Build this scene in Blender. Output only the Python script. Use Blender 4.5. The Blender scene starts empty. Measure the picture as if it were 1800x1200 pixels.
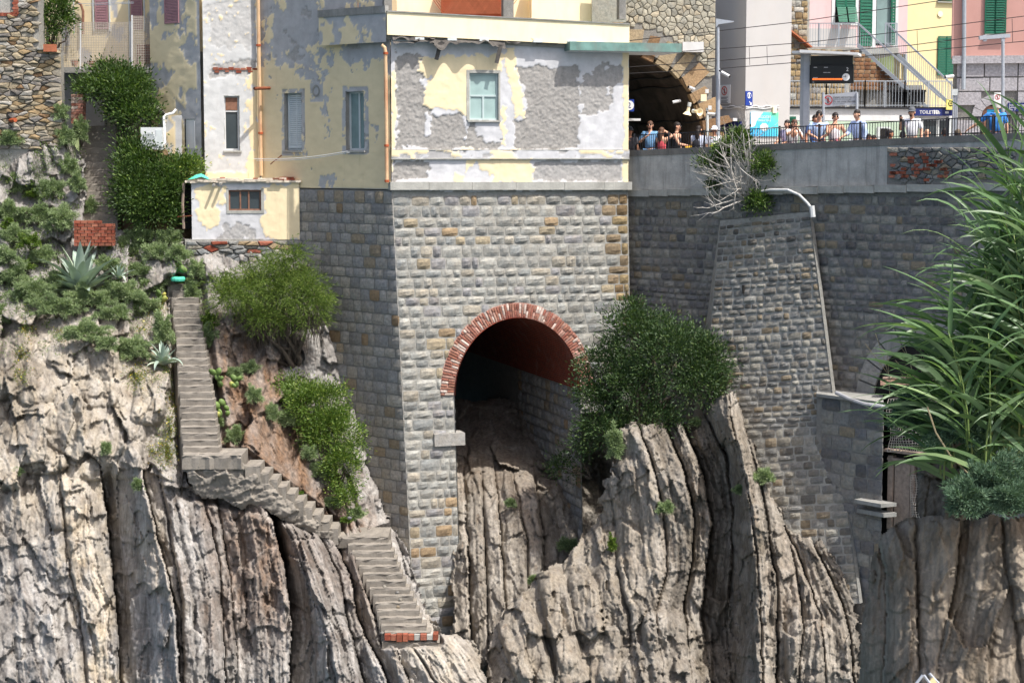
import bpy, math, random
import numpy as np
from mathutils import Vector, Matrix, Euler

# ------------------------------------------------------------------ camera, sky, sun, exposure
scene = bpy.context.scene
random.seed(7); np.random.seed(7)
FPX = 3300.0; HOR = 270.0; CZ = 20.0; CD = 60.0      # focal length in photo pixels, horizon row, camera height, distance to the house corner
TH = math.atan((600.0 - HOR) / FPX)
cam_d = bpy.data.cameras.new('camera'); cam = bpy.data.objects.new('camera', cam_d)
scene.collection.objects.link(cam)
cam.location = (0, -CD, CZ); cam.rotation_euler = (math.pi / 2 - TH, 0, 0)
cam_d.sensor_width = 36; cam_d.lens = FPX * 36 / 1800; cam_d.clip_start = 0.5; cam_d.clip_end = 20000
scene.camera = cam
SUN_AZ, SUN_EL = math.radians(48), math.radians(60)    # azimuth to the right of the camera's back
SUN = np.array([math.cos(SUN_EL) * math.sin(SUN_AZ), -math.cos(SUN_EL) * math.cos(SUN_AZ), math.sin(SUN_EL)])
world = bpy.data.worlds.new('World'); scene.world = world; world.use_nodes = True
wn = world.node_tree; wn.nodes.clear()
sky = wn.nodes.new('ShaderNodeTexSky'); sky.sky_type = 'NISHITA'; sky.sun_disc = False
sky.sun_elevation = SUN_EL; sky.sun_rotation = math.atan2(SUN[0], SUN[1]); sky.dust_density = 4.0; sky.ozone_density = 0.4; sky.air_density = 0.9
bg = wn.nodes.new('ShaderNodeBackground'); bg.inputs['Strength'].default_value = 0.15
wo = wn.nodes.new('ShaderNodeOutputWorld')
wn.links.new(sky.outputs[0], bg.inputs[0]); wn.links.new(bg.outputs[0], wo.inputs[0])
sl = bpy.data.lights.new('sun', 'SUN'); sl.energy = 4.1; sl.angle = math.radians(0.53); sl.color = (1.0, 0.975, 0.935)
so = bpy.data.objects.new('sun', sl); scene.collection.objects.link(so)
so.rotation_euler = Vector(SUN).to_track_quat('Z', 'Y').to_euler(); so.location = (30, -30, 60)
scene.render.engine = 'CYCLES'
scene.view_settings.view_transform = 'Standard'; scene.view_settings.look = 'None'
scene.view_settings.exposure = 0.62; scene.view_settings.gamma = 1.0; scene.view_settings.use_curve_mapping = False
scene.cycles.max_bounces = 6; scene.cycles.transparent_max_bounces = 8

# ------------------------------------------------------------------ projection helpers
CT, ST = math.cos(TH), math.sin(TH)
def ray(px, py):
    x = (np.asarray(px, float) - 900) / FPX; y = (600 - np.asarray(py, float)) / FPX
    return x, CT + y * ST, -ST + y * CT
def P(px, py, Y):
    dx, dy, dz = ray(px, py); t = (Y + CD) / dy
    return np.stack(np.broadcast_arrays(dx * t, Y + 0 * t, CZ + dz * t), -1)
def proj(p):
    p = np.asarray(p, float); x = p[..., 0]; y = p[..., 1] + CD; z = p[..., 2] - CZ
    d = y * CT - z * ST; v = y * ST + z * CT
    return 900 + FPX * x / d, 600 - FPX * v / d
def XZ(px, py, Y):
    q = P(px, py, Y); return float(q[0]), float(q[2])
def smooth(a, b, x):
    t = np.clip((np.asarray(x, float) - a) / (b - a), 0, 1); return t * t * (3 - 2 * t)

# ------------------------------------------------------------------ numpy noise
def h2(ix, iy, s):
    v = np.sin(ix * 127.1 + iy * 311.7 + s * 74.7) * 43758.5453
    return v - np.floor(v)
def vn(x, y, s=0):
    ix = np.floor(x); iy = np.floor(y); fx = x - ix; fy = y - iy
    fx = fx * fx * fx * (fx * (fx * 6 - 15) + 10); fy = fy * fy * fy * (fy * (fy * 6 - 15) + 10)
    a = h2(ix, iy, s); b = h2(ix + 1, iy, s); c = h2(ix, iy + 1, s); d = h2(ix + 1, iy + 1, s)
    return (a + (b - a) * fx + (c - a) * fy + (a - b - c + d) * fx * fy) * 2 - 1
def fbm(x, y, s=0, o=4, g=0.5):
    r = 0; a = 1.0
    c, sn = math.cos(.6), math.sin(.6)
    for k in range(o):
        r = r + a * vn(x, y, s + k * 13); x, y = (c * x - sn * y) * 2.03 + 5.1, (sn * x + c * y) * 2.03 + 1.7; a *= g
    return r
def facets(x, y, s=0, tilt=1.0):
    """Voronoi cells, each a tilted plane: returns (height, distance to the cell border)"""
    ix = np.floor(x); iy = np.floor(y)
    d1 = np.full(x.shape, 9.0); d2 = np.full(x.shape, 9.0); val = np.zeros(x.shape)
    for dx in (-1, 0, 1):
        for dy in (-1, 0, 1):
            cx = ix + dx; cy = iy + dy
            qx = cx + .1 + .8 * h2(cx, cy, s + 1); qy = cy + .1 + .8 * h2(cx, cy, s + 2)
            ex = x - qx; ey = y - qy; d = ex * ex + ey * ey
            v = (h2(cx, cy, s + 3) * 2 - 1) + tilt * ((h2(cx, cy, s + 4) * 2 - 1) * ex + (h2(cx, cy, s + 5) * 2 - 1) * ey)
            near = d < d1
            d2 = np.where(near, d1, np.minimum(d2, d)); val = np.where(near, v, val); d1 = np.where(near, d, d1)
    return val, np.sqrt(d2) - np.sqrt(d1)
def inpoly(px, py, poly):
    r = np.zeros(np.shape(px), bool); n = len(poly)
    for i in range(n):
        x0, y0 = poly[i]; x1, y1 = poly[(i + 1) % n]
        if y0 == y1: continue
        c = ((y0 > py) != (y1 > py)) & (px < (x1 - x0) * (py - y0) / (y1 - y0) + x0)
        r ^= c
    return r
def distpoly(px, py, poly, closed=True):
    r = np.full(np.shape(px), 1e9); n = len(poly)
    for i in range(n if closed else n - 1):
        x0, y0 = poly[i]; x1, y1 = poly[(i + 1) % n]
        dx, dy = x1 - x0, y1 - y0; L = dx * dx + dy * dy + 1e-9
        t = np.clip(((px - x0) * dx + (py - y0) * dy) / L, 0, 1)
        r = np.minimum(r, np.hypot(px - x0 - t * dx, py - y0 - t * dy))
    return r
def jagpoly(px, py, poly, amp=5, sc=9, s=0):
    return inpoly(px + amp * fbm(px / sc, py / sc, s, 3), py + amp * fbm(px / sc, py / sc, s + 50, 3), poly)

# ------------------------------------------------------------------ object helpers
COL = scene.collection
def tag(o, label=None, cat=None, group=None, kind=None):
    if label: o['label'] = label
    if cat: o['category'] = cat
    if group: o['group'] = group
    if kind: o['kind'] = kind
    return o
def thing(name, label, cat, loc=(0, 0, 0), group=None):
    o = bpy.data.objects.new(name, None); COL.objects.link(o); o.location = [float(v) for v in loc]; o.empty_display_size = .2
    return tag(o, label, cat, group)
def ploc(parent):
    q = np.zeros(3)
    while parent is not None:
        q = q + np.array(parent.location); parent = parent.parent
    return q
def mesh(name, verts, faces, m, parent=None, smoothed=False, attrs=None):
    v = np.asarray(verts, float).reshape(-1, 3)
    org = v.mean(0) if parent is None else None
    o_off = ploc(parent)
    me = bpy.data.meshes.new(name)
    if isinstance(faces, np.ndarray):
        k = faces.shape[1]; nf = len(faces)
        me.vertices.add(len(v)); me.vertices.foreach_set('co', (v - o_off).astype(np.float32).ravel())
        me.loops.add(nf * k); me.loops.foreach_set('vertex_index', faces.astype(np.int32).ravel())
        me.polygons.add(nf); me.polygons.foreach_set('loop_start', np.arange(0, nf * k, k, dtype=np.int32))
        me.update(calc_edges=True)
    else:
        me.from_pydata([tuple(q) for q in (v - o_off)], [], [tuple(int(i) for i in f) for f in faces]); me.update()
    if smoothed: me.polygons.foreach_set('use_smooth', np.ones(len(me.polygons), bool))
    if attrs:
        for k, a in attrs.items():
            at = me.attributes.new(k, 'FLOAT', 'POINT'); at.data.foreach_set('value', np.asarray(a, np.float32).ravel())
    o = bpy.data.objects.new(name, me); COL.objects.link(o)
    if m is not None: me.materials.append(m)
    if parent is not None: o.parent = parent
    return o
class MB:
    def __init__(s): s.v = []; s.f = []
    def add(s, vs, fs):
        b = len(s.v); s.v += [tuple(float(c) for c in q) for q in vs]; s.f += [tuple(b + i for i in f) for f in fs]; return s
    def hexa(s, c):   # 8 corners: bottom ring 0-3, top ring 4-7
        return s.add(c, [(0, 3, 2, 1), (4, 5, 6, 7), (0, 1, 5, 4), (1, 2, 6, 5), (2, 3, 7, 6), (3, 0, 4, 7)])
    def box(s, x0, x1, y0, y1, z0, z1):
        x0, x1 = min(x0, x1), max(x0, x1); y0, y1 = min(y0, y1), max(y0, y1); z0, z1 = min(z0, z1), max(z0, z1)
        return s.hexa([(x0, y0, z0), (x1, y0, z0), (x1, y1, z0), (x0, y1, z0), (x0, y0, z1), (x1, y0, z1), (x1, y1, z1), (x0, y1, z1)])
    def pbox(s, px0, py0, px1, py1, Y, th=.1):   # a box whose front lies on the plane Y and fills these photo pixels
        a = P(px0, py0, Y); b = P(px1, py1, Y); return s.box(a[0], b[0], Y, Y + th, b[2], a[2])
    def wbox(s, W, u0, u1, z0, z1, o0, o1):
        q = W.pt
        return s.hexa([q(u0, z0, o1), q(u1, z0, o1), q(u1, z0, o0), q(u0, z0, o0), q(u0, z1, o1), q(u1, z1, o1), q(u1, z1, o0), q(u0, z1, o0)])
    def bar(s, a, b, w, h=None, up=(0, 0, 1)):
        a = Vector(a); b = Vector(b); h = h or w; d = (b - a).normalized(); u = Vector(up)
        sx = d.cross(u)
        if sx.length < 1e-4: sx = d.cross(Vector((0, 1, 0)))
        sx.normalize(); sz = sx.cross(d).normalized(); sx *= w / 2; sz *= h / 2
        return s.hexa([a - sx - sz, b - sx - sz, b + sx - sz, a + sx - sz, a - sx + sz, b - sx + sz, b + sx + sz, a + sx + sz])
    def tube(s, pts, r, n=6, cap=True):
        pts = [Vector(p) for p in pts]; rs = r if isinstance(r, (list, tuple)) else [r] * len(pts)
        b = len(s.v); prev = None
        for i, p in enumerate(pts):
            d = (pts[min(i + 1, len(pts) - 1)] - pts[max(i - 1, 0)])
            d = d.normalized() if d.length > 1e-9 else Vector((0, 0, 1))
            if prev is None:
                prev = d.orthogonal().normalized()
            prev = (prev - d * prev.dot(d)); prev = prev.normalized() if prev.length > 1e-6 else d.orthogonal().normalized()
            q = d.cross(prev)
            for k in range(n):
                a = 2 * math.pi * k / n; s.v.append(tuple(p + (prev * math.cos(a) + q * math.sin(a)) * rs[i]))
        for i in range(len(pts) - 1):
            for k in range(n):
                s.f.append((b + i * n + k, b + i * n + (k + 1) % n, b + (i + 1) * n + (k + 1) % n, b + (i + 1) * n + k))
        if cap: s.f.append(tuple(b + k for k in range(n))[::-1]); s.f.append(tuple(b + (len(pts) - 1) * n + k for k in range(n)))
        return s
    def prism(s, poly, ext):
        n = len(poly); e = np.asarray(ext, float); a = [np.asarray(p, float) for p in poly]
        return s.add(a + [p + e for p in a], [tuple(range(n))[::-1], tuple(range(n, 2 * n))] + [(i, (i + 1) % n, n + (i + 1) % n, n + i) for i in range(n)])
    def lathe(s, base, axis, prof, n=12):
        d = Vector(axis).normalized(); o = d.orthogonal().normalized(); q = d.cross(o); b = len(s.v); base = Vector(base)
        for (t, r) in prof:
            for k in range(n):
                a = 2 * math.pi * k / n; s.v.append(tuple(base + d * t + (o * math.cos(a) + q * math.sin(a)) * r))
        for i in range(len(prof) - 1):
            for k in range(n): s.f.append((b + i * n + k, b + i * n + (k + 1) % n, b + (i + 1) * n + (k + 1) % n, b + (i + 1) * n + k))
        return s
    def build(s, name, m, parent=None, smoothed=False): return mesh(name, s.v, s.f, m, parent, smoothed)
class Wall:
    """vertical or battered plane through two photo columns, (px, Y) each; u runs to the right, n points out to the viewer"""
    def __init__(s, a, b, batter=0.0, zref=CZ):
        k = CT + (600 - HOR) / FPX * ST
        s.O = np.array([(a[0] - 900) / FPX * (a[1] + CD) / k, a[1], 0.0]); e = np.array([(b[0] - 900) / FPX * (b[1] + CD) / k, b[1], 0.0])
        d = e - s.O; s.L = float(np.hypot(d[0], d[1])); s.t = d / s.L; s.n = np.array([s.t[1], -s.t[0], 0.0]); s.b = batter; s.zr = zref
    def pt(s, u, z, off=0.0):
        u = np.asarray(u, float); z = np.asarray(z, float); u, z, off = np.broadcast_arrays(u, z, off)
        k = s.b * (s.zr - z) + off
        return s.O + u[..., None] * s.t + k[..., None] * s.n + np.stack([0 * z, 0 * z, z], -1)
    def uv(s, px, py):
        dx, dy, dz = ray(px, py); N = np.array([s.n[0], s.n[1], s.b])
        C = np.array([0, -CD, CZ]) - s.O - np.array([0, 0, s.zr])
        t = -(C @ N) / (dx * N[0] + dy * N[1] + dz * N[2])
        x = dx * t - s.O[0]; y = -CD + dy * t - s.O[1]
        return x * s.t[0] + y * s.t[1], CZ + dz * t
    def box(s, mb, px0, py0, px1, py1, o0, o1):
        u0, z0 = s.uv(px0, py0); u1, z1 = s.uv(px1, py1); mb.wbox(s, u0, u1, z1, z0, o0, o1); return mb
def cut_voronoi(sites, box, sx=1.0, sy=1.0):
    """cells of the sites clipped to box, sites measured in stretched space"""
    S = np.array(sites, float); out = []
    T = S / np.array([sx, sy])
    for i in range(len(S)):
        poly = [(box[0] / sx, box[1] / sy), (box[2] / sx, box[1] / sy), (box[2] / sx, box[3] / sy), (box[0] / sx, box[3] / sy)]
        d = ((T - T[i]) ** 2).sum(1); near = np.argsort(d)[1:14]
        for j in near:
            m = (T[i] + T[j]) / 2; nn = T[j] - T[i]; new = []
            for k in range(len(poly)):
                a = poly[k]; b = poly[(k + 1) % len(poly)]
                da = (a[0] - m[0]) * nn[0] + (a[1] - m[1]) * nn[1]; db = (b[0] - m[0]) * nn[0] + (b[1] - m[1]) * nn[1]
                if da <= 0: new.append(a)
                if da * db < 0:
                    t = da / (da - db); new.append((a[0] + (b[0] - a[0]) * t, a[1] + (b[1] - a[1]) * t))
            poly = new
            if len(poly) < 3: break
        out.append([(p[0] * sx, p[1] * sy) for p in poly])
    return out

# ------------------------------------------------------------------ materials (all procedural)
def S(r, g, b): return tuple(((c / 255) / 12.92 if c / 255 < .04045 else ((c / 255 + .055) / 1.055) ** 2.4) for c in (r, g, b))
class NT:
    def __init__(s, name):
        s.m = bpy.data.materials.new(name); s.m.use_nodes = True; s.t = s.m.node_tree; s.t.nodes.clear()
        s.out = s.n('ShaderNodeOutputMaterial'); s.p = s.n('ShaderNodeBsdfPrincipled'); s.l(s.p.outputs[0], s.out.inputs[0])
        s.pos = s.n('ShaderNodeNewGeometry').outputs['Position']
    def n(s, t, **k):
        x = s.t.nodes.new(t)
        for a, b in k.items(): setattr(x, a, b)
        return x
    def l(s, a, b): s.t.links.new(a, b)
    def noise(s, scale, detail=5, vec=None, rough=.55, dist=0.0):
        x = s.n('ShaderNodeTexNoise'); x.inputs['Scale'].default_value = scale; x.inputs['Detail'].default_value = detail
        x.inputs['Roughness'].default_value = rough; x.inputs['Distortion'].default_value = dist; s.l(vec or s.pos, x.inputs['Vector']); return x.outputs['Fac']
    def vor(s, scale, vec=None, feature='F1', out='Distance'):
        x = s.n('ShaderNodeTexVoronoi', feature=feature); x.inputs['Scale'].default_value = scale; s.l(vec or s.pos, x.inputs['Vector']); return x.outputs[out]
    def mapv(s, sc, rot=(0, 0, 0)):
        x = s.n('ShaderNodeMapping'); x.inputs['Scale'].default_value = sc; x.inputs['Rotation'].default_value = rot; s.l(s.pos, x.inputs['Vector']); return x.outputs[0]
    def ramp(s, fac, stops, const=False):
        x = s.n('ShaderNodeValToRGB'); cr = x.color_ramp
        if const: cr.interpolation = 'CONSTANT'
        while len(cr.elements) < len(stops): cr.elements.new(.5)
        for e, (p, c) in zip(cr.elements, stops): e.position = p; e.color = (*c, 1) if len(c) == 3 else c
        s.l(fac, x.inputs[0]); return x.outputs[0]
    def mr(s, v, a, b, c=0., d=1.):
        x = s.n('ShaderNodeMapRange'); s.l(v, x.inputs[0])
        for i, q in enumerate((a, b, c, d)): x.inputs[i + 1].default_value = q
        return x.outputs[0]
    def math(s, op, a, b=None):
        x = s.n('ShaderNodeMath', operation=op)
        for i, q in enumerate((a, b)):
            if q is None: continue
            if isinstance(q, (int, float)): x.inputs[i].default_value = q
            else: s.l(q, x.inputs[i])
        return x.outputs[0]
    def mix(s, f, a, b, mode='MIX'):
        x = s.n('ShaderNodeMix', data_type='RGBA', blend_type=mode)
        for i, q in ((0, f), (6, a), (7, b)):
            if isinstance(q, (int, float)): x.inputs[i].default_value = q
            elif isinstance(q, tuple): x.inputs[i].default_value = (*q, 1)
            else: s.l(q, x.inputs[i])
        return x.outputs[2]
    def attr(s, name):
        x = s.n('ShaderNodeAttribute', attribute_name=name); return x.outputs['Fac']
    def rnd(s):
        o = s.n('ShaderNodeObjectInfo').outputs['Random']; i = s.n('ShaderNodeNewGeometry').outputs['Random Per Island']
        return s.math('FRACT', s.math('ADD', s.math('MULTIPLY', o, 7.31), s.math('MULTIPLY', i, 3.7)))
    def bump(s, h, strength=.4, dist=.02, prev=None):
        x = s.n('ShaderNodeBump'); x.inputs['Strength'].default_value = strength; x.inputs['Distance'].default_value = dist; s.l(h, x.inputs['Height'])
        if prev is not None: s.l(prev, x.inputs['Normal'])
        return x.outputs[0]
    def done(s, col, rough=.9, nrm=None, metal=0., spec=.3):
        if isinstance(col, tuple): s.p.inputs['Base Color'].default_value = (*col, 1)
        else: s.l(col, s.p.inputs['Base Color'])
        s.p.inputs['Roughness'].default_value = rough; s.p.inputs['Metallic'].default_value = metal; s.p.inputs['Specular IOR Level'].default_value = spec
        if nrm is not None: s.l(nrm, s.p.inputs['Normal'])
        return s.m
def grain(name, c, var=.12, scale=4, rough=.85, bump=.25, bs=40, metal=0., spec=.3, rnd=0., dirt=None, dirtamt=.5):
    t = NT(name); f = t.noise(scale, 6)
    lo = tuple(max(0, q * (1 - var)) for q in c); hi = tuple(min(1, q * (1 + var)) for q in c)
    col = t.ramp(f, [(.3, lo), (.7, hi)])
    if dirt is not None:
        d = t.mr(t.noise(1.3, 6, t.mapv((1.6, 1.6, .5)), .65), .5, .72, 0, dirtamt); col = t.mix(d, col, dirt)
    if rnd:
        col = t.mix(1.0, col, t.ramp(t.rnd(), [(0, (1 - rnd,) * 3), (1, (1, 1, 1))]), 'MULTIPLY')
    nr = t.bump(t.noise(bs, 4), bump, .02) if bump else None
    return t.done(col, rough, nr, metal, spec)
def stone_mat(name, tints, bump=.5, val=.25):
    t = NT(name); r = t.rnd()
    col = t.ramp(r, tints, True)
    r2 = t.math('FRACT', t.math('MULTIPLY', r, 37.7))
    col = t.mix(1.0, col, t.ramp(r2, [(0, (1 - val,) * 3), (1, (1 + val * .3,) * 3)]), 'MULTIPLY')
    f = t.noise(3.5, 7, None, .62); col = t.mix(t.mr(f, .42, .75, 0, .55), col, t.mix(.5, col, S(150, 128, 96)))
    g = t.noise(11, 6); col = t.mix(1.0, col, t.ramp(g, [(.3, (.72, .72, .72)), (.65, (1.08, 1.07, 1.04))]), 'MULTIPLY')
    sp = t.mr(t.noise(38, 3), .6, .75, 0, .5); col = t.mix(sp, col, tuple(q * .55 for q in tints[0][1]))
    nr = t.bump(t.noise(14, 7, None, .7), bump, .05); nr = t.bump(t.noise(60, 4), bump * .6, .015, nr)
    return t.done(col, .92, nr, 0, .2)
GREY = S(154, 154, 149); GREY2 = S(140, 142, 140); TAN = S(160, 154, 142); ORNG = S(152, 132, 106); DARKG = S(112, 114, 114); BRN = S(138, 122, 100)
M = {}
M['stone_front'] = stone_mat('rock_faced_grey_stone', [(0, GREY), (.30, S(162, 161, 155)), (.52, GREY2), (.68, S(144, 143, 144)), (.8, TAN), (.94, S(160, 148, 126)), (.97, ORNG)])
M['stone_brown'] = stone_mat('brown_sandstone', [(0, BRN), (.3, S(150, 132, 100)), (.6, S(124, 104, 78)), (.85, GREY)])
M['stone_side'] = stone_mat('grey_ashlar_stone', [(0, S(152, 150, 146)), (.4, S(142, 142, 142)), (.7, S(160, 156, 148)), (.9, S(148, 136, 118)), (.965, S(142, 122, 98))])
M['stone_wall'] = stone_mat('dark_grey_stone', [(0, S(128, 127, 125)), (.3, S(112, 112, 114)), (.6, S(140, 138, 132)), (.86, S(132, 122, 106)), (.95, S(98, 99, 102))], .5)
M['stone_butt'] = stone_mat('weathered_grey_stone', [(0, S(146, 144, 138)), (.3, S(128, 128, 126)), (.55, S(156, 152, 142)), (.75, S(112, 110, 106)), (.92, S(138, 126, 108))], .7, .35)
M['stone_rubble'] = stone_mat('rubble_stone', [(0, S(150, 143, 130)), (.25, S(165, 152, 128)), (.5, S(126, 122, 118)), (.7, S(158, 136, 104)), (.85, S(172, 168, 160)), (.94, S(130, 104, 78))], .6, .3)
M['stone_slate'] = stone_mat('slate_rubble', [(0, S(128, 130, 130)), (.4, S(150, 146, 136)), (.75, S(112, 116, 120)), (.92, S(160, 140, 112))], .6, .3)
M['stone_portal'] = stone_mat('pale_polygonal_stone', [(0, S(168, 164, 150)), (.5, S(150, 148, 138)), (.8, S(176, 166, 146))], .4)
M['stone_vous'] = stone_mat('orange_portal_stone', [(0, S(160, 134, 104)), (.4, S(142, 112, 84)), (.75, S(166, 150, 124))], .6)
M['brick'] = stone_mat('weathered_red_brick', [(0, S(160, 112, 98)), (.22, S(146, 92, 80)), (.4, S(180, 142, 130)), (.6, S(204, 186, 176)), (.86, S(152, 102, 88))], .3, .3)
M['brick_red'] = stone_mat('red_brick', [(0, S(152, 84, 66)), (.3, S(138, 70, 54)), (.6, S(164, 100, 82)), (.85, S(128, 74, 60))], .3)
def mortar(name, c, bump=.6):
    t = NT(name); f = t.noise(6, 8, None, .65)
    col = t.ramp(f, [(.3, tuple(q * .62 for q in c)), (.7, c)]); col = t.mix(t.mr(t.noise(1.1, 5), .5, .75, 0, .5), col, tuple(q * .7 for q in c))
    nr = t.bump(t.noise(25, 8, None, .7), bump, .05); return t.done(col, .95, nr, 0, .15)
M['mortar'] = mortar('pale_mortar', S(168, 165, 157)); M['mortar_dark'] = mortar('dark_mortar', S(142, 139, 133)); M['mortar_shade'] = mortar('mortar_shade_tone', S(140, 138, 132))  # mortar_shade: darker mortar copy with shade put into its colour
M['soil'] = mortar('soil', S(120, 100, 76))
def concrete(name, c, streak=.5):
    t = NT(name); f = t.noise(2.2, 9, None, .65)
    col = t.ramp(f, [(.3, tuple(q * .68 for q in c)), (.7, tuple(q * 1.08 for q in c))])
    st = t.mr(t.noise(2.4, 7, t.mapv((1.8, 1.8, .16)), .7), .5, .72, 0, streak); col = t.mix(st, col, tuple(q * .42 for q in c))
    sp = t.mr(t.noise(30, 4), .58, .75, 0, .5); col = t.mix(sp, col, tuple(q * .6 for q in c))
    nr = t.bump(t.noise(18, 8, None, .68), .5, .03); return t.done(col, .93, nr, 0, .2)
M['concrete'] = concrete('weathered_concrete', S(150, 148, 142)); M['concrete_lt'] = concrete('pale_concrete', S(172, 170, 162), .3)
M['parapet'] = concrete('stained_render', S(182, 179, 173), .7); M['step'] = concrete('rough_step_concrete', S(138, 131, 121), .35)
M['paving'] = concrete('platform_paving', S(160, 155, 148), .2)
def plaster(name, yel, grey, rough_c):
    t = NT(name); pa = t.attr('paint'); ro = t.attr('rough')
    y = t.ramp(t.noise(1.6, 7), [(.3, tuple(q * .9 for q in yel)), (.7, yel)])
    g = t.ramp(t.noise(2.6, 8, None, .6), [(.3, tuple(q * .82 for q in grey)), (.7, tuple(q * 1.06 for q in grey))])
    r = t.ramp(t.noise(5, 9, None, .7), [(.3, tuple(q * .72 for q in rough_c)), (.7, tuple(q * 1.1 for q in rough_c))])
    col = t.mix(ro, g, r); col = t.mix(pa, col, y)
    st = t.mr(t.noise(1.7, 8, t.mapv((2.2, 2.2, .25)), .72), .56, .8, 0, .4); col = t.mix(st, col, t.mix(1., col, (.62, .58, .52), 'MULTIPLY'))
    sp = t.mr(t.noise(22, 5), .66, .78, 0, .6); col = t.mix(sp, col, t.mix(1., col, (.62, .6, .58), 'MULTIPLY'))
    h = t.noise(30, 6, None, .7)
    nr = t.bump(h, .22, .02); rb = t.bump(t.noise(22, 9, None, .72), .45, .03, nr)
    vm = t.n('ShaderNodeMix', data_type='VECTOR'); t.l(ro, vm.inputs[0]); t.l(nr, vm.inputs[4]); t.l(rb, vm.inputs[5])
    return t.done(col, .93, vm.outputs[1], 0, .15)
YEL = S(230, 212, 174)
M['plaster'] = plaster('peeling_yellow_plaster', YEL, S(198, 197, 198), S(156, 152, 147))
M['plaster_shade'] = plaster('peeling_ochre_shade_tone', S(224, 206, 168), S(176, 174, 173), S(160, 156, 150))  # darker plaster copy for walls in shade, shade partly put into its colour
M['plaster_white'] = plaster('worn_pale_plaster', S(228, 208, 168), S(196, 195, 193), S(172, 168, 163))
M['cream'] = grain('cream_paint', S(242, 226, 188), .05, 2, .9, .1, 30, dirt=S(200, 170, 130), dirtamt=.25)
M['yellow'] = grain('pale_yellow_paint', S(214, 198, 150), .04, 1, .9, .1, dirt=S(200, 180, 130), dirtamt=.2)
M['pink'] = grain('pink_paint', S(210, 178, 176), .05, 1, .9, .1, dirt=S(190, 150, 146), dirtamt=.25)
M['pink_dk'] = grain('salmon_pink_paint', S(196, 150, 139), .05, 1, .9, .1, dirt=S(180, 130, 120), dirtamt=.25)
M['tower'] = grain('pale_grey_render', S(176, 173, 170), .04, 1, .9, .1, dirt=S(176, 168, 160), dirtamt=.3)
M['rust_stone'] = grain('rusticated_granite', S(168, 164, 166), .25, 14, .9, .7, 24)
M['green'] = grain('green_shutter_paint', S(26, 92, 70), .15, 6, .6, .1)
M['mauve'] = grain('mauve_shutter', S(150, 112, 116), .1, 6, .7, .1); M['orange_sh'] = grain('orange_shutter', S(220, 172, 122), .08, 6, .7, .1)
M['terracotta'] = grain('terracotta', S(186, 112, 80), .2, 6, .9, .4, rnd=.3); M['lattice'] = grain('terracotta_lattice', S(176, 84, 52), .15, 8, .8, .2)
M['white'] = grain('white_paint', S(206, 206, 205), .06, 3, .6, .08, dirt=S(180, 176, 168), dirtamt=.3); M['offwhite'] = grain('grey_white_frame', S(196, 200, 198), .08, 5, .7, .1)
M['greyframe'] = grain('grey_green_window_frame', S(176, 190, 188), .06, 5, .6, .1)
M['metal'] = grain('galvanised_steel', S(168, 172, 178), .08, 8, .5, .05, metal=.3, spec=.5); M['dark_iron'] = grain('dark_iron', S(52, 52, 56), .2, 10, .6, .1, metal=.3)
M['rail_grey'] = grain('grey_railing_paint', S(150, 156, 162), .08, 8, .5, .05); M['rust'] = grain('rusty_iron', S(116, 66, 44), .35, 12, .9, .4)
M['copper'] = grain('ochre_downpipe', S(206, 172, 134), .12, 3, .7, .1, dirt=S(160, 84, 50), dirtamt=.7); M['copper_ring'] = grain('rust_red_joint', S(168, 84, 50), .25, 6, .8, .2)
M['pvc'] = grain('white_pipe', S(190, 190, 188), .1, 4, .6, .1, dirt=S(120, 116, 108), dirtamt=.6); M['pvc_grey'] = grain('grey_pipe', S(150, 150, 152), .1, 4, .6, .1, dirt=S(110, 104, 98), dirtamt=.6)
M['patina'] = grain('green_patina_sheet', S(104, 136, 128), .25, 3, .7, .1, dirt=S(120, 112, 106), dirtamt=.7); M['membrane'] = grain('torn_bitumen_felt', S(84, 80, 76), .4, 7, .95, .6)
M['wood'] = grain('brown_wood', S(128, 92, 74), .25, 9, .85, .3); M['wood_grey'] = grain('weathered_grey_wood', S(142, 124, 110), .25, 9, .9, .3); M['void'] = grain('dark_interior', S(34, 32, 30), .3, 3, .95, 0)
M['tarp'] = grain('green_tarpaulin', S(84, 190, 160), .12, 5, .6, .2); M['felt_roof'] = grain('crumbling_roof_screed', S(196, 184, 166), .3, 8, .95, .7)
M['blue'] = grain('blue_sign', S(34, 60, 140), .03, 2, .5, 0); M['navy'] = grain('navy_sign', S(34, 44, 100), .03, 2, .5, 0); M['sign_white'] = grain('white_sign', S(226, 226, 224), .02, 2, .5, 0)
M['sign_grey'] = grain('grey_sign', S(186, 188, 192), .02, 2, .5, 0); M['red'] = grain('red_sign_paint', S(190, 44, 40), .03, 2, .5, 0); M['black'] = grain('black_plastic', S(24, 24, 26), .1, 4, .5, 0)
M['yellow_sign'] = grain('yellow_sign', S(226, 214, 120), .03, 2, .5, 0); M['print_grey'] = grain('grey_print', S(110, 112, 118), .03, 2, .6, 0); M['wire'] = grain('black_wire', S(40, 38, 40), .1, 4, .7, 0)
M['screen'] = grain('display_glass', S(40, 42, 44), .1, 2, .25, 0); M['pale_green'] = grain('pale_green_paint', S(176, 194, 172), .05, 2, .9, .1, dirt=S(140, 150, 132), dirtamt=.4)
M['net'] = grain('pale_lattice_plastic', S(168, 158, 146), .1, 5, .8, 0); M['bone'] = grain('bleached_branch', S(178, 172, 164), .14, 8, .9, .3); M['bark'] = grain('dark_bark', S(88, 78, 68), .25, 10, .95, .5)
M['cloth_tan'] = grain('tan_canvas', S(214, 196, 150), .06, 6, .9, .2); M['skin'] = grain('skin', S(208, 160, 132), .06, 8, .6, 0); M['skin2'] = grain('tanned_skin', S(176, 124, 96), .06, 8, .6, 0)
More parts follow.
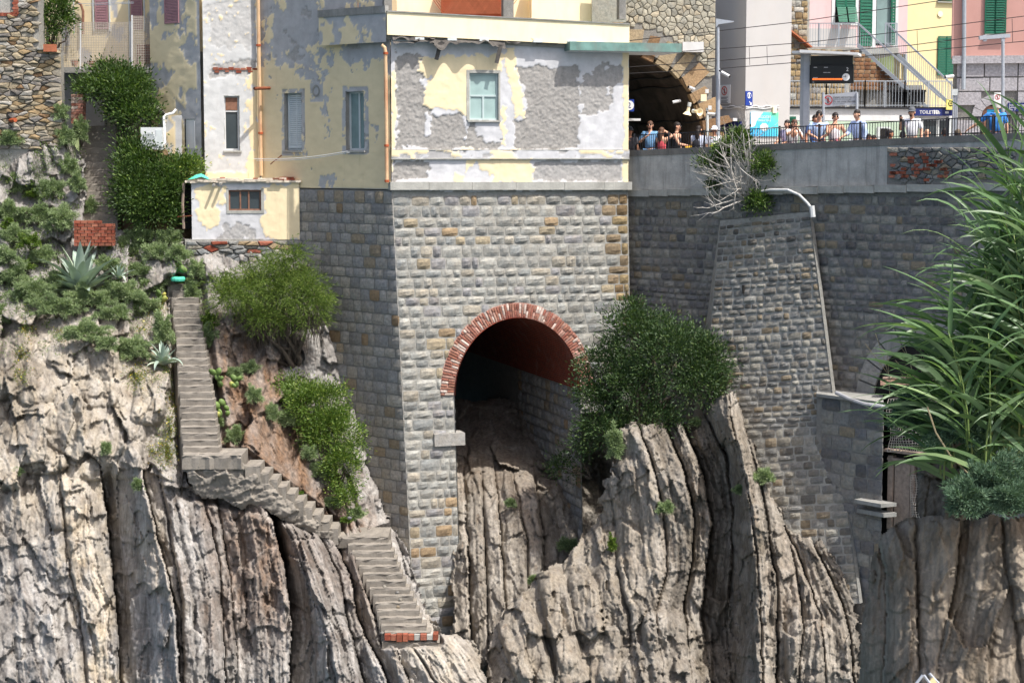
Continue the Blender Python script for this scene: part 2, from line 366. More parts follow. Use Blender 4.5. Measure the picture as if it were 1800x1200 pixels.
M['hair'] = grain('dark_hair', S(38, 30, 26), .2, 30, .6, .2); M['hair_br'] = grain('brown_hair', S(84, 58, 42), .2, 30, .6, .2); M['hair_gr'] = grain('grey_hair', S(176, 172, 168), .2, 30, .7, .2)
def leafmat(name, c, c2, trans=.35, var=.35, rough=.5, spec=.4):
    t = NT(name); r = t.rnd(); col = t.ramp(r, [(0, tuple(q * (1 - var) for q in c)), (.75, c), (1, c2)])
    col = t.mix(1., col, t.ramp(t.noise(1.4, 3), [(.3, (.75, .78, .7)), (.7, (1.1, 1.08, 1.0))]), 'MULTIPLY')
    t.done(col, rough, None, 0, spec); tr = t.n('ShaderNodeBsdfTranslucent'); t.l(t.mix(1., col, (1., 1.1, .5), 'MULTIPLY'), tr.inputs[0])
    mx = t.n('ShaderNodeMixShader'); mx.inputs[0].default_value = trans; t.l(t.p.outputs[0], mx.inputs[1]); t.l(tr.outputs[0], mx.inputs[2]); t.l(mx.outputs[0], t.out.inputs[0])
    return t.m
M['leaf'] = leafmat('glossy_evergreen_leaf', S(76, 102, 50), S(128, 148, 80)); M['leaf_lt'] = leafmat('bright_evergreen_leaf', S(98, 126, 52), S(160, 172, 92)); M['leaf_dk'] = leafmat('dark_evergreen_leaf', S(66, 90, 52), S(112, 130, 78), .25)
M['silver'] = leafmat('silver_wormwood_leaf', S(142, 160, 120), S(182, 194, 156), .25, .3, .8, .15); M['tamarisk'] = leafmat('feathery_tamarisk', S(96, 118, 56), S(142, 154, 84), .3, .35, .8, .15)
M['succulent'] = leafmat('ice_plant_leaf', S(110, 128, 56), S(176, 130, 60), .2, .3, .5); M['agave'] = leafmat('blue_grey_agave', S(160, 176, 168), S(186, 196, 182), .1, .2, .55)
M['reed'] = leafmat('giant_reed_leaf', S(104, 134, 92), S(150, 172, 124), .35, .45, .4); M['cane'] = leafmat('green_cane', S(120, 140, 80), S(170, 170, 110), .15, .3, .5); M['dry'] = leafmat('dry_straw', S(170, 156, 132), S(196, 184, 160), .2, .3, .9, .1)
M['cactus'] = leafmat('prickly_pear_pad', S(112, 136, 74), S(190, 180, 96), .1, .3, .6); M['rosemary'] = leafmat('blue_green_needle_shrub', S(96, 122, 102), S(132, 152, 128), .2, .35, .8, .15); M['flower'] = leafmat('yellow_flower', S(226, 206, 70), S(240, 226, 120), .2, .1, .8)
def glass(name, c, rough=.08):
    return grain(name, c, .15, 2, rough, 0, spec=.6)
M['glass'] = glass('dark_window_glass', S(58, 66, 70)); M['glass_lt'] = glass('frosted_green_glass', S(150, 172, 168), .3); M['glass_mid'] = glass('grey_green_glass', S(120, 140, 138), .2)
def rockmat():
    t = NT('cliff_rock'); tan = t.attr('tan'); rust = t.attr('rust'); dk = t.attr('dark')
    v = t.mapv((1.0, 1.0, .28), (0, .16, 0))
    f = t.noise(2.2, 9, v, .65, .3); f2 = t.noise(9, 8, v, .68)
    grey = t.ramp(f, [(.28, S(118, 112, 108)), (.48, S(164, 160, 156)), (.68, S(200, 197, 193))])
    tn = t.ramp(t.noise(1.8, 9, None, .62), [(.28, S(146, 130, 110)), (.5, S(194, 182, 162)), (.72, S(214, 206, 192))])
    rs = t.ramp(f2, [(.3, S(96, 76, 60)), (.55, S(140, 110, 86)), (.75, S(164, 134, 106))])
    db = t.ramp(f2, [(.3, S(78, 72, 64)), (.5, S(116, 106, 92)), (.7, S(148, 138, 122))])
    col = t.mix(tan, grey, tn); col = t.mix(rust, col, rs); col = t.mix(dk, col, db)
    col = t.mix(1., col, t.ramp(f2, [(.3, (.66, .65, .63)), (.62, (1.06, 1.05, 1.03))]), 'MULTIPLY')
    lich = t.mr(t.noise(5, 9, None, .75), .56, .74, 0, .4); col = t.mix(lich, col, S(92, 86, 78))
    pale = t.mr(t.noise(4, 8, None, .7), .60, .75, 0, .35); col = t.mix(pale, col, S(212, 208, 200))
    st = t.mr(t.noise(1.5, 6, t.mapv((3, 3, .3)), .7), .6, .75, 0, .4); col = t.mix(st, col, S(150, 112, 78))
    col = t.mix(1., col, t.ramp(t.attr('bed'), [(0, (.44, .43, .42)), (.5, (.66, .655, .65)), (1, (.84, .835, .83))]), 'MULTIPLY'); nr = t.bump(f2, .35, .05); wv = t.n('ShaderNodeVectorMath', operation='ADD'); nz_ = t.n('ShaderNodeTexNoise'); nz_.inputs['Scale'].default_value = 6; t.l(t.pos, nz_.inputs['Vector']); sc_ = t.n('ShaderNodeVectorMath', operation='SCALE'); sc_.inputs['Scale'].default_value = .12; t.l(nz_.outputs['Color'], sc_.inputs[0]); t.l(t.mapv((1, 1, .42), (0, .14, 0)), wv.inputs[0]); t.l(sc_.outputs[0], wv.inputs[1])
    for sc, st, ds in ((5.5, .4, .05), (13, .4, .022), (30, .3, .01)):
        nr = t.bump(t.vor(sc, wv.outputs[0], 'F1', 'Color'), st, ds, nr)
    nr = t.bump(t.noise(40, 7, None, .7), .45, .02, nr)
    return t.done(col, .94, nr, 0, .15)
M['rock'] = rockmat()

# ------------------------------------------------------------------ cliffs: bedded rock masses, every seam a real step in depth
def rbf(ctrl):
    c = np.array(ctrl, float); q = c[:, :2] / 100; A = np.hypot(q[:, None, 0] - q[None, :, 0], q[:, None, 1] - q[None, :, 1])
    n = len(c); B = np.block([[A, np.c_[q, np.ones(n)]], [np.c_[q, np.ones(n)].T, np.zeros((3, 3))]])
    w = np.linalg.solve(B + 1e-9 * np.eye(n + 3), np.r_[c[:, 2], 0, 0, 0])
    def f(px, py):
        px = np.asarray(px, float) / 100; py = np.asarray(py, float) / 100; r = w[n] * px + w[n + 1] * py + w[n + 2]
        for i in range(n): r = r + w[i] * np.hypot(px - q[i, 0], py - q[i, 1])
        return r
    return f
SURF = {}
def rock(name, poly, ctrl, seams=(), slabs=(), fade=None, res=1.9, seed=1, fs=60, fa=.35, fine=.05, sub=4, suba=.1, tints=None, back=2.5, jag=5, lean=.1, edge=14, edged=.5, asp=1.6, extra=None, mat=None, ms=1.0):
    base = rbf(ctrl); p = np.array(poly, float)
    xs = np.arange(p[:, 0].min() - 4, p[:, 0].max() + 4, res); ys = np.arange(p[:, 1].min() - 4, p[:, 1].max() + 4, res)
    X, Y = np.meshgrid(xs, ys)
    B = base(X, Y); R = np.zeros_like(B); bed = None
    if len(seams):
        W = []
        for i, s in enumerate(seams):
            s = np.array(s, float); e0 = (s[1] - s[0]); e1 = (s[-1] - s[-2])
            a = s[0] - e0 / max(abs(e0[1]), 1e-6) * 400 * np.array([.5, 1]); b = s[-1] + e1 / max(abs(e1[1]), 1e-6) * 300
            s = np.vstack([a, s, b]); W.append(np.interp(ys, s[:, 1], s[:, 0]) + 1.7 * fbm(ys / 22, ys * 0 + i * 3.3, seed + 9, 4))
        W = np.maximum.accumulate(np.array(W), 0)
        full = np.vstack([W[0] - 120, W, W[-1] + 120])
        idx = np.zeros(X.shape, int)
        for i in range(len(W)): idx += (X > W[i][:, None])
        rows = np.arange(len(ys))[:, None] + 0 * idx
        L = full[idx, rows]; Rr = full[idx + 1, rows]; wd = np.maximum(Rr - L, 3); s_ = np.clip((X - L) / wd, 0, 1)
        sa = np.array([q[0] for q in slabs]); sb = np.array([q[1] for q in slabs]); bul = np.array([(q[2] if len(q) > 2 else .06) for q in slabs])
        rel = sa[idx] + (sb - sa)[idx] * s_ + bul[idx] * (1 - (2 * s_ - 1) ** 4)
        # thin beds inside each slab
        sw = s_ * wd + 1.6 * fbm(X / 22, Y / 60, seed + 3, 3)
        bed = np.zeros_like(B)
        for bw, am in ((12., 1.), (5.4, .5), (3.1, .22)):
            k = np.floor(sw / bw + idx * 31.7); fr = sw / bw + idx * 31.7 - k
            bed += am / 1.72 * h2(k, idx * 1.0, seed + 15); amp = suba * am * (.35 + .65 * h2(idx * 1.0, idx * 0 + 3., seed))
            rel += amp * ((h2(k, idx * 1.0, seed + 5) * 2 - 1) + .7 * (h2(k, idx * 1.0, seed + 6) - .5) * (fr - .5) * 2)
        dL = X - L; dR = Rr - X
        rel -= ms * (.35 * np.exp(-(dL / 2.6) ** 2) * (idx > 0) + .16 * np.exp(-(dR / 2.2) ** 2) * (idx < len(W)))
        # cross joints: blocks broken at intervals down each slab
        jy = Y / 46 + .9 * fbm(X / 40, Y / 60, seed + 21, 3) + h2(idx * 1.0, idx * 0 + 7., seed) * 9; k = np.floor(jy); fr = jy - k
        rel += ms * (.11 * (h2(k, idx * 2.0, seed + 8) * 2 - 1) + .12 * (fr - .5) * (h2(k, idx * 1.3, seed + 4) - .2))
        R += rel * (fade(X, Y) if fade is not None else 1.0)
    wx = X - lean * Y + 2.2 * fbm(X / 20, Y / 20, seed + 30, 3); wy = Y + .22 * X + 3 * fbm(X / 20, Y / 20, seed + 31, 3); fsx = fs + 0 * X; aspx = asp + 0 * X; fam = fa + 0 * X
    if len(seams):   # blocks follow the bedding inside the slabs
        fd = fade(X, Y) if fade is not None else 1.0 + 0 * X; on = fd + .9 * fbm(X / 30, Y / 30, seed + 33, 3) * 4 * fd * (1 - fd) > .5
        wx = np.where(on, X - L + idx * 333.3 + 1.5 * fbm(X / 14, Y / 14, seed + 30, 3), wx); fsx = np.where(on, fs * .66, fs); aspx = np.where(on, 2.8, asp); fam = np.where(on, fa * .55, fa)
    for k, (sc, am) in enumerate(((1.0, 1.0), (.5, .42), (.24, .17), (.11, .07))):
        v, e = facets(wx / (fsx * sc), wy / (fsx * sc * aspx), seed + 40 + k * 7, 2.3)
        R += fam * am * (v * .6 - ms * (.10, .10, .05, 0)[k] * np.exp(-(e / .035) ** 2))
    R += fine * .55 * fbm(X / 10, Y / 16, seed + 60, 4, .6)
    if extra is not None: R += extra(X, Y)
    d = distpoly(X, Y, poly); ins = inpoly(X + jag * fbm(X / 16, Y / 16, seed + 70, 4), Y + jag * fbm(X / 16, Y / 16, seed + 75, 4), poly)
    B = B + edged * np.exp(-d / edge)
    D = B - R
    V = P(X, Y, D); keep = ins[:-1, :-1] & ins[1:, :-1] & ins[:-1, 1:] & ins[1:, 1:]
    nx = X.shape[1]; idv = np.arange(X.size).reshape(X.shape)
    F = np.stack([idv[:-1, :-1][keep], idv[1:, :-1][keep], idv[1:, 1:][keep], idv[:-1, 1:][keep]], 1)
    SURF[name] = (xs, ys, D)
    # rim: push the outline back so that the mass has thickness
    E = np.vstack([F[:, [0, 1]], F[:, [1, 2]], F[:, [2, 3]], F[:, [3, 0]]]); key = np.sort(E, 1); key = key[:, 0].astype(np.int64) * X.size + key[:, 1]
    u, inv, cnt = np.unique(key, return_inverse=True, return_counts=True); be = E[cnt[inv] == 1]
    bv = np.unique(be); VV = V.reshape(-1, 3); vd = VV[bv] - np.array([0, -CD, CZ]); vd /= np.linalg.norm(vd, axis=1)[:, None]; rim = VV[bv] + vd * back; pos = {int(b): i for i, b in enumerate(bv)}
    used, F2 = np.unique(F, return_inverse=True); F2 = F2.reshape(F.shape)
    mp = {int(a): i for i, a in enumerate(used)}; n0 = len(used)
    side = np.array([[mp[int(b)], mp[int(a)], n0 + pos[int(a)], n0 + pos[int(b)]] for a, b in be], int)
    verts = np.vstack([VV[used], rim]); faces = np.vstack([F2, side])
    px = np.r_[X.ravel()[used], X.ravel()[bv]]; py = np.r_[Y.ravel()[used], Y.ravel()[bv]]
    at = tints(px, py) if tints else {}
    z = np.zeros(len(verts)); bd = np.full(X.shape, .55) if bed is None else .55 + (bed - .5) * (fade(X, Y) if fade is not None else 1.0) * 1.5; bd = np.clip(bd + .12 * fbm(X / 30, Y / 30, seed + 99, 3), 0, 1)
    at = dict(at); at['bed'] = np.r_[bd.ravel()[used], bd.ravel()[bv]]; attrs = {k: np.clip(at.get(k, z), 0, 1) for k in ('tan', 'rust', 'dark', 'bed')}
    o = mesh(name, verts, faces, mat or M['rock'], None, False, attrs)
    return tag(o, kind='structure')
def surf(name, px, py):
    xs, ys, D = SURF[name]; i = int(np.clip(np.searchsorted(xs, px), 0, len(xs) - 1)); j = int(np.clip(np.searchsorted(ys, py), 0, len(ys) - 1))
    return P(px, py, float(D[j, i]))
def blot(px, py, poly, soft=16, s=0):
    """soft-edged tint mask: 1 inside the outline, ragged edge"""
    x = px + 26 * fbm(px / 40, py / 60, s, 5, .65); y = py + 26 * fbm(px / 40, py / 60, s + 9, 5, .65); soft = soft * 2.2
    d = distpoly(x, y, poly); return (.75 + .25 * fbm(px / 12, py / 30, s + 4, 4)) * np.where(inpoly(x, y, poly), np.clip(.5 + d / soft, 0, 1), np.clip(.5 - d / soft, 0, 1))

# --- the cliff and planted slope on the left, under and beside the steps
c_seams = [[(108, 880), (114, 930), (120, 1000), (140, 1060), (152, 1200)],
           [(178, 840), (186, 900), (193, 960), (205, 1090), (212, 1200)],
           [(250, 830), (266, 905), (294, 1010), (308, 1080), (316, 1200)],
           [(285, 850), (300, 950), (320, 1060), (323, 1200)],
           [(352, 860), (366, 910), (386, 990), (394, 1150), (395, 1200)],
           [(378, 860), (388, 920), (402, 1000), (415, 1140), (416, 1200)],
           [(440, 850), (478, 915), (500, 1000), (512, 1090), (508, 1200)],
           [(480, 880), (520, 965), (555, 1060), (578, 1130), (590, 1200)],
           [(540, 900), (596, 1010), (612, 1100), (640, 1200)],
           [(590, 960), (615, 1010), (628, 1090), (665, 1160), (680, 1200)],
           [(630, 1010), (655, 1075), (690, 1130), (718, 1200)],
           [(680, 1080), (715, 1130), (742, 1160), (765, 1200)]]
c_slabs = [(.1, .15, .1), (.42, .05, .12), (-1.35, 1.35, .0), (.0, .05), (.55, .2, .15), (-.2, -.1), (-.35, .55, .05), (-1.7, .5, .0), (.75, .25), (-.3, .2), (-.65, .35), (-.2, .2), (.1, 0)]
c_ctrl = [(-60, 235, 3.6), (60, 240, 3.4), (120, 250, 3.5), (150, 300, 3.9), (150, 395, 3.2), (200, 395, 3.2), (-60, 420, 2.3), (60, 430, 2.0), (130, 470, 1.6), (230, 470, 2.0), (330, 430, 2.5), (520, 425, 3.3), (560, 480, 2.7),
          (-60, 560, -.2), (60, 560, .2), (180, 560, .4), (290, 560, .7), (300, 640, -.35), (305, 720, -1.75), (312, 800, -3.1), (380, 560, 1.0), (390, 640, -.1), (410, 720, -1.4), (440, 800, -2.7), (500, 560, 1.9), (520, 650, 1.0), (560, 750, .2), (600, 850, -.7), (640, 900, -1.0), (690, 930, -1.2),
          (-60, 700, -1.7), (60, 700, -1.5), (200, 700, -1.5), (-60, 900, -3.4), (100, 900, -3.4), (230, 900, -3.7), (-60, 1230, -6.2), (200, 1230, -6.4), (340, 860, -3.85), (450, 850, -3.6), (540, 900, -3.2), (600, 950, -2.9), (420, 1000, -4.9), (560, 1050, -4.9), (400, 1230, -6.6), (600, 1230, -6.6), (660, 1000, -4.0), (700, 1060, -5.0), (720, 1000, -3.6), (745, 1080, -5.0), (775, 1125, -5.9), (690, 1140, -6.3), (640, 1090, -5.3), (860, 1230, -7.0), (720, 930, -1.2)]
c_poly = [(-60, 235), (60, 232), (120, 236), (150, 285), (158, 380), (205, 400), (330, 425), (420, 420), (520, 416), (560, 455), (585, 560), (620, 700), (650, 820), (690, 925), (715, 960), (745, 1060), (775, 1112), (835, 1120), (870, 1240), (-60, 1240)]
def c_extra(X, Y):
    # big boulders of the upper left cliff
    r = 0
    for (cx, cy, rx, ry, h) in ((75, 650, 36, 60, .4), (130, 640, 28, 50, .35), (180, 640, 26, 32, .45), (125, 705, 30, 30, .5), (175, 690, 34, 28, .4), (265, 700, 30, 46, .55), (85, 770, 48, 60, .55), (165, 780, 40, 62, .55), (20, 640, 22, 60, .3), (20, 800, 32, 60, .45), (225, 790, 26, 50, .35), (120, 880, 30, 50, .3)):
        q = ((X - cx + .18 * (Y - cy)) / rx) ** 4 + ((Y - cy) / ry) ** 4; r = np.maximum(r, h * np.clip(1.25 - q, 0, 1) ** .5)
    for pl, dp in (([(296, 490), (350, 490), (398, 800), (318, 800)], .75), ([(622, 950), (690, 925), (772, 1128), (676, 1132)], .75), ([(318, 795), (430, 795), (600, 925), (600, 945), (420, 890), (318, 870)], .5)):
        r = r - dp * np.clip(1 - distpoly(X, Y, pl) / 10, 0, 1) * ~inpoly(X, Y, pl) - dp * inpoly(X, Y, pl)
    return r
def c_tints(px, py):
    tan = np.maximum.reduce([.8 * blot(px, py, [(-70, 540), (330, 540), (330, 700), (250, 860), (240, 900), (60, 930), (-70, 860)], 60), blot(px, py, [(115, 900), (185, 880), (205, 1200), (150, 1200)], 16, 3), .6 * blot(px, py, [(190, 880), (265, 900), (310, 1060), (250, 1050)], 18, 5), .7 * blot(px, py, [(640, 1080), (860, 1100), (870, 1240), (760, 1240)], 40, 6)])
    rust = np.maximum.reduce([blot(px, py, [(370, 560), (470, 560), (560, 800), (650, 930), (560, 930), (380, 780)], 30, 7), .75 * blot(px, py, [(365, 860), (480, 860), (520, 960), (520, 1110), (400, 1110)], 40, 8), .5 * blot(px, py, [(540, 930), (650, 960), (680, 1100), (620, 1100)], 40, 11)])
    dark = .6 * blot(px, py, [(30, 560), (60, 560), (60, 740), (40, 760), (-60, 760), (-60, 700)], 20, 13)
    return dict(tan=tan, rust=rust, dark=dark)
rock('cliff', c_poly, c_ctrl, c_seams, c_slabs, lambda x, y: smooth(800, 890, y - .12 * x + 30 + 40 * vn(x / 50, x * 0, 3)), seed=11, fs=58, fa=.44, tints=c_tints, extra=c_extra, fine=.05, suba=.10)
# --- rock in the gully under the arch
g_ctrl = [(770, 690, 8.5), (920, 690, 8.5), (1070, 690, 8.5), (780, 760, 6.2), (900, 770, 5.8), (1000, 800, 5.6), (780, 850, 2.2), (900, 840, 2.2), (960, 860, 2.0), (1040, 900, 2.4), (1040, 1000, .6), (780, 950, .1), (900, 950, -.3), (960, 950, .6), (800, 1080, -1.6), (900, 1080, -2.0), (960, 1000, -.2), (800, 1240, -3.4), (960, 1240, -3.4)]
g_seams = [[(815, 850), (822, 950), (826, 1100)], [(845, 820), (850, 950), (858, 1100)], [(870, 830), (880, 950), (890, 1100)], [(900, 830), (925, 950), (930, 1100)], [(940, 850), (955, 950), (950, 1100)]]
g_slabs = [(0, .1), (-.1, .2), (.1, .3), (-.2, .3), (-.1, .2), (-.4, -.2)]
rock('gully_rock', [(792, 700), (1085, 700), (1085, 1000), (1000, 1010), (960, 1060), (940, 1240), (795, 1240)], g_ctrl, g_seams, g_slabs, lambda x, y: smooth(790, 860, y), seed=23, fs=44, fa=.34, fine=.05, tints=lambda px, py: dict(rust=.45 * blot(px, py, [(790, 690), (1080, 690), (1080, 830), (930, 800), (960, 940), (880, 860), (790, 830)], 40, 2), tan=.4 + .0 * px, dark=.25 + 0 * px), res=1.9)
# --- outcrop in front of the buttress
o_seams = [[(1062, 800), (1078, 900), (1085, 1000), (1105, 1080), (1110, 1200)], [(1120, 745), (1150, 830), (1165, 900), (1172, 1000), (1152, 1070), (1165, 1200)],
           [(1165, 740), (1202, 830), (1219, 900), (1216, 980), (1200, 1060), (1215, 1200)], [(1195, 740), (1235, 830), (1250, 920), (1240, 1000), (1230, 1090), (1250, 1200)],
           [(1240, 735), (1276, 800), (1288, 900), (1284, 1000), (1276, 1100), (1285, 1200)], [(1285, 745), (1312, 850), (1326, 950), (1334, 1040), (1340, 1200)],
           [(1306, 740), (1336, 850), (1352, 950), (1366, 1040), (1364, 1200)], [(1325, 790), (1380, 930), (1400, 1000), (1410, 1100), (1402, 1200)], [(1380, 930), (1412, 1000), (1440, 1080), (1452, 1200)], [(1430, 960), (1470, 1040), (1490, 1100), (1500, 1200)]]
o_slabs = [(0, .2), (.35, .55, .1), (.25, .35), (-.45, -.25), (-1.5, -.6), (-1.0, 1.4, .0), (1.25, .6), (.4, .3), (.05, .15), (-.1, .1), (-.3, -.3)]
o_ctrl = [(x_, y_, d_ - .5) for x_, y_, d_ in [(1085, 745, -2.3), (1180, 740, -2.3), (1290, 700, -2.4), (1340, 820, -3.5), (1400, 940, -4.6), (1480, 1000, -5.4), (1040, 930, -2.4), (1000, 970, -2.8), (1100, 860, -2.7), (1200, 900, -3.6), (1300, 900, -4.0), (1265, 780, -3.5), (1265, 1130, -4.5), (940, 1040, -3.4), (870, 1100, -4.0), (1100, 1050, -4.4), (1250, 1050, -4.35), (1400, 1080, -6.0), (860, 1230, -5.8), (1100, 1230, -6.4), (1300, 1230, -6.7), (1520, 1230, -6.8), (1520, 1080, -6.0)]]
o_poly = [(1090, 752), (1125, 742), (1180, 745), (1225, 740), (1250, 705), (1290, 688), (1308, 730), (1335, 805), (1350, 855), (1395, 935), (1452, 950), (1488, 1010), (1508, 1080), (1518, 1240), (850, 1240), (862, 1105), (905, 1050), (950, 1010), (985, 985), (1010, 955), (1045, 925), (1058, 860), (1072, 810), (1096, 800)]
def o_extra(X, Y):
    r = 0
    for (cx, cy, rx, ry, ln, h) in ((905, 1130, 22, 80, -.35, .5), (945, 1150, 20, 90, -.3, .65), (985, 1090, 26, 100, -.22, .7), (1030, 1070, 26, 60, -.15, .5), (1060, 1150, 34, 50, 0, .35), (1180, 1150, 46, 75, -.15, .7), (1120, 1170, 30, 40, 0, .4), (1010, 1180, 34, 40, -.2, .4), (1420, 1150, 40, 60, 0, .4), (1330, 1160, 26, 60, .05, .3)):
        q = ((X - cx + ln * (Y - cy)) / rx) ** 4 + ((Y - cy) / ry) ** 4; r = np.maximum(r, h * np.clip(1.2 - q, 0, 1) ** .6)
    return r
rock('outcrop', o_poly, o_ctrl, o_seams, o_slabs, lambda x, y: smooth(1030, 1110, x) * (1 - .7 * smooth(1080, 1160, y) * (x < 1250)) , seed=37, fs=48, fa=.36, fine=.04, suba=.11, extra=o_extra, asp=2.0, jag=6,
     tints=lambda px, py: dict(tan=np.maximum(.7 * blot(px, py, [(850, 960), (1250, 700), (1180, 1000), (1110, 1240), (850, 1240)], 60, 4), .34 + 0 * px), dark=np.maximum.reduce([.85 * blot(px, py, [(1170, 740), (1330, 700), (1345, 1000), (1330, 1240), (1230, 1240), (1205, 1000)], 30, 6), .38 + 0 * px, .5 * blot(px, py, [(1340, 850), (1510, 1000), (1520, 1240), (1340, 1240)], 40, 7)]), rust=.3 * blot(px, py, [(1360, 940), (1420, 960), (1450, 1100), (1370, 1100)], 30, 3)))  # strongest dark blot paints shade onto the left-facing slabs, the rest is rock tone
# --- the near rock across the path on the right, about eighteen metres from the viewer
f_ctrl = [(1500, 1240, -41.6), (1520, 1000, -41.5), (1560, 930, -41.6), (1620, 905, -41.8), (1700, 900, -42.0), (1900, 890, -42.0), (2150, 890, -41.8), (1600, 1230, -42.6), (1800, 1230, -42.9), (2150, 1230, -42.8), (1650, 1050, -42.3), (1800, 1050, -42.5), (1620, 790, -41.2), (1690, 790, -41.5)]
f_seams = [[(1540, 930), (1555, 1000), (1560, 1100), (1548, 1240)], [(1610, 1000), (1612, 1100), (1617, 1240)], [(1690, 905), (1682, 1000), (1665, 1090), (1648, 1180), (1645, 1240)], [(1760, 900), (1770, 1000), (1786, 1100), (1800, 1240)], [(1850, 900), (1870, 1240)], [(1980, 900), (2000, 1240)]]
f_slabs = [(-.2, .0), (.0, .04), (.06, .0), (-.03, .06), (.03, .0), (0, .05), (.1, .1)]
rock('near_rock', [(1506, 1250), (1512, 1120), (1530, 985), (1552, 938), (1590, 915), (1640, 905), (1690, 910), (1760, 906), (1860, 900), (2150, 892), (2150, 1250)], f_ctrl, f_seams, f_slabs, None, seed=51, fs=190, fa=.24, fine=.010, suba=.004, res=2.2, back=2.5, jag=6, edge=10, edged=.1, lean=-.1, asp=1.2, ms=.2,
     tints=lambda px, py: dict(dark=.25 + 0 * px, tan=.75 + 0 * px, rust=.5 * blot(px, py, [(1690, 900), (1860, 900), (1860, 960), (1700, 960)], 30, 3) + .25))
rock('rock_pillar', [(1612, 800), (1640, 778), (1688, 780), (1696, 860), (1694, 940), (1612, 940)], f_ctrl, (), (), None, seed=57, fs=60, fa=.09, fine=.012, res=2.2, back=.7, jag=4, edge=8, edged=.1, lean=.05, asp=2.2, tints=lambda px, py: dict(dark=.8 + 0 * px, tan=.5 + 0 * px, rust=.2 + 0 * px))
# --- ground below and behind, sea at the foot
def sheet(name, x0, x1, y0, y1, z, m, n=60, amp=0.):
    X, Y = np.meshgrid(np.linspace(x0, x1, n), np.linspace(y0, y1, n)); Z = z + amp * fbm(X / 3, Y / 3, 5, 4); i = np.arange(n * n).reshape(n, n)
    return tag(mesh(name, np.stack([X, Y, Z], -1), np.stack([i[:-1, :-1], i[:-1, 1:], i[1:, 1:], i[1:, :-1]], -1).reshape(-1, 4), m), kind='structure')
def watermat():
    t = NT('sea_water'); nr = t.bump(t.noise(1.2, 6), .4, .2); return t.done(S(24, 66, 78), .08, nr, 0, .5)
sheet('water', -3000, 3000, -3000, 3000, -1.5, watermat(), 8)

# ------------------------------------------------------------------ masonry
def stone_proto(k, pillow=.5, n=4):
    r = random.Random(100 + k); v = []; f = []
    for j in range(n):
        for i in range(n):
            x = i / (n - 1) - .5; z = j / (n - 1) - .5; e = (i in (0, n - 1)) + (j in (0, n - 1))
            if e: y = .24 - .08 * (e == 2) + r.uniform(-.06, .06); x *= 1 - r.uniform(0, .05); z *= 1 - r.uniform(0, .07)
            else: y = .3 + pillow * r.uniform(.5, 1.1); x += r.uniform(-.07, .07); z += r.uniform(-.07, .07)
            if e == 2: x *= .955; z *= .93
            v.append((x, y, z))
    ring = [i for i in range(n)] + [n - 1 + n * j for j in range(1, n)] + [n * (n - 1) + i for i in range(n - 2, -1, -1)] + [n * j for j in range(n - 2, 0, -1)]
    b = len(v)
    for i in ring: v.append((v[i][0], -.25, v[i][2]))
    for j in range(n - 1):
        for i in range(n - 1): f.append((j * n + i, j * n + i + 1, (j + 1) * n + i + 1, (j + 1) * n + i))
    m = len(ring)
    for q in range(m): f.append((ring[(q + 1) % m], ring[q], b + q, b + (q + 1) % m))
    return np.array(v), f
PROTO = {}
def protos(kind, pillow):
    if kind not in PROTO: PROTO[kind] = [stone_proto(hash(kind) % 50 + k if False else k + int(pillow * 40), pillow) for k in range(10)]
    return PROTO[kind]
SHARED = {}
def emit(parent, frames, kind, pillow, matfn, maxn=300, name='stone', rest='stone_infill'):
    """frames: (centre, across vector, outward vector, up vector). The largest become objects that share mesh data, the rest one mesh per material"""
    pr = protos(kind, pillow); frames = sorted(frames, key=lambda q: -np.linalg.norm(q[1]) * np.linalg.norm(q[3])); pl = ploc(parent); spare = {}
    for i, (c, a, n, u) in enumerate(frames):
        k = random.randrange(10); m = matfn(c); Mx = np.stack([a, n, u], 1)
        if i < maxn:
            key = (kind, k, m.name)
            if key not in SHARED:
                me = bpy.data.meshes.new(name); me.from_pydata([tuple(q) for q in pr[k][0]], [], pr[k][1]); me.materials.append(m); SHARED[key] = me
            o = bpy.data.objects.new(name, SHARED[key]); COL.objects.link(o); o.parent = parent
            mt = Matrix.Identity(4)
            for r_ in range(3):
                for c_ in range(3): mt[r_][c_] = float(Mx[r_, c_])
                mt[r_][3] = float(c[r_] - pl[r_])
            o.matrix_basis = mt
        else:
            V, F = spare.setdefault(m.name, ([], [])); b = len(V); V.extend((pr[k][0] @ Mx.T + c).tolist()); F.extend([tuple(b + t for t in f) for f in pr[k][1]])
    for mn, (V, F) in spare.items(): tag(mesh(rest, V, F, bpy.data.materials[mn], parent), kind='stuff')
def courses(z1, z0, hr, span, wr, rnd, gap=.018):
    """span(z) -> list of (u0, u1) free intervals; yields (u, z, w, h)"""
    z = z1; out = []; row = 0
    while z > z0:
        h = rnd.uniform(*hr); zm = z - h / 2
        for (a, b) in span(zm):
            u = a
            while u < b - .05:
                w = rnd.uniform(*wr) * (.75 if rnd.random() < .25 else 1)
                if b - (u + w) < wr[0] * .5: w = b - u
                if w > wr[1] * 1.5: w = w / 2
                out.append((u + w / 2, zm + rnd.uniform(-.008, .008), w - gap, h - gap)); u += w
        z -= h
    return out
def wall_frames(W, lst, d, rnd, off=0.0):
    fr = []
    for (u, z, w, h) in lst:
        up = (np.array([0, 0, 1.0]) - W.n * W.b) * h
        fr.append((W.pt(u, z, off), W.t * w, W.n * d * rnd.uniform(.75, 1.3), up))
    return fr
RND = random.Random(5)
ZT = float(P(688, 335, 0)[2])                      # underside of the house cornice
A1 = 18.0
W1 = Wall((688, 0.0), (1104, 2.5), .06, ZT)        # front of the abutment, battered
W1v = Wall((688, 0.0), (1104, 2.5), 0, ZT)         # the same plane above the cornice, plumb
W2 = Wall((525, 3.05), (688, 0.0), 0, ZT)          # its left flank, in shade
ZB = 3.2
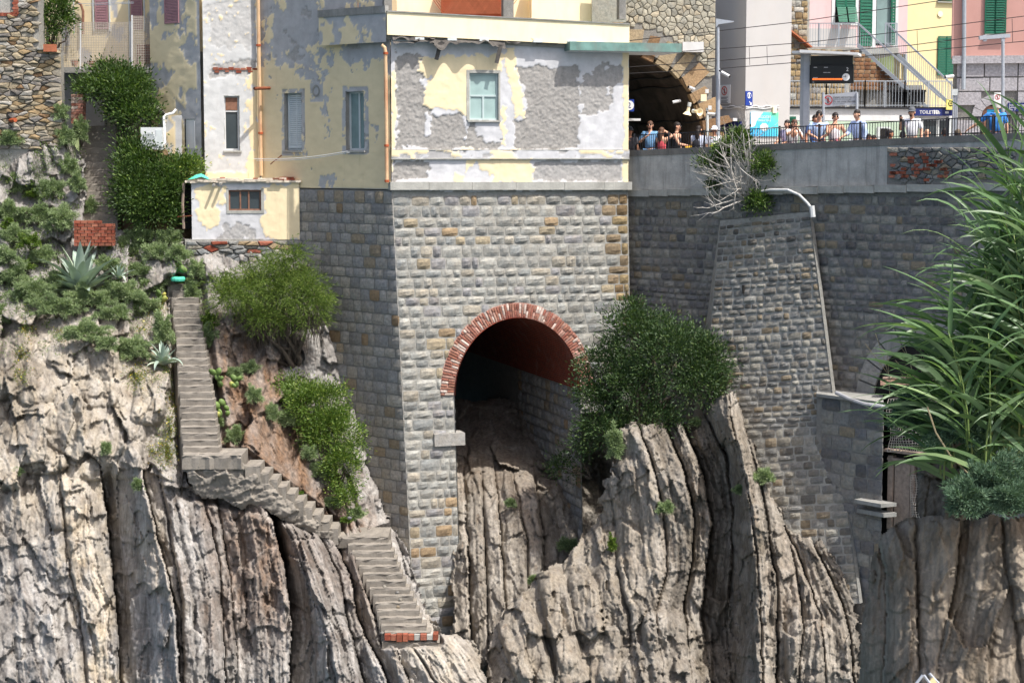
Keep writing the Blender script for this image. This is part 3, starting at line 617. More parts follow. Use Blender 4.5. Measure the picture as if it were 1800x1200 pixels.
lean1 = lambda z: .0306 * (ZT - z)                 # left arris drifts right as the batter grows
lean2 = lambda z: W2.L + .0672 * (ZT - z)
# arch
ua, za = W1.uv(910, 690); AU = float(ua); AZ = float(za); RA, RB = 2.16, 2.46; RT = .47
ub = lambda z: (AU - RA + .012 * (AZ - z), AU + RA)
pier = thing('abutment_wall', 'grey rock-faced stone abutment wall with brick-ringed arch under the yellow house', 'wall', W1.pt(2, ZB))
# mortar sheet with the opening cut out
def arch_pts(r, n=40, c=(AU, AZ)):
    return [(c[0] - (RA + r) * math.cos(math.pi * i / n), c[1] + (RB + r) * math.sin(math.pi * i / n)) for i in range(n + 1)]
mb = MB(); rm = .2; ap = arch_pts(rm)
def q4(mb, pts, W, off=0): mb.add([W.pt(u, z, off) for u, z in pts], [tuple(range(len(pts)))])
N = 12
for i in range(N):
    za_, zb_ = ZB + (AZ - ZB) * i / N, ZB + (AZ - ZB) * (i + 1) / N
    q4(mb, [(lean1(za_), za_), (ub(za_)[0], za_), (ub(zb_)[0], zb_), (lean1(zb_), zb_)], W1)
    if zb_ > 12: q4(mb, [(AU + RA, za_), (W1.L, za_), (W1.L, zb_), (AU + RA, zb_)], W1)
for (u0, z0), (u1, z1) in zip(ap[:-1], ap[1:]): q4(mb, [(u0, z0), (u1, z1), (u1, ZT), (u0, ZT)], W1)
q4(mb, [(lean1(AZ), AZ), (ap[0][0], AZ), (ap[0][0], ZT), (0, ZT)], W1); q4(mb, [(ap[-1][0], AZ), (W1.L, AZ), (W1.L, ZT), (ap[-1][0], ZT)], W1)
mb.wbox(W1, W1.L, W1.L + .004, 12, ZT, -1.2, 0)
mb.build('mortar_bed', M['mortar'], pier)
def span1(z):
    a, b = lean1(z) + .02, W1.L - .02
    if z < AZ:
        l, r = ub(z); return [(a, l)] + ([(r, b)] if z > 11.5 else [])
    if z < AZ + RB + RT:
        k = math.sqrt(max(0, 1 - ((z - AZ) / (RB + RT)) ** 2)) * (RA + RT) - .04; return [(a, AU - k), (AU + k, b)]
    return [(a, b)]
lst = courses(ZT - .16, ZB, (.25, .40), span1, (.28, .72), RND, .026)
right_edge = lambda c: (c - W1.O) @ W1.t > W1.L - .75 + .25 * random.random() and c[2] > 14.5
emit(pier, wall_frames(W1, lst, .058, RND), 'rockface', .75, lambda c: M['stone_brown'] if right_edge(c) else M['stone_front'])
# brick ring, two bricks deep
br = bpy.data.meshes.new('ring_brick'); v, f = stone_proto(77, .12, 3); br.from_pydata([tuple(q) for q in v], [], f); br.materials.append(M['brick'])
nb = 92; ring = thing  # keep name free
for i in range(nb):
    th = math.pi * (i + .5) / nb; cu, cz = math.cos(th), math.sin(th)
    for row in range(2):
        if row == 0: cutr = RND.choice((.5, .5, .27, .73, 1.0))
        if row == 1 and cutr == 1.0: continue
        r0, r1 = (0, RT * cutr) if row == 0 else (RT * cutr, RT)
        rr = (r0 + r1) / 2 + RND.uniform(-.012, .012); u = AU - (RA + rr) * cu; z = AZ + (RB + rr) * cz
        tn = np.array([(RA + rr) * cz, (RB + rr) * cu]); ds = np.hypot(*tn) * math.pi / nb; tn /= np.hypot(*tn); rd = np.array([-tn[1], tn[0]])
        upv = np.array([0, 0, 1.0]) - W1.n * W1.b
        o = bpy.data.objects.new('ring_brick', br); COL.objects.link(o); o.parent = pier
        c = W1.pt(u, z, .02 + RND.uniform(-.01, .012)) - ploc(pier)
        A = (W1.t * tn[0] + upv * tn[1]) * (ds * .86); Bv = (W1.t * rd[0] + upv * rd[1]) * (r1 - r0 - .012); n_ = W1.n * .12
        o.matrix_basis = Matrix([[A[k], n_[k], Bv[k], c[k]] for k in range(3)] + [[0, 0, 0, 1]])
mb = MB()
a0, a1 = arch_pts(.0), arch_pts(RT + .01)
for k in range(len(a0) - 1): mb.add([W1.pt(*a0[k], .02), W1.pt(*a0[k + 1], .02), W1.pt(*a1[k + 1], .02), W1.pt(*a1[k], .02)], [(0, 1, 2, 3)])
# missing second-row bricks leave this pale render showing
mb.build('ring_mortar', mortar('pink_mortar', S(190, 150, 136)), pier)
# vault and jambs running back under the railway
DEP = 17.0
mb = MB(); a0 = arch_pts(-.004)
for k in range(len(a0) - 1):
    for j in range(6):
        d0, d1 = .12 - j * DEP / 6, .12 - (j + 1) * DEP / 6
        mb.add([W1.pt(*a0[k], d0), W1.pt(*a0[k], d1), W1.pt(*a0[k + 1], d1), W1.pt(*a0[k + 1], d0)], [(0, 1, 2, 3)])
def brickwall_mat():
    t = NT('vault_brickwork'); tc = t.n('ShaderNodeCombineXYZ'); sp = t.n('ShaderNodeSeparateXYZ'); t.l(t.pos, sp.inputs[0])
    t.l(t.math('ADD', t.math('MULTIPLY', sp.outputs[1], 1.0), t.math('MULTIPLY', sp.outputs[0], -.3)), tc.inputs[0]); t.l(sp.outputs[2], tc.inputs[1])
    b = t.n('ShaderNodeTexBrick'); t.l(tc.outputs[0], b.inputs[0]); b.inputs['Scale'].default_value = 1
    b.inputs['Brick Width'].default_value = .26; b.inputs['Row Height'].default_value = .075; b.inputs['Mortar Size'].default_value = .008
    b.inputs['Color1'].default_value = (*S(140, 62, 44), 1); b.inputs['Color2'].default_value = (*S(116, 52, 40), 1); b.inputs['Mortar'].default_value = (*S(130, 104, 92), 1)
    col = t.mix(t.mr(t.noise(2, 6), .55, .75, 0, .5), b.outputs[0], S(150, 120, 110))
    return t.done(col, .95, t.bump(b.outputs['Fac'], -.4, .03), 0, .1)
mb.build('vault', brickwall_mat(), pier)
for side in (0, 1):
    mb = MB()
    u = AU + (RA if side else -RA); zlo = 4
    def jp(z, d): return W1.pt(u if side else ub(z)[0], z, d)
    for i in range(8):
        z0, z1 = zlo + (AZ - zlo) * i / 8, zlo + (AZ - zlo) * (i + 1) / 8
        mb.add([jp(z0, .05), jp(z0, -DEP), jp(z1, -DEP), jp(z1, .05)], [(0, 1, 2, 3)])
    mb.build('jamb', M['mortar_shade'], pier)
    # stones of the jamb
    lst = courses(AZ - .02, 5 if side else 9, (.3, .42), lambda z: [(-6.5 if side else -.9, -.02)], (.35, .6), RND, .03); fr = []
    for (d, z, w, h) in lst:
        c = W1.pt((u - 0.0) if side else ub(z)[0], z, d); fr.append((c, W1.n * w * (-1 if side else 1), W1.t * (-.07 if side else .07), np.array([0, 0, h])))
    emit(pier, fr, 'rockface', .75, lambda c: M['stone_side'], 140, 'jamb_stone', 'jamb_infill')
W1.box(mb := MB(), 762, 762, 816, 781, -.5, .12); mb.build('corbel_stone', M['stone_side'], pier)
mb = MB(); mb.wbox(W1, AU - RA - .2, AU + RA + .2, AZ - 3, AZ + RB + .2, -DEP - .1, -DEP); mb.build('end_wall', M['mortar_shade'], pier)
mb = MB(); W1.box(mb, 797, 540, 801, 556, 0, .006); mb.build('drain_slot', M['void'], pier)
# left flank
flank = thing('flank_wall', 'shaded grey ashlar flank wall beside the tamarisk, below the ochre house wall', 'wall', W2.pt(1, ZB))
mb = MB()
for i in range(N):
    z0, z1 = ZB + (ZT - ZB) * i / N, ZB + (ZT - ZB) * (i + 1) / N
    q4(mb, [(-2.4, z0), (lean2(z0), z0), (lean2(z1), z1), (-2.4, z1)], W2)
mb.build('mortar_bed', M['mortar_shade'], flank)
lst = courses(ZT - .02, 5.0, (.30, .42), lambda z: [(-.25, lean2(z) + .03)], (.34, .7), RND, .02)
emit(flank, wall_frames(W2, lst, .07, RND), 'ashlar', .22, lambda c: M['stone_side'], 300)

# --- retaining wall of the railway platform, running towards the viewer on the right
W3 = Wall((1100, 3.1), (1800, -7.4), 0, ZT)
zp = lambda u: 20.10 + .48 * u / W3.L                # top of the parapet
zl = lambda u: float(P(1105, 345, 3.0)[2]) + .42 * u / W3.L - .0   # ledge underside
ret = thing('retaining_wall', 'dark grey stone retaining wall below the station platform with ledge and parapet', 'wall', W3.pt(5, 4))
mb = MB(); mb.wbox(W3, -.6, W3.L + 6, 1, 18.3, -2.2, 0); mb.build('mortar_bed', M['mortar_dark'], ret)
stripf = lambda: strip(W3, -.6, W3.L + 6, lambda u: 18.3, lambda u: zl(u) + .1, 0, 2.2, 1)
def u3(px, py): return tuple(float(q) for q in W3.uv(px, py))
AR3 = u3(1640, 720); R3 = 2.05
def span3(z):
    iv = [(.02, W3.L + .2)]
    if AR3[1] - 5 < z < AR3[1] + R3 + .55:
        k = (R3 + .55) * (1 if z < AR3[1] else math.sqrt(max(0, 1 - ((z - AR3[1]) / (R3 + .55)) ** 2))); iv = [(.02, AR3[0] - k), (AR3[0] + k, W3.L + .2)]
    return [q for q in iv if q[1] > q[0] + .1]
lst = courses(19.0, 6.5, (.17, .30), span3, (.22, .56), RND, .028)
def behind(q):
    x, y = proj(W3.pt(q[0], q[1])); return 1275 - .1 * (y - 390) < x < 1415 + .12 * (y - 380) and y > 400
lst = [q for q in lst if q[1] + q[3] / 2 < zl(q[0]) and not behind(q)]      # hidden behind the buttress
vis = [q for q in lst if proj(W3.pt(q[0], q[1]))[0] < 1700]
emit(ret, wall_frames(W3, vis, .075, RND), 'coursed', .45, lambda c: M['stone_wall'], 300)
# ledge stones
u = 0.05; i = 0
while u < W3.L:
    w = RND.uniform(.85, 1.35); mb = MB(); mb.wbox(W3, u, min(u + w - .015, W3.L), zl(u) , zl(u) + .215, .03, .17 + RND.uniform(-.02, .02))
    mb.build('ledge_stone', M['concrete_lt'], ret); u += w
def strip(W, u0, u1, zf0, zf1, off, th, n=40):
    mb = MB()
    for i in range(n):
        a, b = u0 + (u1 - u0) * i / n, u0 + (u1 - u0) * (i + 1) / n
        mb.hexa([W.pt(a, zf0(a), off), W.pt(b, zf0(b), off), W.pt(b, zf0(b), off - th), W.pt(a, zf0(a), off - th), W.pt(a, zf1(a), off), W.pt(b, zf1(b), off), W.pt(b, zf1(b), off - th), W.pt(a, zf1(a), off - th)])
    return mb
stripf().build('upper_bed', M['mortar_dark'], ret)
# rendered parapet
strip(W3, .03, W3.L + 6, lambda u: zl(u) + .2, lambda u: zp(u) - .2, .06, .4, 1).build('parapet', M['parapet'], ret)
u = .03
while u < W3.L + 1:
    w = 1.9; mb = strip(W3, u, u + w - .012, lambda q: zp(q) - .2, zp, .085, .45, 1); mb.build('coping_stone', concrete('coping_concrete', S(128, 124, 118)) if 'coping_concrete' not in bpy.data.materials else bpy.data.materials['coping_concrete'], ret); u += w
# patch of exposed rubble and brick in the parapet
def polystones(parent, W, box, n, sx, sy, depth, matfn, accept=None, name='stone', shrink=.025, off=0.0, seed=1, jit=.5, maxn=300):
    r = random.Random(seed); u0, z0, u1, z1 = box; ar = (u1 - u0) * (z1 - z0); cell = math.sqrt(ar / n * sx / sy); ch = ar / n / cell
    nu = max(1, int((u1 - u0) / cell)); nz = max(1, int((z1 - z0) / ch)); sites = []
    for j in range(nz):
        for i in range(nu): sites.append((u0 + (i + .5 + (j % 2) * .5 - .25 + r.uniform(-jit, jit) * .9) * (u1 - u0) / nu, z0 + (j + .5 + r.uniform(-jit, jit) * .8) * (z1 - z0) / nz))
    cells = cut_voronoi(sites, (u0 - .1, z0, u1 + .1, z1), sx, sy); cnt = 0; SV, SF = {}, {}
    for sxy, poly in zip(sites, cells):
        if len(poly) < 3 or (accept and not accept(*sxy)): continue
        pc = np.mean(np.array(poly), 0); rot = []
        for q in poly:
            d = np.array(q) - pc; L = np.hypot(*d) + 1e-6; rot.append(pc + d * max(.3, (L - shrink) / L))
        m = len(rot); dd = depth * r.uniform(.6, 1.5)
        ring = [W.pt(q[0], q[1], off - .03) for q in rot] + [W.pt(q[0], q[1], off + dd * .6) for q in rot]
        # chamfer: cut corners a little for a worn outline
        top = [W.pt(*(pc + (q - pc) * r.uniform(.74, .9)), off + dd * r.uniform(.8, 1.1)) for q in rot]
        vs = ring + top + [W.pt(*pc, off + dd * 1.1)]; fs = []
        for i in range(m):
            j = (i + 1) % m; fs += [(i, j, m + j, m + i), (m + i, m + j, 2 * m + j, 2 * m + i), (2 * m + i, 2 * m + j, 3 * m)]
        mm = matfn(sxy)
        if cnt < maxn: mesh(name, vs, fs, mm, parent)
        else:
            V = SV.setdefault(mm.name, []); F = SF.setdefault(mm.name, []); b = len(V); V += [tuple(q) for q in vs]; F += [tuple(b + t for t in f) for f in fs]
        cnt += 1
    for k in SV: tag(mesh(name + '_infill', SV[k], SF[k], bpy.data.materials[k], parent), kind='stuff')
pu0, _ = u3(1566, 300)
mb = MB(); W3.box(mb, 1562, 264, 1800, 327, .05, .064); mb.build('rubble_bed', M['mortar_dark'], ret)
rp = random.Random(3)
zr0 = lambda u: zl(u) + .24; 
polystones(ret, W3, (pu0, 18.95, W3.L - .3, 20.18), 130, 1.7, 1.0, .05, lambda s: M['stone_wall'] if rp.random() < .75 else M['stone_slate'], lambda u, z: z < zp(u) - .3 and z > zl(u) + .27 and fbm(np.array(u * 2.), np.array(z * 2.), 3, 2) + (u - pu0) * 1.2 > -.1, 'rubble_stone', .02, .064, 4)
for i in range(34):
    x = rp.uniform(1566, 1665); y = 269 + 6.4 * rp.randrange(8); mb = MB(); W3.box(mb, x, y, x + rp.uniform(8, 12), y + 5, .06, .135); mb.build('brick', M['brick_red'], ret)
# stone arch in the lower wall at right
mb = MB(); nv = 12
for i in range(nv):
    a, b = math.pi * i / nv + .012, math.pi * (i + 1) / nv - .012; pl = [(AR3[0] - R * math.cos(q), AR3[1] + R * math.sin(q)) for R, q in ((R3, a), (R3, b), (R3 + .62, b), (R3 + .62, a))]
    MB().prism([W3.pt(u, z, .0) for u, z in pl], W3.n * .09).build('voussoir', M['stone_side'] if i % 3 else M['concrete'], ret)
pl = [(AR3[0] - R3 * math.cos(math.pi * i / 24), AR3[1] + R3 * math.sin(math.pi * i / 24)) for i in range(25)] + [(AR3[0] + R3, AR3[1] - 6), (AR3[0] - R3, AR3[1] - 6)]
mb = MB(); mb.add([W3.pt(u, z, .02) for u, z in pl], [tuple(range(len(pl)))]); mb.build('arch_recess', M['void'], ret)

# --- battered buttress
w3y = lambda px: float(W3.pt(W3.uv(px, 380)[0], 18)[1])
BQ = [P(1266, 388, w3y(1266) - .08), P(1424, 372, w3y(1424) - .08), P(1512, 1060, -5.7), P(1206, 1060, -2.3)]
def bpt(u, v, off=0.0):
    a = BQ[0] + (BQ[1] - BQ[0]) * u; b = BQ[3] + (BQ[2] - BQ[3]) * u; p = a + (b - a) * v
    bend = (.35 * u * (1 - u) * 4) * min(1, v * 3) * np.array([-.1, -.55, 0]) * 0.6
    return p + bend + off * bn(u, v)
def bn(u, v):
    tu = (BQ[1] - BQ[0]) * (1 - v) + (BQ[2] - BQ[3]) * v; tv = (BQ[3] - BQ[0]) * (1 - u) + (BQ[2] - BQ[1]) * u
    n = np.cross(tv, tu); n = n / np.linalg.norm(n); return n if n[1] < 0 else -n
but = thing('buttress', 'tall battered stone buttress leaning on the retaining wall behind the rock outcrop', 'buttress', BQ[3])
mb = MB(); n = 16
g = [[bpt(i / n, j / n) for i in range(n + 1)] for j in range(n + 1)]
for j in range(n):
    for i in range(n): mb.add([g[j][i], g[j + 1][i], g[j + 1][i + 1], g[j][i + 1]], [(0, 1, 2, 3)])
for j in range(n):   # side faces back to the wall
    for i, k in ((0, -1), (n, 1)):
        a, b = g[j][i], g[j + 1][i]; dv = np.array([.62 * k * 0 + .1 * k, 3.2, 0]); mb.add([a, b, b + dv, a + dv], [(0, 1, 2, 3)])
mb.build('mortar_bed', M['mortar'], but)
H = np.linalg.norm(BQ[3] - BQ[0]); fr = []; v = .012
while v < .97:
    hh = RND.uniform(.15, .25) if v < .55 else RND.uniform(.2, .32); vm = v + hh / H / 2; Wd = np.linalg.norm(bpt(1, vm) - bpt(0, vm)); u = 0.0
    while u < 1:
        w = RND.uniform(.2, .5) * (1.2 if v > .5 else 1); uu = min(u + w / Wd, 1.0)
        if 1 - uu < .04: uu = 1.0
        c = bpt((u + uu) / 2, vm, 0); a = bpt(uu, vm) - bpt(u, vm); L = np.linalg.norm(a); up = bpt((u + uu) / 2, vm - .01) - bpt((u + uu) / 2, vm + .01); up /= np.linalg.norm(up)
        fr.append((c + up * RND.uniform(-.015, .015), a * (L - RND.uniform(.02, .07)) / L, bn((u + uu) / 2, vm) * .06 * RND.uniform(.4, 1.7), up * (hh - RND.uniform(.02, .06)))); u = uu
    v += hh / H
emit(but, fr, 'coursed', .45, lambda c: M['stone_butt'], 300)
mb = MB(); [mb.add([bpt(1, j / 12, .04), bpt(1, (j + 1) / 12, .04), bpt(1, (j + 1) / 12, .04) + np.array([.11, .1, 0]), bpt(1, j / 12, .04) + np.array([.11, .1, 0])], [(0, 1, 2, 3)]) for j in range(12)]; mb.build('edge_render', M['mortar_shade'], but)
MB().tube([P(1330, 338, w3y(1330) - .35), P(1355, 334, w3y(1355) - .35), P(1385, 334, w3y(1385) - .35), P(1405, 343, w3y(1405) - .3), P(1420, 358, w3y(1420) - .3), P(1427, 368, w3y(1427) - .3)], .045, 8).build('drain_hose', M['pvc'], but)
MB().tube([P(1427, 362, w3y(1427) - .3), P(1429, 382, w3y(1427) - .35)], .085, 8).build('drain_spout', M['pvc'], but)
MB().tube([P(1452, 598, -2.9), P(1454, 616, -2.95)], .07, 8).build('lower_spout', M['pvc'], but)
for (px, py) in ((1348, 420), (1306, 508), (1375, 508), (1360, 432)):
    mb = MB(); mb.box(*(lambda q: (q[0] - .03, q[0] + .03, q[1] - .14, q[1] + .1, q[2] - .13, q[2] + .13))(P(px, py, -1.1 if py > 500 else -.55))); mb.build('weep_slot', M['void'], but)
# --- lower stone pier right of the buttress, with ledge, pipe and slab shelf
W5 = Wall((1452, -4.1), (1562, -5.9), 0)
W5s = Wall((1562, -5.2), (1600, -3.6), 0)
lp = thing('stone_pier', 'dark stone pier with corbelled ledge between the buttress and the netted doorway', 'wall', P(1500, 1000, -4))
za5 = float(W5.uv(1510, 705)[1]); fp5 = [W5.pt(-.2, 3), W5.pt(W5.L, 3), W5.pt(W5.L, 3) + np.array([.5, 2.6, 0]), W5.pt(-.2, 3) + np.array([.4, 2.6, 0])]; MB().prism(fp5, (0, 0, za5 - 3)).build('mortar_bed', M['mortar_dark'], lp)
lst = courses(za5 - .02, 6.5, (.3, .42), lambda z: [(0, W5.L + .02)], (.4, .8), RND, .02); emit(lp, wall_frames(W5, lst, .07, RND), 'ashlar', .22, lambda c: M['stone_wall'], 120)
fl = [W5.pt(-.1, za5, .14), W5.pt(W5.L + .1, za5, .14), W5.pt(W5.L + .1, za5, .14) + np.array([.3, 1.6, 0]), W5.pt(-.1, za5, .14) + np.array([.3, 1.6, 0])]; MB().prism(fl, (0, 0, .09)).build('ledge', M['concrete'], lp)
MB().tube([P(1470, 690, -4.9), P(1495, 702, -5.5), P(1520, 710, -6.0), P(1550, 714, -6.3), P(1568, 716, -6.3)], .06, 8).build('gutter_pipe', M['pvc_grey'], lp)
for (a, b, o1) in ((874, 888, .42), (891, 906, .3)):
    mb = MB(); q0, z1_ = W5.uv(1518, a); q1, z0_ = W5.uv(1560, b); pl = [W5.pt(float(q0), float(z0_), -.1), W5.pt(float(q0), float(z0_), o1), W5.pt(float(q1) + .1, float(z0_), o1), W5.pt(float(q1) + .25, float(z0_), -.1)]; MB().prism(pl, (0, 0, float(z1_ - z0_))).build('corbel_slab', M['concrete'], lp)
# netted wooden doorway right of the pier
W6d = Wall((1560, -5.6), (1660, -6.9)); dw = thing('netted_doorway', 'old timber doorway with torn white netting between the stone pier and the rock pillar', 'door', W6d.pt(.5, 8))
W6d.box(mb := MB(), 1560, 700, 1660, 930, -1.6, -.2); mb.build('dark_recess', M['void'], dw)
for (a, b, c, d, o) in ((1561, 800, 1567, 930, .0), (1572, 810, 1596, 930, -.04), (1600, 812, 1604, 930, -.02), (1632, 800, 1638, 930, 0)): W6d.box(mb := MB(), a, b, c, d, -.18, o); mb.build('door_board', M['wood_grey'], dw)
W6d.box(mb := MB(), 1556, 792, 1650, 800, -.2, .12); mb.build('lintel', M['wood_grey'], dw); W6d.box(mb := MB(), 1560, 803, 1640, 818, -.18, .02); mb.build('lintel_board', M['wood_grey'], dw)
def net(px0, py0, px1, py1, n, m_, off, seed, name='netting'):
    mb = MB(); rs = random.Random(seed); g = [[W6d.pt(*W6d.uv(px0 + (px1 - px0) * i / n, py0 + (py1 - py0) * j / m_), off + .12 * math.sin(i * .5 + seed) * math.sin(j * .35) + rs.uniform(-.015, .015)) for i in range(n + 1)] for j in range(m_ + 1)]
    for j in range(m_ + 1):
        for i in range(n + 1):
            if i < n: mb.bar(g[j][i], g[j][i + 1], .014)
            if j < m_: mb.bar(g[j][i], g[j + 1][i], .014)
    mb.build(name, M['net'], dw)
net(1600, 835, 1632, 912, 8, 18, -.02, 3); net(1566, 700, 1640, 792, 16, 20, .12, 8)
wb = thing('plank_shelf', 'pinkish plank beam sticking out of the stone arch behind the reeds', 'plank', P(1600, 670, -5)); MB().bar(P(1548, 672, -5.0), P(1650, 670, -5.4), .3, .13).build('beam', grain('pinkish_wood', S(176, 140, 120), .15, 8, .9, .2), wb); MB().bar(P(1552, 664, -4.9), P(1650, 662, -5.3), .25, .04).build('top_plank', M['wood_grey'], wb)

# ------------------------------------------------------------------ the yellow house
def mesh_grid(name, W, rect, holes, attrf, m, parent, res=.035, relief=True, off=0.0):
    """plaster face on wall W over a photo rectangle, with holes; vertices carry paint / rough masks"""
    (x0, y0, x1, y1) = rect; ua_, zt = W.uv(x0, y0); ub_, zb = W.uv(x1, y1)
    bu = {float(ua_), float(ub_)}; bz = {float(zt), float(zb)}; H = []
    for (a, b, c, d) in holes:
        um, zm = W.uv((a + c) / 2, (b + d) / 2); h0 = W.uv(a, (b + d) / 2)[0]; h1 = W.uv(c, (b + d) / 2)[0]; g1 = W.uv((a + c) / 2, b)[1]; g0 = W.uv((a + c) / 2, d)[1]
        H.append((float(h0), float(g0), float(h1), float(g1))); bu |= {float(h0), float(h1)}; bz |= {float(g0), float(g1)}
    def fill(bs):
        bs = sorted(bs); out = []
        for a, b in zip(bs[:-1], bs[1:]):
            n = max(1, int(round((b - a) / res))); out += list(np.linspace(a, b, n, endpoint=False))
        return np.array(out + [bs[-1]])
    us, zs = fill(bu), fill(bz); U, Z = np.meshgrid(us, zs); pts = W.pt(U, Z, off); px, py = proj(pts)
    at = attrf(px, py); pa = np.clip(at['paint'], 0, 1); ro = np.clip(at['rough'], 0, 1) * (1 - pa)
    if relief: pts = W.pt(U, Z, off + .012 * pa - .022 * ro * (1 + .6 * fbm(px / 3, py / 3, 4, 2)) + .006 * fbm(px / 12, py / 12, 8, 3))
    cu = (us[:-1] + us[1:]) / 2; cz = (zs[:-1] + zs[1:]) / 2; CU, CZ_ = np.meshgrid(cu, cz); keep = np.ones(CU.shape, bool)
    for (a, b, c, d) in H: keep &= ~((CU > a) & (CU < c) & (CZ_ > b) & (CZ_ < d))
    i = np.arange(U.size).reshape(U.shape)
    F = np.stack([i[:-1, :-1][keep], i[:-1, 1:][keep], i[1:, 1:][keep], i[1:, :-1][keep]], 1)
    return mesh(name, pts, F, m, parent, True, dict(paint=pa, rough=ro)), H
def window(parent, W, h, frame_m, glass_m, dep=.16, bars=(), fw=.055, name='window', reveal_m=None, sill=True, shutter=None, frame_dep=.04):
    """reveal, frame, glazing bars and panes in the opening h = (u0, z0, u1, z1); bars: ('v', fraction) or ('h', fraction)"""
    u0, z0, u1, z1 = h; r = MB(); t = .02
    r.wbox(W, u0 - t, u0, z0 - t, z1 + t, -dep, .0); r.wbox(W, u1, u1 + t, z0 - t, z1 + t, -dep, .0); r.wbox(W, u0, u1, z1, z1 + t, -dep, .0); r.wbox(W, u0, u1, z0 - t, z0, -dep, 0)
    w = r.build(name, reveal_m or M['concrete_lt'], parent)
    f = MB(); d0, d1 = -dep, -dep + frame_dep
    f.wbox(W, u0, u0 + fw, z0, z1, d0, d1); f.wbox(W, u1 - fw, u1, z0, z1, d0, d1); f.wbox(W, u0 + fw, u1 - fw, z1 - fw, z1, d0, d1); f.wbox(W, u0 + fw, u1 - fw, z0, z0 + fw, d0, d1)
    for b in bars:
        k, q = b[0], b[1]; lo, hi = (b[2], b[3]) if len(b) > 3 else (0, 1)
        if k == 'v': uu = u0 + (u1 - u0) * q; f.wbox(W, uu - fw / 2, uu + fw / 2, z0 + fw + (z1 - z0) * lo, z0 + (z1 - z0) * hi - (fw if hi == 1 else 0), d0, d1 + .004)
        else: zz = z0 + (z1 - z0) * q; f.wbox(W, u0 + fw, u1 - fw, zz - fw / 2, zz + fw / 2, d0, d1 + .006)
    f.build('frame', frame_m, w)
    g = MB(); g.wbox(W, u0 + fw * .5, u1 - fw * .5, z0 + fw * .5, z1 - fw * .5, -dep - .02, -dep + .012); g.build('pane', glass_m, w)
    if sill: s_ = MB(); s_.wbox(W, u0 - .06, u1 + .06, z0 - .07, z0 - .021, -.1, .07); s_.build('sill', M['concrete_lt'], w)
    return w
def slats(parent, W, h, m, dep, n, name='shutter'):
    u0, z0, u1, z1 = h; w = MB(); fw = .05
    w.wbox(W, u0, u0 + fw, z0, z1, dep - .04, dep); w.wbox(W, u1 - fw, u1, z0, z1, dep - .04, dep); w.wbox(W, u0 + fw, u1 - fw, z1 - fw, z1, dep - .04, dep); w.wbox(W, u0 + fw, u1 - fw, z0, z0 + fw, dep - .04, dep)
    o = w.build(name, m, parent); s_ = MB()
    for i in range(n):
        a = z0 + fw + (z1 - z0 - 2 * fw) * i / n; b = a + (z1 - z0 - 2 * fw) / n * .86; q = W.pt
        s_.hexa([q(u0 + fw, a, dep + .0), q(u1 - fw, a, dep + .0), q(u1 - fw, a, dep - .02), q(u0 + fw, a, dep - .02), q(u0 + fw, b, dep - .02), q(u1 - fw, b, dep - .02), q(u1 - fw, b, dep - .04), q(u0 + fw, b, dep - .04)])
    s_.build('louvres', m, o); return o
house = thing('yellow_house', 'old yellow house with peeling plaster standing on the arched abutment', 'house', W1v.pt(2, ZT))
W4 = Wall((355, 3.9), (456, 4.4)); W6 = Wall((262, 5.6), (355, 3.9))
def nz(px, py, sx, sy, s, o=4): return fbm(px / sx, py / sy, s, o, .6)
def f_attr(px, py):
    J = lambda poly, a=5, s=0: jagpoly(px, py, poly, a, 11, s) * 1.0
    pa = np.maximum.reduce([J([(738, 104), (815, 98), (884, 96), (884, 128), (826, 128), (824, 205), (800, 198), (772, 186), (745, 192), (750, 160), (758, 140), (735, 124)]),
        J([(886, 84), (905, 82), (906, 120), (918, 150), (922, 206), (905, 212), (903, 170), (893, 140)], 4, 3), J([(818, 280), (934, 278), (940, 320), (868, 320), (862, 300), (845, 298), (840, 286), (818, 304)], 4, 5), J([(800, 304), (818, 308), (812, 322), (798, 320)], 3, 6),
        J([(1093, 90), (1106, 90), (1106, 335), (1094, 335), (1097, 200)], 3, 7), J([(686, 130), (694, 120), (698, 215), (692, 300), (686, 300)], 4, 8), J([(812, 262), (930, 262), (930, 280), (812, 280)], 6, 9), J([(880, 185), (888, 190), (888, 258), (882, 258)], 4, 10)])
    ro = np.maximum.reduce([J([(696, 92), (748, 100), (742, 150), (760, 195), (752, 260), (697, 260)], 6, 11), J([(755, 205), (815, 200), (822, 262), (752, 262)], 5, 12), J([(905, 118), (1018, 116), (1018, 262), (903, 262), (903, 215), (924, 208), (924, 160)], 4, 13),
        .9 * J([(1040, 118), (1096, 112), (1096, 140), (1075, 150), (1068, 190), (1040, 205), (1020, 200), (1020, 150)], 9, 14), J([(690, 282), (756, 282), (752, 316), (690, 316)], 5, 15), .8 * J([(938, 282), (1092, 282), (1092, 318), (938, 318)], 4, 16), J([(822, 214), (840, 214), (836, 240), (880, 248), (880, 262), (820, 262)], 4, 17)])
    ro = ro * (1 - .9 * J([(836, 222), (868, 220), (884, 254), (850, 252)], 5, 18)) * (1 - J([(748, 200), (756, 196), (757, 240), (748, 244)], 3, 19))
    return dict(paint=pa, rough=np.clip(ro, 0, 1))
wf, H1 = mesh_grid('front_plaster', W1v, (687, 70, 1104, 336), [(825, 129, 876, 211)], f_attr, M['plaster'], house)
mb = MB(); u0, z0, u1, z1 = H1[0]
for (a, b, c, d) in ((u0 - .1, z0 - .02, u0 - .002, z1 + .1), (u1 + .002, z0 - .02, u1 + .06, z1 + .1), (u0 - .002, z1 + .002, u1 + .002, z1 + .1)): mb.wbox(W1v, a, c, b, d, -.02, .022)
mb.build('window_surround', M['concrete_lt'], house)
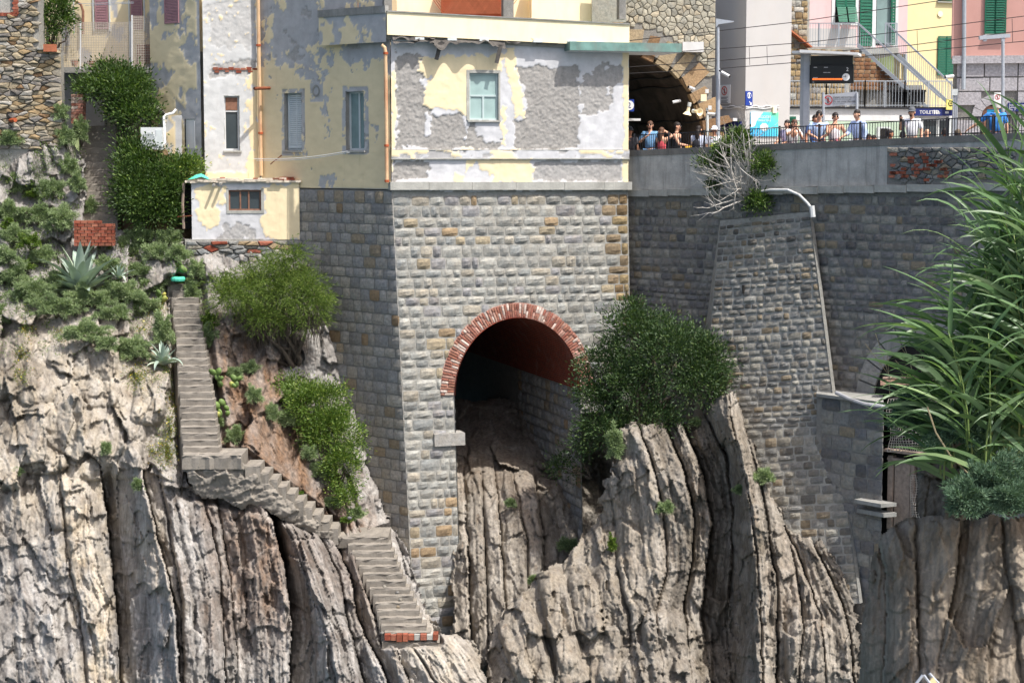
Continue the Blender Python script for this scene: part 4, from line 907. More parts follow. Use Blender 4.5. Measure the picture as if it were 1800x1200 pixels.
window(house, W1v, H1[0], M['greyframe'], M['glass_lt'], .12, (('h', .52), ('v', .5, 0, .5)), .06, reveal_m=M['concrete_lt'])
def band(W, px0, px1, pya, pyb, off, m, name, parent, back=-.3):
    mb = MB(); W.box(mb, px0, pya, px1, pyb, back, off); return mb.build(name, m, parent)
mesh_grid('string_course', W1v, (687, 264, 1105, 279), [], lambda a, b: dict(paint=(nz(a, b, 40, 20, 4) > .28) * 1.0, rough=(nz(a, b, 30, 20, 8) > .2) * .6), M['plaster'], house, .05, True, .075)
for (pa_, pb_) in ((263, 264.5), (278.5, 280)): band(W1v, 687, 1105, pa_, pb_, .08, M['concrete_lt'], 'string_moulding', house)
# cornice: broken into worn lengths
edges = [684, 752, 828, 905, 990, 1060, 1108]
for a, b in zip(edges[:-1], edges[1:]): band(W1v, a, b - .4, 320, 333.5, .17 + RND.uniform(-.015, .01), M['concrete_lt'], 'cornice_stone', house)
# body behind the plaster, carried above the frame
def ground(W, u, off=0.0): q = W.pt(u, 0, off); return (q[0], q[1])
body = [ground(W6, 0, -.3), ground(W4, .1, -.3), ground(W4, W4.L + .1, -.3), ground(W2, float(W2.uv(456, 200)[0]) + .4, -.3), ground(W2, W2.L - .3, -.3), ground(W1v, W1v.L - .02, -.2), ground(W1v, W1v.L - .02, -7.0), (W6.O[0] + .5, 12.0)]
MB().prism([(x, y, ZT - .3) for x, y in body], (0, 0, 4.9)).build('core', M['concrete'], house)
up_ = [ground(W6, 0, -.3), ground(W4, .1, -.3), ground(W4, W4.L + .1, -.3), ground(W2, float(W2.uv(456, 200)[0]) + .4, -.3), ground(W2, float(W2.uv(562, 200)[0]), -.3), ground(W1v, .6, -1.5), ground(W1v, W1v.L - .02, -1.5), ground(W1v, W1v.L - .02, -7.0), (W6.O[0] + .5, 12.0)]
MB().prism([(x, y, ZT + 4.6) for x, y in up_], (0, 0, 5.5)).build('upper_core', M['cream'], house)
# flank wall of the house, in shade
def s_attr(px, py):
    n1 = nz(px, py, 26, 46, 31, 5); hi = smooth(160, 105, py + 22 * nz(px, py, 22, 22, 35))
    pa = np.where(n1 > -1.1 + 1.75 * hi, 1.0, 0.0)
    pa = np.maximum(pa, jagpoly(px, py, [(455, 140), (520, 110), (560, 130), (680, 95), (680, 150), (455, 180)], 12, 14, 6) * (nz(px, py, 14, 20, 9) > -.1))
    for (x0, y0, x1, y1) in ((496, 156, 536, 274), (602, 152, 648, 272), (546, 140, 568, 180)): pa = pa * (1 - ((px > x0) & (px < x1) & (py > y0) & (py < y1)) * (nz(px, py, 9, 9, 3) > -.5))
    return dict(paint=pa * (py < 331), rough=(nz(px, py, 20, 20, 77) > .75) * .7)
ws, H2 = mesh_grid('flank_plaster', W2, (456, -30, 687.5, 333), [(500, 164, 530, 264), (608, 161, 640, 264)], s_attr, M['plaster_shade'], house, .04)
window(house, W2, H2[0], M['offwhite'], M['glass'], .2, (('v', .5),), .05, reveal_m=M['concrete'])
u0, z0, u1, z1 = H2[0]; slats(house, W2, (u0 + .05, z0 + .06, u1 - .05, z1 - .06), M['offwhite'], -.13, 26)
window(house, W2, H2[1], M['offwhite'], M['glass_mid'], .2, (('v', .55),), .06, reveal_m=M['concrete'])
mb = MB(); c = W2.pt(*W2.uv(556, 160)); mb.lathe(c + W2.n * .02, -W2.n, [(0, .2), (.0, .13), (.25, .12), (.25, .0)], 14); mb.build('flue_hole', M['concrete'], house)
# balcony: side and front parapets, rail cap, torn membrane
Wb = Wall((562, 2.0), (680, -.12)); Wf = Wall((680, -.12), (1102, 2.35))
def b_attr(px, py): return dict(paint=(nz(px, py, 18, 34, 41, 5) > -.05) * 1.0, rough=0 * px)
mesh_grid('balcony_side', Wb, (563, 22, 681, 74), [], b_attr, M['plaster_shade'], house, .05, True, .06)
zt0, zb0 = float(Wf.uv(690, 22)[1]), float(Wf.uv(690, 62)[1])
tb = lambda u: -.24 * u / Wf.L
mb = MB()
mb.hexa([Wf.pt(0, zb0, .16), Wf.pt(Wf.L, zb0 + tb(Wf.L), .16), Wf.pt(Wf.L, zb0 + tb(Wf.L), -.05), Wf.pt(0, zb0, -.05), Wf.pt(0, zt0, .16), Wf.pt(Wf.L, zt0 + tb(Wf.L), .16), Wf.pt(Wf.L, zt0 + tb(Wf.L), -.05), Wf.pt(0, zt0, -.05)])
mb.build('balcony_front', M['cream'], house)
mb = MB(); mb.hexa([Wf.pt(0, zt0, .2), Wf.pt(Wf.L, zt0 + tb(Wf.L), .2), Wf.pt(Wf.L, zt0 + tb(Wf.L), -.08), Wf.pt(0, zt0, -.08), Wf.pt(0, zt0 + .04, .2), Wf.pt(Wf.L, zt0 + .04 + tb(Wf.L), .2), Wf.pt(Wf.L, zt0 + .04 + tb(Wf.L), -.08), Wf.pt(0, zt0 + .04, -.08)]); mb.build('balcony_cap', M['concrete'], house)
mb = MB(); Wb.box(mb, 562, 19, 681, 23, -.05, .1); mb.build('balcony_cap', M['concrete'], house)
mb = MB(); mb.hexa([Wf.pt(0, zb0 - .12, -.02), Wf.pt(Wf.L, zb0 - .12 + tb(Wf.L), -.02), Wf.pt(Wf.L, zb0 - .12 + tb(Wf.L), -1.6), Wf.pt(0, zb0 - .12, -1.6), Wf.pt(0, zb0, -.02), Wf.pt(Wf.L, zb0 + tb(Wf.L), -.02), Wf.pt(Wf.L, zb0 + tb(Wf.L), -1.6), Wf.pt(0, zb0, -1.6)]); mb.build('balcony_slab', M['concrete'], house)
def torn(px0, px1, py, hang, out, seed, name='torn_felt'):
    n = 40; V = []; r = np.linspace(px0, px1, n); wav = fbm(r / 22, r * 0 + seed, seed, 3)
    for k in range(4):
        for i in range(n):
            u, z = Wf.uv(r[i], py); d = k / 3
            V.append(Wf.pt(u, z - tb(u) * 0 + .05 * vn(np.array(r[i] / 18), np.array(seed * 1.), 3) - hang * d * (1 + .7 * wav[i]), .1 + out * d * (1 + .4 * math.sin(i * .5 + seed))))
    F = [(k * n + i, k * n + i + 1, (k + 1) * n + i + 1, (k + 1) * n + i) for k in range(3) for i in range(n - 1)]
    return mesh(name, V, F, M['membrane'], house, True)
torn(688, 762, 64, .16, .1, 3); torn(752, 885, 70, .2, .22, 5); torn(865, 940, 68, .15, .05, 9); torn(688, 760, 72, .1, .16, 13)
for (a, b, c_, d) in ((764, 76, 770, 106), (868, 80, 877, 112), (768, 74, 774, 90)):
    q0 = Wf.pt(*Wf.uv((a + c_) / 2 + 4, b), .25); q1 = Wf.pt(*Wf.uv((a + c_) / 2 - 3, d), .2); MB().bar(q0, q1, .13, .02, W1v.n).build('hanging_strip', M['membrane'], house)
for x in (735, 792, 848, 942, 1002, 1050): band(Wf, x - 8, x + 8, 66.5 + (x - 735) * .022, 71 + (x - 735) * .022, .2, M['offwhite'], 'bracket_block', house, 0)
# patched concrete line under the slab
torn(940, 1000, 74, .06, .03, 21)
# green sheet canopy at the right corner
cu0, cz0 = W1v.uv(992, 77); cu1 = float(W1v.uv(1187, 80)[0]); mb = MB(); mb.wbox(W1v, float(cu0), cu1, float(cz0) - .24, float(cz0) + .04, -1.2, .55)
mb.build('canopy', M['patina'], house); mb = MB(); mb.wbox(W1v, float(cu0) + .03, cu1 - .03, float(cz0) - .26, float(cz0) - .244, -1.2, .5); mb.build('canopy_soffit', M['white'], house)
# upper floor behind the balcony: pillars, shutter, lattice, stone
Wu = Wall((640, 1.1), (1100, 3.6))
for (a, b, m, nm, d) in ((628, 680, 'orange_sh', 'roller_shutter', .04), (775, 886, 'lattice', 'lattice_screen', .3), (1040, 1100, 'stone_portal', 'stone_panel', .05)):
    mb = MB(); Wu.box(mb, a, -40, b, 40, .0, d); o = mb.build(nm, M[m], house)
lat = MB()
for i in range(26):
    for s_ in (-1, 1):
        u, z = Wu.uv(775 + i * 4.4, 26); q0 = Wu.pt(u, z, .34); q1 = Wu.pt(u + s_ * .7, z + .9, .34); lat.bar(q0, q1, .02)
lat.build('lattice_bars', M['terracotta'], house)
for i in range(9): mb = MB(); Wu.box(mb, 629, -20 + i * 4.6, 679, -16.5 + i * 4.6, .04, .055); mb.build('shutter_slat', M['orange_sh'], house)
for (a, b) in ((676, 690), (886, 904), (1090, 1101)): mb = MB(); Wf.box(mb, a, -40, b, 34, -.3, -.06); mb.build('balcony_post', M['mortar_dark'], house)
mb = MB(); Wu.box(mb, 930, -40, 972, 40, 0, .3); mb.build('pilaster', M['cream'], house)
# lit return wall left of the downpipe
def w_attr(px, py):
    pa = np.maximum.reduce([jagpoly(px, py, [(438, 130), (458, 100), (458, 315), (432, 315), (440, 250)], 9, 14, 3) * 1.0, jagpoly(px, py, [(355, 303), (456, 300), (456, 316), (355, 316)], 4, 9, 4) * 1.0, (nz(px, py, 9, 12, 52, 5) > 1.0) * 1.0])
    return dict(paint=pa, rough=np.maximum(jagpoly(px, py, [(372, 112), (455, 104), (455, 135), (400, 130), (372, 142)], 5, 9, 5) * .9, .5 * jagpoly(px, py, [(368, 10), (452, 0), (452, 80), (372, 90)], 9, 14, 8)))
ww, H4 = mesh_grid('return_plaster', W4, (355, -30, 456.5, 318), [(395, 169, 421, 264)], w_attr, M['plaster_white'], house, .04)
window(house, W4, H4[0], M['white'], M['glass'], .16, (('h', .72),), .05); u0, z0, u1, z1 = H4[0]
mb = MB(); mb.wbox(W4, u0 + .05, u1 - .05, z0 + (z1 - z0) * .74, z1 - .05, -.15, -.1); mb.build('transom_grille', M['wood'], house)
x = 374
while x < 450:
    w = RND.uniform(8, 12); mb = MB(); W4.box(mb, x, 119 + RND.uniform(-1.5, 1), x + w - 1, 123.5, -.02, .012); mb.build('bare_brick', M['brick_red'], house)
    if RND.random() < .7: mb = MB(); W4.box(mb, x + 3, 124.4, x + w + 1, 128 + RND.uniform(-1, 1), -.02, .012); mb.build('bare_brick', M['brick_red'], house)
    x += w
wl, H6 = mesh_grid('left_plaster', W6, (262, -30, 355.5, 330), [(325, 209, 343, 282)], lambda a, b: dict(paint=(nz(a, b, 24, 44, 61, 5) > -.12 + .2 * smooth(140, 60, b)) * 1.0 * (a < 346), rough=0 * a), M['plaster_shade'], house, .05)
u0, z0, u1, z1 = H6[0]; mb = MB(); mb.wbox(W6, u0, u1, z0, z1, -.1, -.05); dr = mb.build('door', M['offwhite'], house); mb = MB(); mb.wbox(W6, u0 + .06, u1 - .06, z0 + .4, z1 - .08, -.049, -.04); mb.build('door_panel', M['white'], dr)
for (a, b) in ((290, 316),):
    u0, z1 = W6.uv(a, -20); u1, z0 = W6.uv(b, 41); slats(house, W6, (float(u0), float(z0), float(u1), float(z1)), M['mauve'], .06, 22)
# downpipes
def downpipe(pts, joints, r=.065):
    MB().tube(pts, r, 10).build('downpipe', M['copper'], house)
    for j in joints: MB().tube([np.array(j) + (0, 0, -.035), np.array(j) + (0, 0, .035)], r + .018, 10).build('pipe_joint', M['copper_ring'], house)
g = lambda px, py: P(px, py, 4.2)
downpipe([g(453, -40), g(455, 100), g(457, 200), g(459, 309)], [g(454.4, 80), g(458, 234)])
g = lambda px, py: P(px, py, -.1)
downpipe([g(671, 79), g(676, 84), g(677.5, 92), g(679, 200), g(680, 322)], [g(678, 94), g(679.5, 256), g(680, 318)], .06)
MB().tube([P(447, 156, 3.4), P(474, 155, 3.95)], .055, 8).build('pipe_stub', M['rust'], house)
for (a, b) in (((460, 279), (625, 266)), ((465, 282), (628, 268))):
    q = [W2.pt(*W2.uv(a[0] + (b[0] - a[0]) * k / 8, a[1] + (b[1] - a[1]) * k / 8 + 5 * math.sin(math.pi * k / 8)), .35) for k in range(9)]; MB().tube(q, .011, 5).build('clothes_line', M['white'], house)
MB().bar(W2.pt(*W2.uv(487, 289), .3), W2.pt(*W2.uv(496, 273), .02), .03).build('line_bracket', M['rust'], house)
# ------------------------------------------------------------------ small hut below
W7 = Wall((336, 2.45), (527, 2.98))
hut = thing('hut', 'small flat-roofed yellow and grey plaster hut with crumbling roof at foot of the house', 'hut', W7.pt(1, 17))
def h_attr(px, py):
    pa = np.maximum.reduce([jagpoly(px, py, [(345, 330), (385, 325), (384, 390), (372, 402), (352, 392), (346, 360)], 5, 12, 3) * 1.0, jagpoly(px, py, [(462, 326), (528, 322), (528, 425), (470, 420), (455, 395), (464, 372)], 5, 12, 4) * 1.0, jagpoly(px, py, [(388, 330), (398, 326), (396, 356), (384, 358)], 4, 9, 6) * 1.0])
    return dict(paint=pa, rough=.7 * jagpoly(px, py, [(395, 400), (440, 392), (448, 424), (380, 424)], 7, 12, 5))
hf, H7 = mesh_grid('front_plaster', W7, (336, 320, 527, 421), [(402, 334, 459, 370)], h_attr, M['plaster'], hut, .035)
u0, z0, u1, z1 = H7[0]; mb = MB()
for (a, b, c, d) in ((u0 - .08, z0 - .1, u0 - .002, z1 + .06), (u1 + .002, z0 - .1, u1 + .1, z1 + .06), (u0 - .002, z0 - .1, u1 + .002, z0 - .002)): mb.wbox(W7, a, c, b, d, -.02, .02)
mb.build('window_surround', M['concrete_lt'], hut)
window(hut, W7, H7[0], M['wood'], M['glass'], .1, (('v', .36), ('v', .62)), .05, sill=False)
q0, q1 = W7.pt(0, 0), W7.pt(W7.L, 0); zt7 = float(W7.uv(430, 321)[1]); zb7 = float(W7.uv(430, 421)[1])
mb = MB(); mb.wbox(W7, .02, W7.L - .02, zb7 - .4, zt7, -1.6, -.12); mb.build('core', M['concrete'], hut)
# the roof: many crumbled layers
r7 = random.Random(8)
mb = MB(); mb.wbox(W7, -.22, W7.L + .03, zt7, zt7 + .07, -1.7, .1); mb.build('roof_slab', M['felt_roof'], hut)
for i in range(46):
    u = r7.uniform(-.2, W7.L - .3); w = r7.uniform(.15, .5); z = zt7 + .07 + r7.uniform(-.03, .05); mb = MB(); mb.wbox(W7, u, u + w, z - .03, z + r7.uniform(.01, .06), r7.uniform(-1., -.2), r7.uniform(0, .13)); o = mb.build('roof_fragment', M['felt_roof'] if r7.random() < .8 else M['brick_red'], hut); o.rotation_euler = (r7.uniform(-.03, .03), r7.uniform(-.03, .03), 0)
u, z = W7.uv(338, 318); V = [W7.pt(u + a, zt7 + .1 + b, c) for a, b, c in ((-.15, 0, .15), (.05, .03, .17), (.3, .1, .16), (.5, .02, .15), (.65, -.02, .14), (-.05, .06, -.2), (.12, .16, -.15), (.3, .2, -.2), (.45, .12, -.2), (.6, .03, -.2))]
tag(mesh('tarpaulin', V, [(i, i + 1, i + 6, i + 5) for i in range(4)], M['tarp'], None, True), 'crumpled green tarpaulin lying on the corner of the hut roof', 'tarpaulin')
mb = MB(); mb.pbox(322, 322, 336, 402, 2.9, .5); mb.build('side_recess', M['void'], hut)
MB().tube([P(323, 322, 2.5), P(321, 360, 2.5), P(323, 402, 2.5)], .05, 6).build('side_post', M['wood_grey'], hut); MB().bar(P(312, 381, 2.45), P(338, 379, 2.4), .03).build('side_rail', M['rust'], hut)
for (a, b) in ((390, 322), (378, 324)): MB().bar(W7.pt(*W7.uv(a, b), 0), W7.pt(*W7.uv(a - 3, b + 2), .35), .07).build('roof_bracket', M['concrete'], hut)
W7b = Wall((325, 2.35), (528, 3.02))
hb = thing('rubble_base', 'low wall of flat slate rubble under the yellow hut', 'wall', W7b.pt(1, 15))
mb = MB(); W7b.box(mb, 325, 421, 528, 500, -1, 0); mb.build('mortar_bed', M['mortar'], hb)
uA, zA = (float(q) for q in W7b.uv(334, 495)); uB, zB_ = (float(q) for q in W7b.uv(527, 423)); polystones(hb, W7b, (uA, zA, uB, zB_), 90, 2.6, 1.0, .09, lambda s: M['stone_slate'] if random.random() < .94 else M['brick_red'], None, 'stone', .02, 0, 12)

# ------------------------------------------------------------------ stairs down the cliff
r5 = random.Random(21)
def stepblock(name, parent, l, r, ytop, Yf, depth, drop, m, chip=.02, n=7):
    """one worn step: front edge at photo columns l..r and row ytop on plane Yf; the nosing is chipped"""
    a = P(l, ytop, Yf); b = P(r, ytop, Yf); V = []; rows = [(0, -drop), (0, -.06), (0, -.012), (.02, 0), (depth * .5, .0), (depth, .0)]
    for (dy, dz) in rows:
        for i in range(n):
            t = i / (n - 1); p = a + (b - a) * t
            V.append(p + np.array([r5.uniform(-.008, .008), dy + (r5.uniform(-chip, chip) if dy < .05 else 0), dz + (r5.uniform(-chip, chip * .5) if dz > -.1 and dy < depth * .8 else 0)]))
    F = [(k * n + i, k * n + i + 1, (k + 1) * n + i + 1, (k + 1) * n + i) for k in range(len(rows) - 1) for i in range(n - 1)]
    k = len(rows); b0 = len(V); V += [V[0] + np.array([0, depth, 0]), V[n - 1] + np.array([0, depth, 0])]
    F += [tuple([q * n for q in range(k)][::-1] + [b0])[::-1], tuple([q * n + n - 1 for q in range(k)] + [b0 + 1])[::-1]]
    return mesh(name, V, F, m, parent)
st1 = thing('upper_stairs', 'long straight flight of grey concrete steps descending the planted cliff', 'stairs', P(350, 800, -4))
for i in range(26):
    t = i / 25; Y = 2.0 - 6.0 * t; l = 301 + 22 * t + r5.uniform(-2, 2); r = 344 + 44 * t + r5.uniform(-1.5, 1.5)
    stepblock('step', st1, l, r, 499 + 298 * t, Y, .5, .55, M['step'], .018)
mb = MB()
for sd in (0, 1):   # rough cheeks under the ends of the steps
    for i in range(25):
        t, t2 = i / 25, (i + 1) / 25; px = lambda q: (301 + 22 * q) if sd == 0 else (344 + 44 * q)
        a = P(px(t), 512 + 298 * t, 2.1 - 6 * t); b = P(px(t2), 512 + 298 * t2, 2.1 - 6 * t2); d = np.array([(-.12 if sd == 0 else .12), .1, -1.1]); e = np.array([0, .6, -.05]); mb.hexa([a + d, b + d, b + d + e, a + d + e, a, b, b + e, a + e])
mb.build('cheek', M['step'], st1)
st2 = thing('lower_stairs', 'broken concrete landing and short flight of steps turning down across the bare rock', 'stairs', P(450, 850, -4))
stepblock('landing', st2, 320, 424, 800, -4.35, 1.4, .42, M['step'], .04, 14)
o = rock('landing_mass', [(320, 812), (424, 810), (446, 826), (470, 846), (500, 872), (545, 906), (596, 938), (600, 950), (560, 944), (520, 926), (478, 902), (440, 888), (424, 898), (392, 880), (352, 876), (330, 850)], [(320, 810, -4.25), (424, 810, -4.3), (600, 940, -3.3), (330, 880, -4.3), (470, 900, -4.1), (560, 950, -3.5)], (), (), None, seed=91, fs=40, fa=.13, fine=.05, res=1.9, back=1.2, jag=3, edge=8, edged=.12, lean=0, asp=.5, mat=M['step'])
o.parent = st2; o.location = [-q for q in st2.location]; del o['kind']
for i in range(10):
    l = 441 + 15.2 * i; y = 818 + 12.3 * i; stepblock('step', st2, l - 10, l + 16, y, -4.2 + .095 * i, 1.1, .5, M['step'], .02, 5)
st3 = thing('foot_stairs', 'worn steps leading down beside the foot of the stone abutment onto the rocks', 'stairs', P(720, 1100, -4.5))
stepblock('landing', st3, 589, 682, 943, -3.1, 1.5, .35, M['step'], .03, 10)
L3 = [606, 613, 619, 625, 632, 638, 644, 650, 654, 657, 660, 664, 670]; R3_ = [688, 693, 698, 703, 708, 714, 721, 727, 732, 738, 742, 750, 758]
for i in range(13): stepblock('step', st3, L3[i] + 6, R3_[i] - 1, 955.5 + 12.9 * i, -3.32 - .215 * i, .6, .5, M['step'], .022, 8)
x = 676
for i in range(9):
    w = r5.uniform(8.5, 11.5); mb = MB(); mb.pbox(x, 1115 + r5.uniform(-1, 1), x + w - .8, 1126 + r5.uniform(-2, 2), -6.06 + r5.uniform(-.03, .03), .4); mb.build('brick', M['brick_red'] if i not in (5, 7) else M['concrete_lt'], st3); x += w
stepblock('sill_slab', st3, 672, 772, 1127, -6.0, 1.4, .3, M['step'], .05, 12)
for i, (px, py) in enumerate(((628, 972, ), (676, 1031), (699, 1041), (704, 1054), (700, 1066), (672, 1112), (614, 910), (385, 806), (392, 805))):
    Y = -3.3 - .215 * max(0, (py - 956) / 12.9) if py > 940 else (-3.5 if py > 850 else -4.2); c = P(px, py, Y + .12); V = []; F = []
    nn = 6
    for a in range(4):
        ph = math.pi * (a + .5) / 4
        for b in range(nn): th = 2 * math.pi * b / nn; rr = .06 * r5.uniform(.8, 1.25); V.append(c + np.array([rr * 1.2 * math.sin(ph) * math.cos(th), rr * math.sin(ph) * math.sin(th), .0 + rr * .9 * math.cos(ph)]))
    for a in range(3):
        for b in range(nn): F.append((a * nn + b, a * nn + (b + 1) % nn, (a + 1) * nn + (b + 1) % nn, (a + 1) * nn + b))
    F += [tuple(range(nn))[::-1], tuple(range(3 * nn, 4 * nn))]
    tag(mesh('loose_stone', V, F, M['stone_wall'] if i < 7 else M['terracotta'], None, True), 'fist-sized dark stone lying on the worn concrete steps' if i < 7 else 'small reddish stone lying on the concrete landing', 'stone', 'stones on the steps' if i < 7 else 'reddish stones on the landing')

# ------------------------------------------------------------------ terrace, rubble wall and upper steps at top left
W8 = Wall((-40, 3.3), (106, 3.7))
rub = thing('rubble_wall', 'tall rubble stone wall with brick-framed opening above the planted slope', 'wall', W8.pt(1, 20))
zt8, zb8 = float(W8.uv(50, -30)[1]), float(W8.uv(50, 262)[1]); zs8 = float(W8.uv(90, 88)[1]); us8 = float(W8.uv(68, 60)[0])
mb = MB(); mb.wbox(W8, -2, W8.L, zb8 - 1, zs8, -2.2, -.01); mb.wbox(W8, -2, us8, zs8, zt8, -2.2, -.01); mb.build('mortar_bed', M['mortar'], rub)
wu0, wz0 = (float(q) for q in W8.uv(30, 28))
polystones(rub, W8, (.75, zb8, W8.L, zt8), 300, 2.3, 1.0, .10, lambda s: M['stone_rubble'], lambda u, z: not (u > us8 - .05 and z > zs8 - .02) and not (u < wu0 + .02 and z > wz0 - .02) , 'stone', .008, 0, 33, .62, 300)
for i in range(7): mb = MB(); W8.box(mb, 31 - i * 4.8 - 4.4, 23, 31 - i * 4.8, 29, -.1, .1); mb.build('frame_brick', M['brick_red'], rub)
for i in range(7): mb = MB(); W8.box(mb, 22 + (i % 2) * 2, 22 - i * 4.4, 33, 26 - i * 4.4, -.1, .1); mb.build('frame_brick', M['brick_red'], rub)
mb = MB(); mb.wbox(W8, us8 - .05, W8.L + .08, zs8, zs8 + .05, -.5, .12); mb.build('cap_slab', M['concrete'], rub)
MB().tube([P(16, 212, 3.5), P(27, 211, 3.1)], .07, 8).build('drain_pipe', M['copper_ring'], rub); mb = MB(); W8.box(mb, 13, 197, 24, 208, .0, .12); mb.build('drain_hole', M['void'], rub)
tag(MB().pbox(76, 78, 97, 91, 3.3, .25).build('flower_box', M['terracotta']), 'small terracotta flower box on the cap of the rubble wall', 'flower box')
# house wing behind the terrace
wing = thing('terrace_house', 'ochre house wing with closed mauve shutters behind the lattice terrace', 'house', P(190, 200, 8))
W9 = Wall((60, 8.6), (272, 7.8))
wz, H9 = mesh_grid('wall_plaster', W9, (60, -40, 272, 240), [], lambda a, b: dict(paint=(nz(a, b, 30, 50, 21, 4) > -.75 + .8 * smooth(210, 270, a)) * 1.0, rough=0 * a), M['plaster_shade'], wing, .08)
for (a, b) in ((167, 191), (230, 252)):
    u0, z1 = W9.uv(a, -20); u1, z0 = W9.uv(b, 52); slats(wing, W9, (float(u0), float(z0), float(u1), float(z1)), M['mauve'], .07, 24)
mb = MB()
for (a, b) in ((163, 166.5), (191.5, 195), (226, 229.5), (252.5, 256)): W9.box(mb, a, -20, b, 56, 0, .06)
mb.build('shutter_surround', M['offwhite'], wing)
MB().tube([P(128, -20, 8.1), P(131, 2, 8.1), P(142, 8, 8.1), P(146, 20, 8.1), P(146, 60, 8.1)], .05, 6).build('wall_pipe', M['wood'], wing)
mb = MB(); mb.pbox(128, -20, 131, 60, 8.0, .06); mb.build('white_post', M['white'], wing)
mb = MB(); a = P(104, 118, 6.4); b = P(272, 118, 6.0); mb.hexa([a + (0, 0, -.2), b + (0, 0, -.2), b + (0, 2.4, -.2), a + (0, 2.4, -.2), a, b, b + (0, 2.4, 0), a + (0, 2.4, 0)]); mb.build('terrace_slab', M['concrete'], wing)
def lattice(px0, px1, py0, py1, Ya, Yb, lab):
    t = thing('lattice_fence', lab, 'fence', P((px0 + px1) / 2, py1, Ya)); n = int((px1 - px0) / 2.9); mb = MB(); w = .017
    pt = lambda s, y: P(px0 + (px1 - px0) * s, y + (py0 - 0) * 0, Ya + (Yb - Ya) * s)
    for i in range(n + 1): s_ = i / n; mb.bar(pt(s_, py1), pt(s_, py0), w)
    m = int((py1 - py0) / 2.9)
    for i in range(m + 1): y = py0 + (py1 - py0) * i / m; mb.bar(pt(0, y), pt(1, y), w)
    mb.build('lattice_panel', M['net'], t); k = 0
    for s_ in ((.05, .42, .98) if px1 - px0 > 60 else (.03, .97)): MB().bar(pt(s_, py1 + 3), pt(s_, py0 - 2), .045).build('post', M['white'], t)
    return t
lattice(76, 232, 40, 119, 6.5, 6.1, 'wide rusty lattice fence along the terrace edge')
lattice(231, 268, 29, 117, 6.0, 6.3, 'narrow pale lattice screen on the terrace beside the house corner')
tag(MB().tube([P(85, 36, 6.4), P(90, 118, 6.2)], .03, 5).build('leaning_pole', M['rust']), 'thin rusty pole leaning on the lattice fence', 'pole')
for i, (a, b) in enumerate(((112, 2), (150, 4))): tag(MB().tube([P(a, b + 6, 6.6), P(235, b + 2, 6.4)], .012, 4).build('clothes_wire', M['metal']), 'thin clothes wire strung above the terrace fence', 'wire', 'clothes wires')
for i, (px, py, w, h, lab) in enumerate(((131, 111, 11, 12, 'tipped pink flower pot behind the lattice'), (160, 112, 10, 10, 'terracotta pot with a small plant behind the wide lattice fence'))):
    c = P(px, py + 6, 7.0); tag(MB().lathe(c, (0, 0, 1), [(0, .07), (.0, .09), (.2, .13), (.22, .14), (.22, .11), (.1, .08)], 10).build('flower_pot', M['terracotta']), lab, 'flower pot')
st = thing('brick_stack', 'stack of orange bricks behind the narrow lattice screen', 'bricks', P(252, 114, 7))
for j in range(7):
    for i in range(3):
        mb = MB(); mb.pbox(240 + i * 8, 78 + j * 5, 247.5 + i * 8, 82.6 + j * 5, 7.0, .2); mb.build('brick', M['brick_red'], st)
# wall with alcove under the terrace
mb = MB(); mb.pbox(104, 122, 185, 240, 7.2, .4); tag(mb.build('alcove_wall', M['plaster_shade']), 'shaded ochre wall under the terrace beside the upper steps', 'wall')
pil = thing('brick_pillar', 'short red brick gate pillar at the head of the upper steps', 'pillar', P(135, 220, 4.6))
for j in range(10):
    for i in range(2): mb = MB(); o_ = 4 * (j % 2); mb.pbox(125 + i * (12 - o_) + (0 if i == 0 else o_ * 0), 166 + j * 5.2, (125 + 12 - o_ - .6) if i == 0 else 146, 170.6 + j * 5.2, 4.6 + r5.uniform(-.01, .01), .45); mb.build('brick', M['brick'], pil)
ups = thing('garden_stairs', 'shaded garden steps climbing between the slope and the evergreen shrubs to the terrace', 'stairs', P(180, 390, 3.5))
for i in range(14): stepblock('step', ups, 138 + .6 * i, 204 + .2 * i, 221 + 12.8 * i, 5.6 - .17 * i, .6, .5, M['step'], .015)
bw = thing('brick_parapet', 'low red brick wall across the foot of the garden steps', 'wall', P(165, 430, 2.4))
for j in range(8):
    x = 130 - (5 if j % 2 else 0)
    while x < 200:
        a, b = max(x, 130), min(x + 11.5, 201)
        if b - a > 2 and not (j < 1 and 168 < x): mb = MB(); mb.pbox(a, 388 + j * 5.6, b - .7, 392.9 + j * 5.6, 2.0 + r5.uniform(-.012, .012), .25); mb.build('brick', M['brick_red'], bw)
        x += 12
bs = thing('brick_stub', 'small broken red brick stub beside the top of the cliff steps', 'wall', P(277, 487, 2.0))
for j in range(4):
    for i in range(2): mb = MB(); mb.pbox(267 + i * 10, 470 + j * 4.6, 276 + i * 10, 474 + j * 4.6, 1.9 + .02 * i, .25); mb.build('brick', M['brick_red'], bs)
dg = thing('side_flight', 'sloping concrete stringer and steps behind the brick wall and agave', 'stairs', P(230, 470, 2.0))
for i in range(7): stepblock('step', dg, 196 + 11 * i, 214 + 11 * i, 440 + 6.2 * i, 2.3 - .05 * i, .6, .6, M['step'], .02, 4)
mb = MB(); mb.pbox(302, 480, 322, 494, 1.85, .3); 
tag(MB().lathe(P(313, 494, 1.7), (0, 0, 1), [(0, .1), (0, .22), (.06, .24), (.12, .23), (.14, .2), (.13, .05)], 12).build('green_basin', M['tarp']), 'upturned pale green basin at the top of the cliff steps', 'basin')
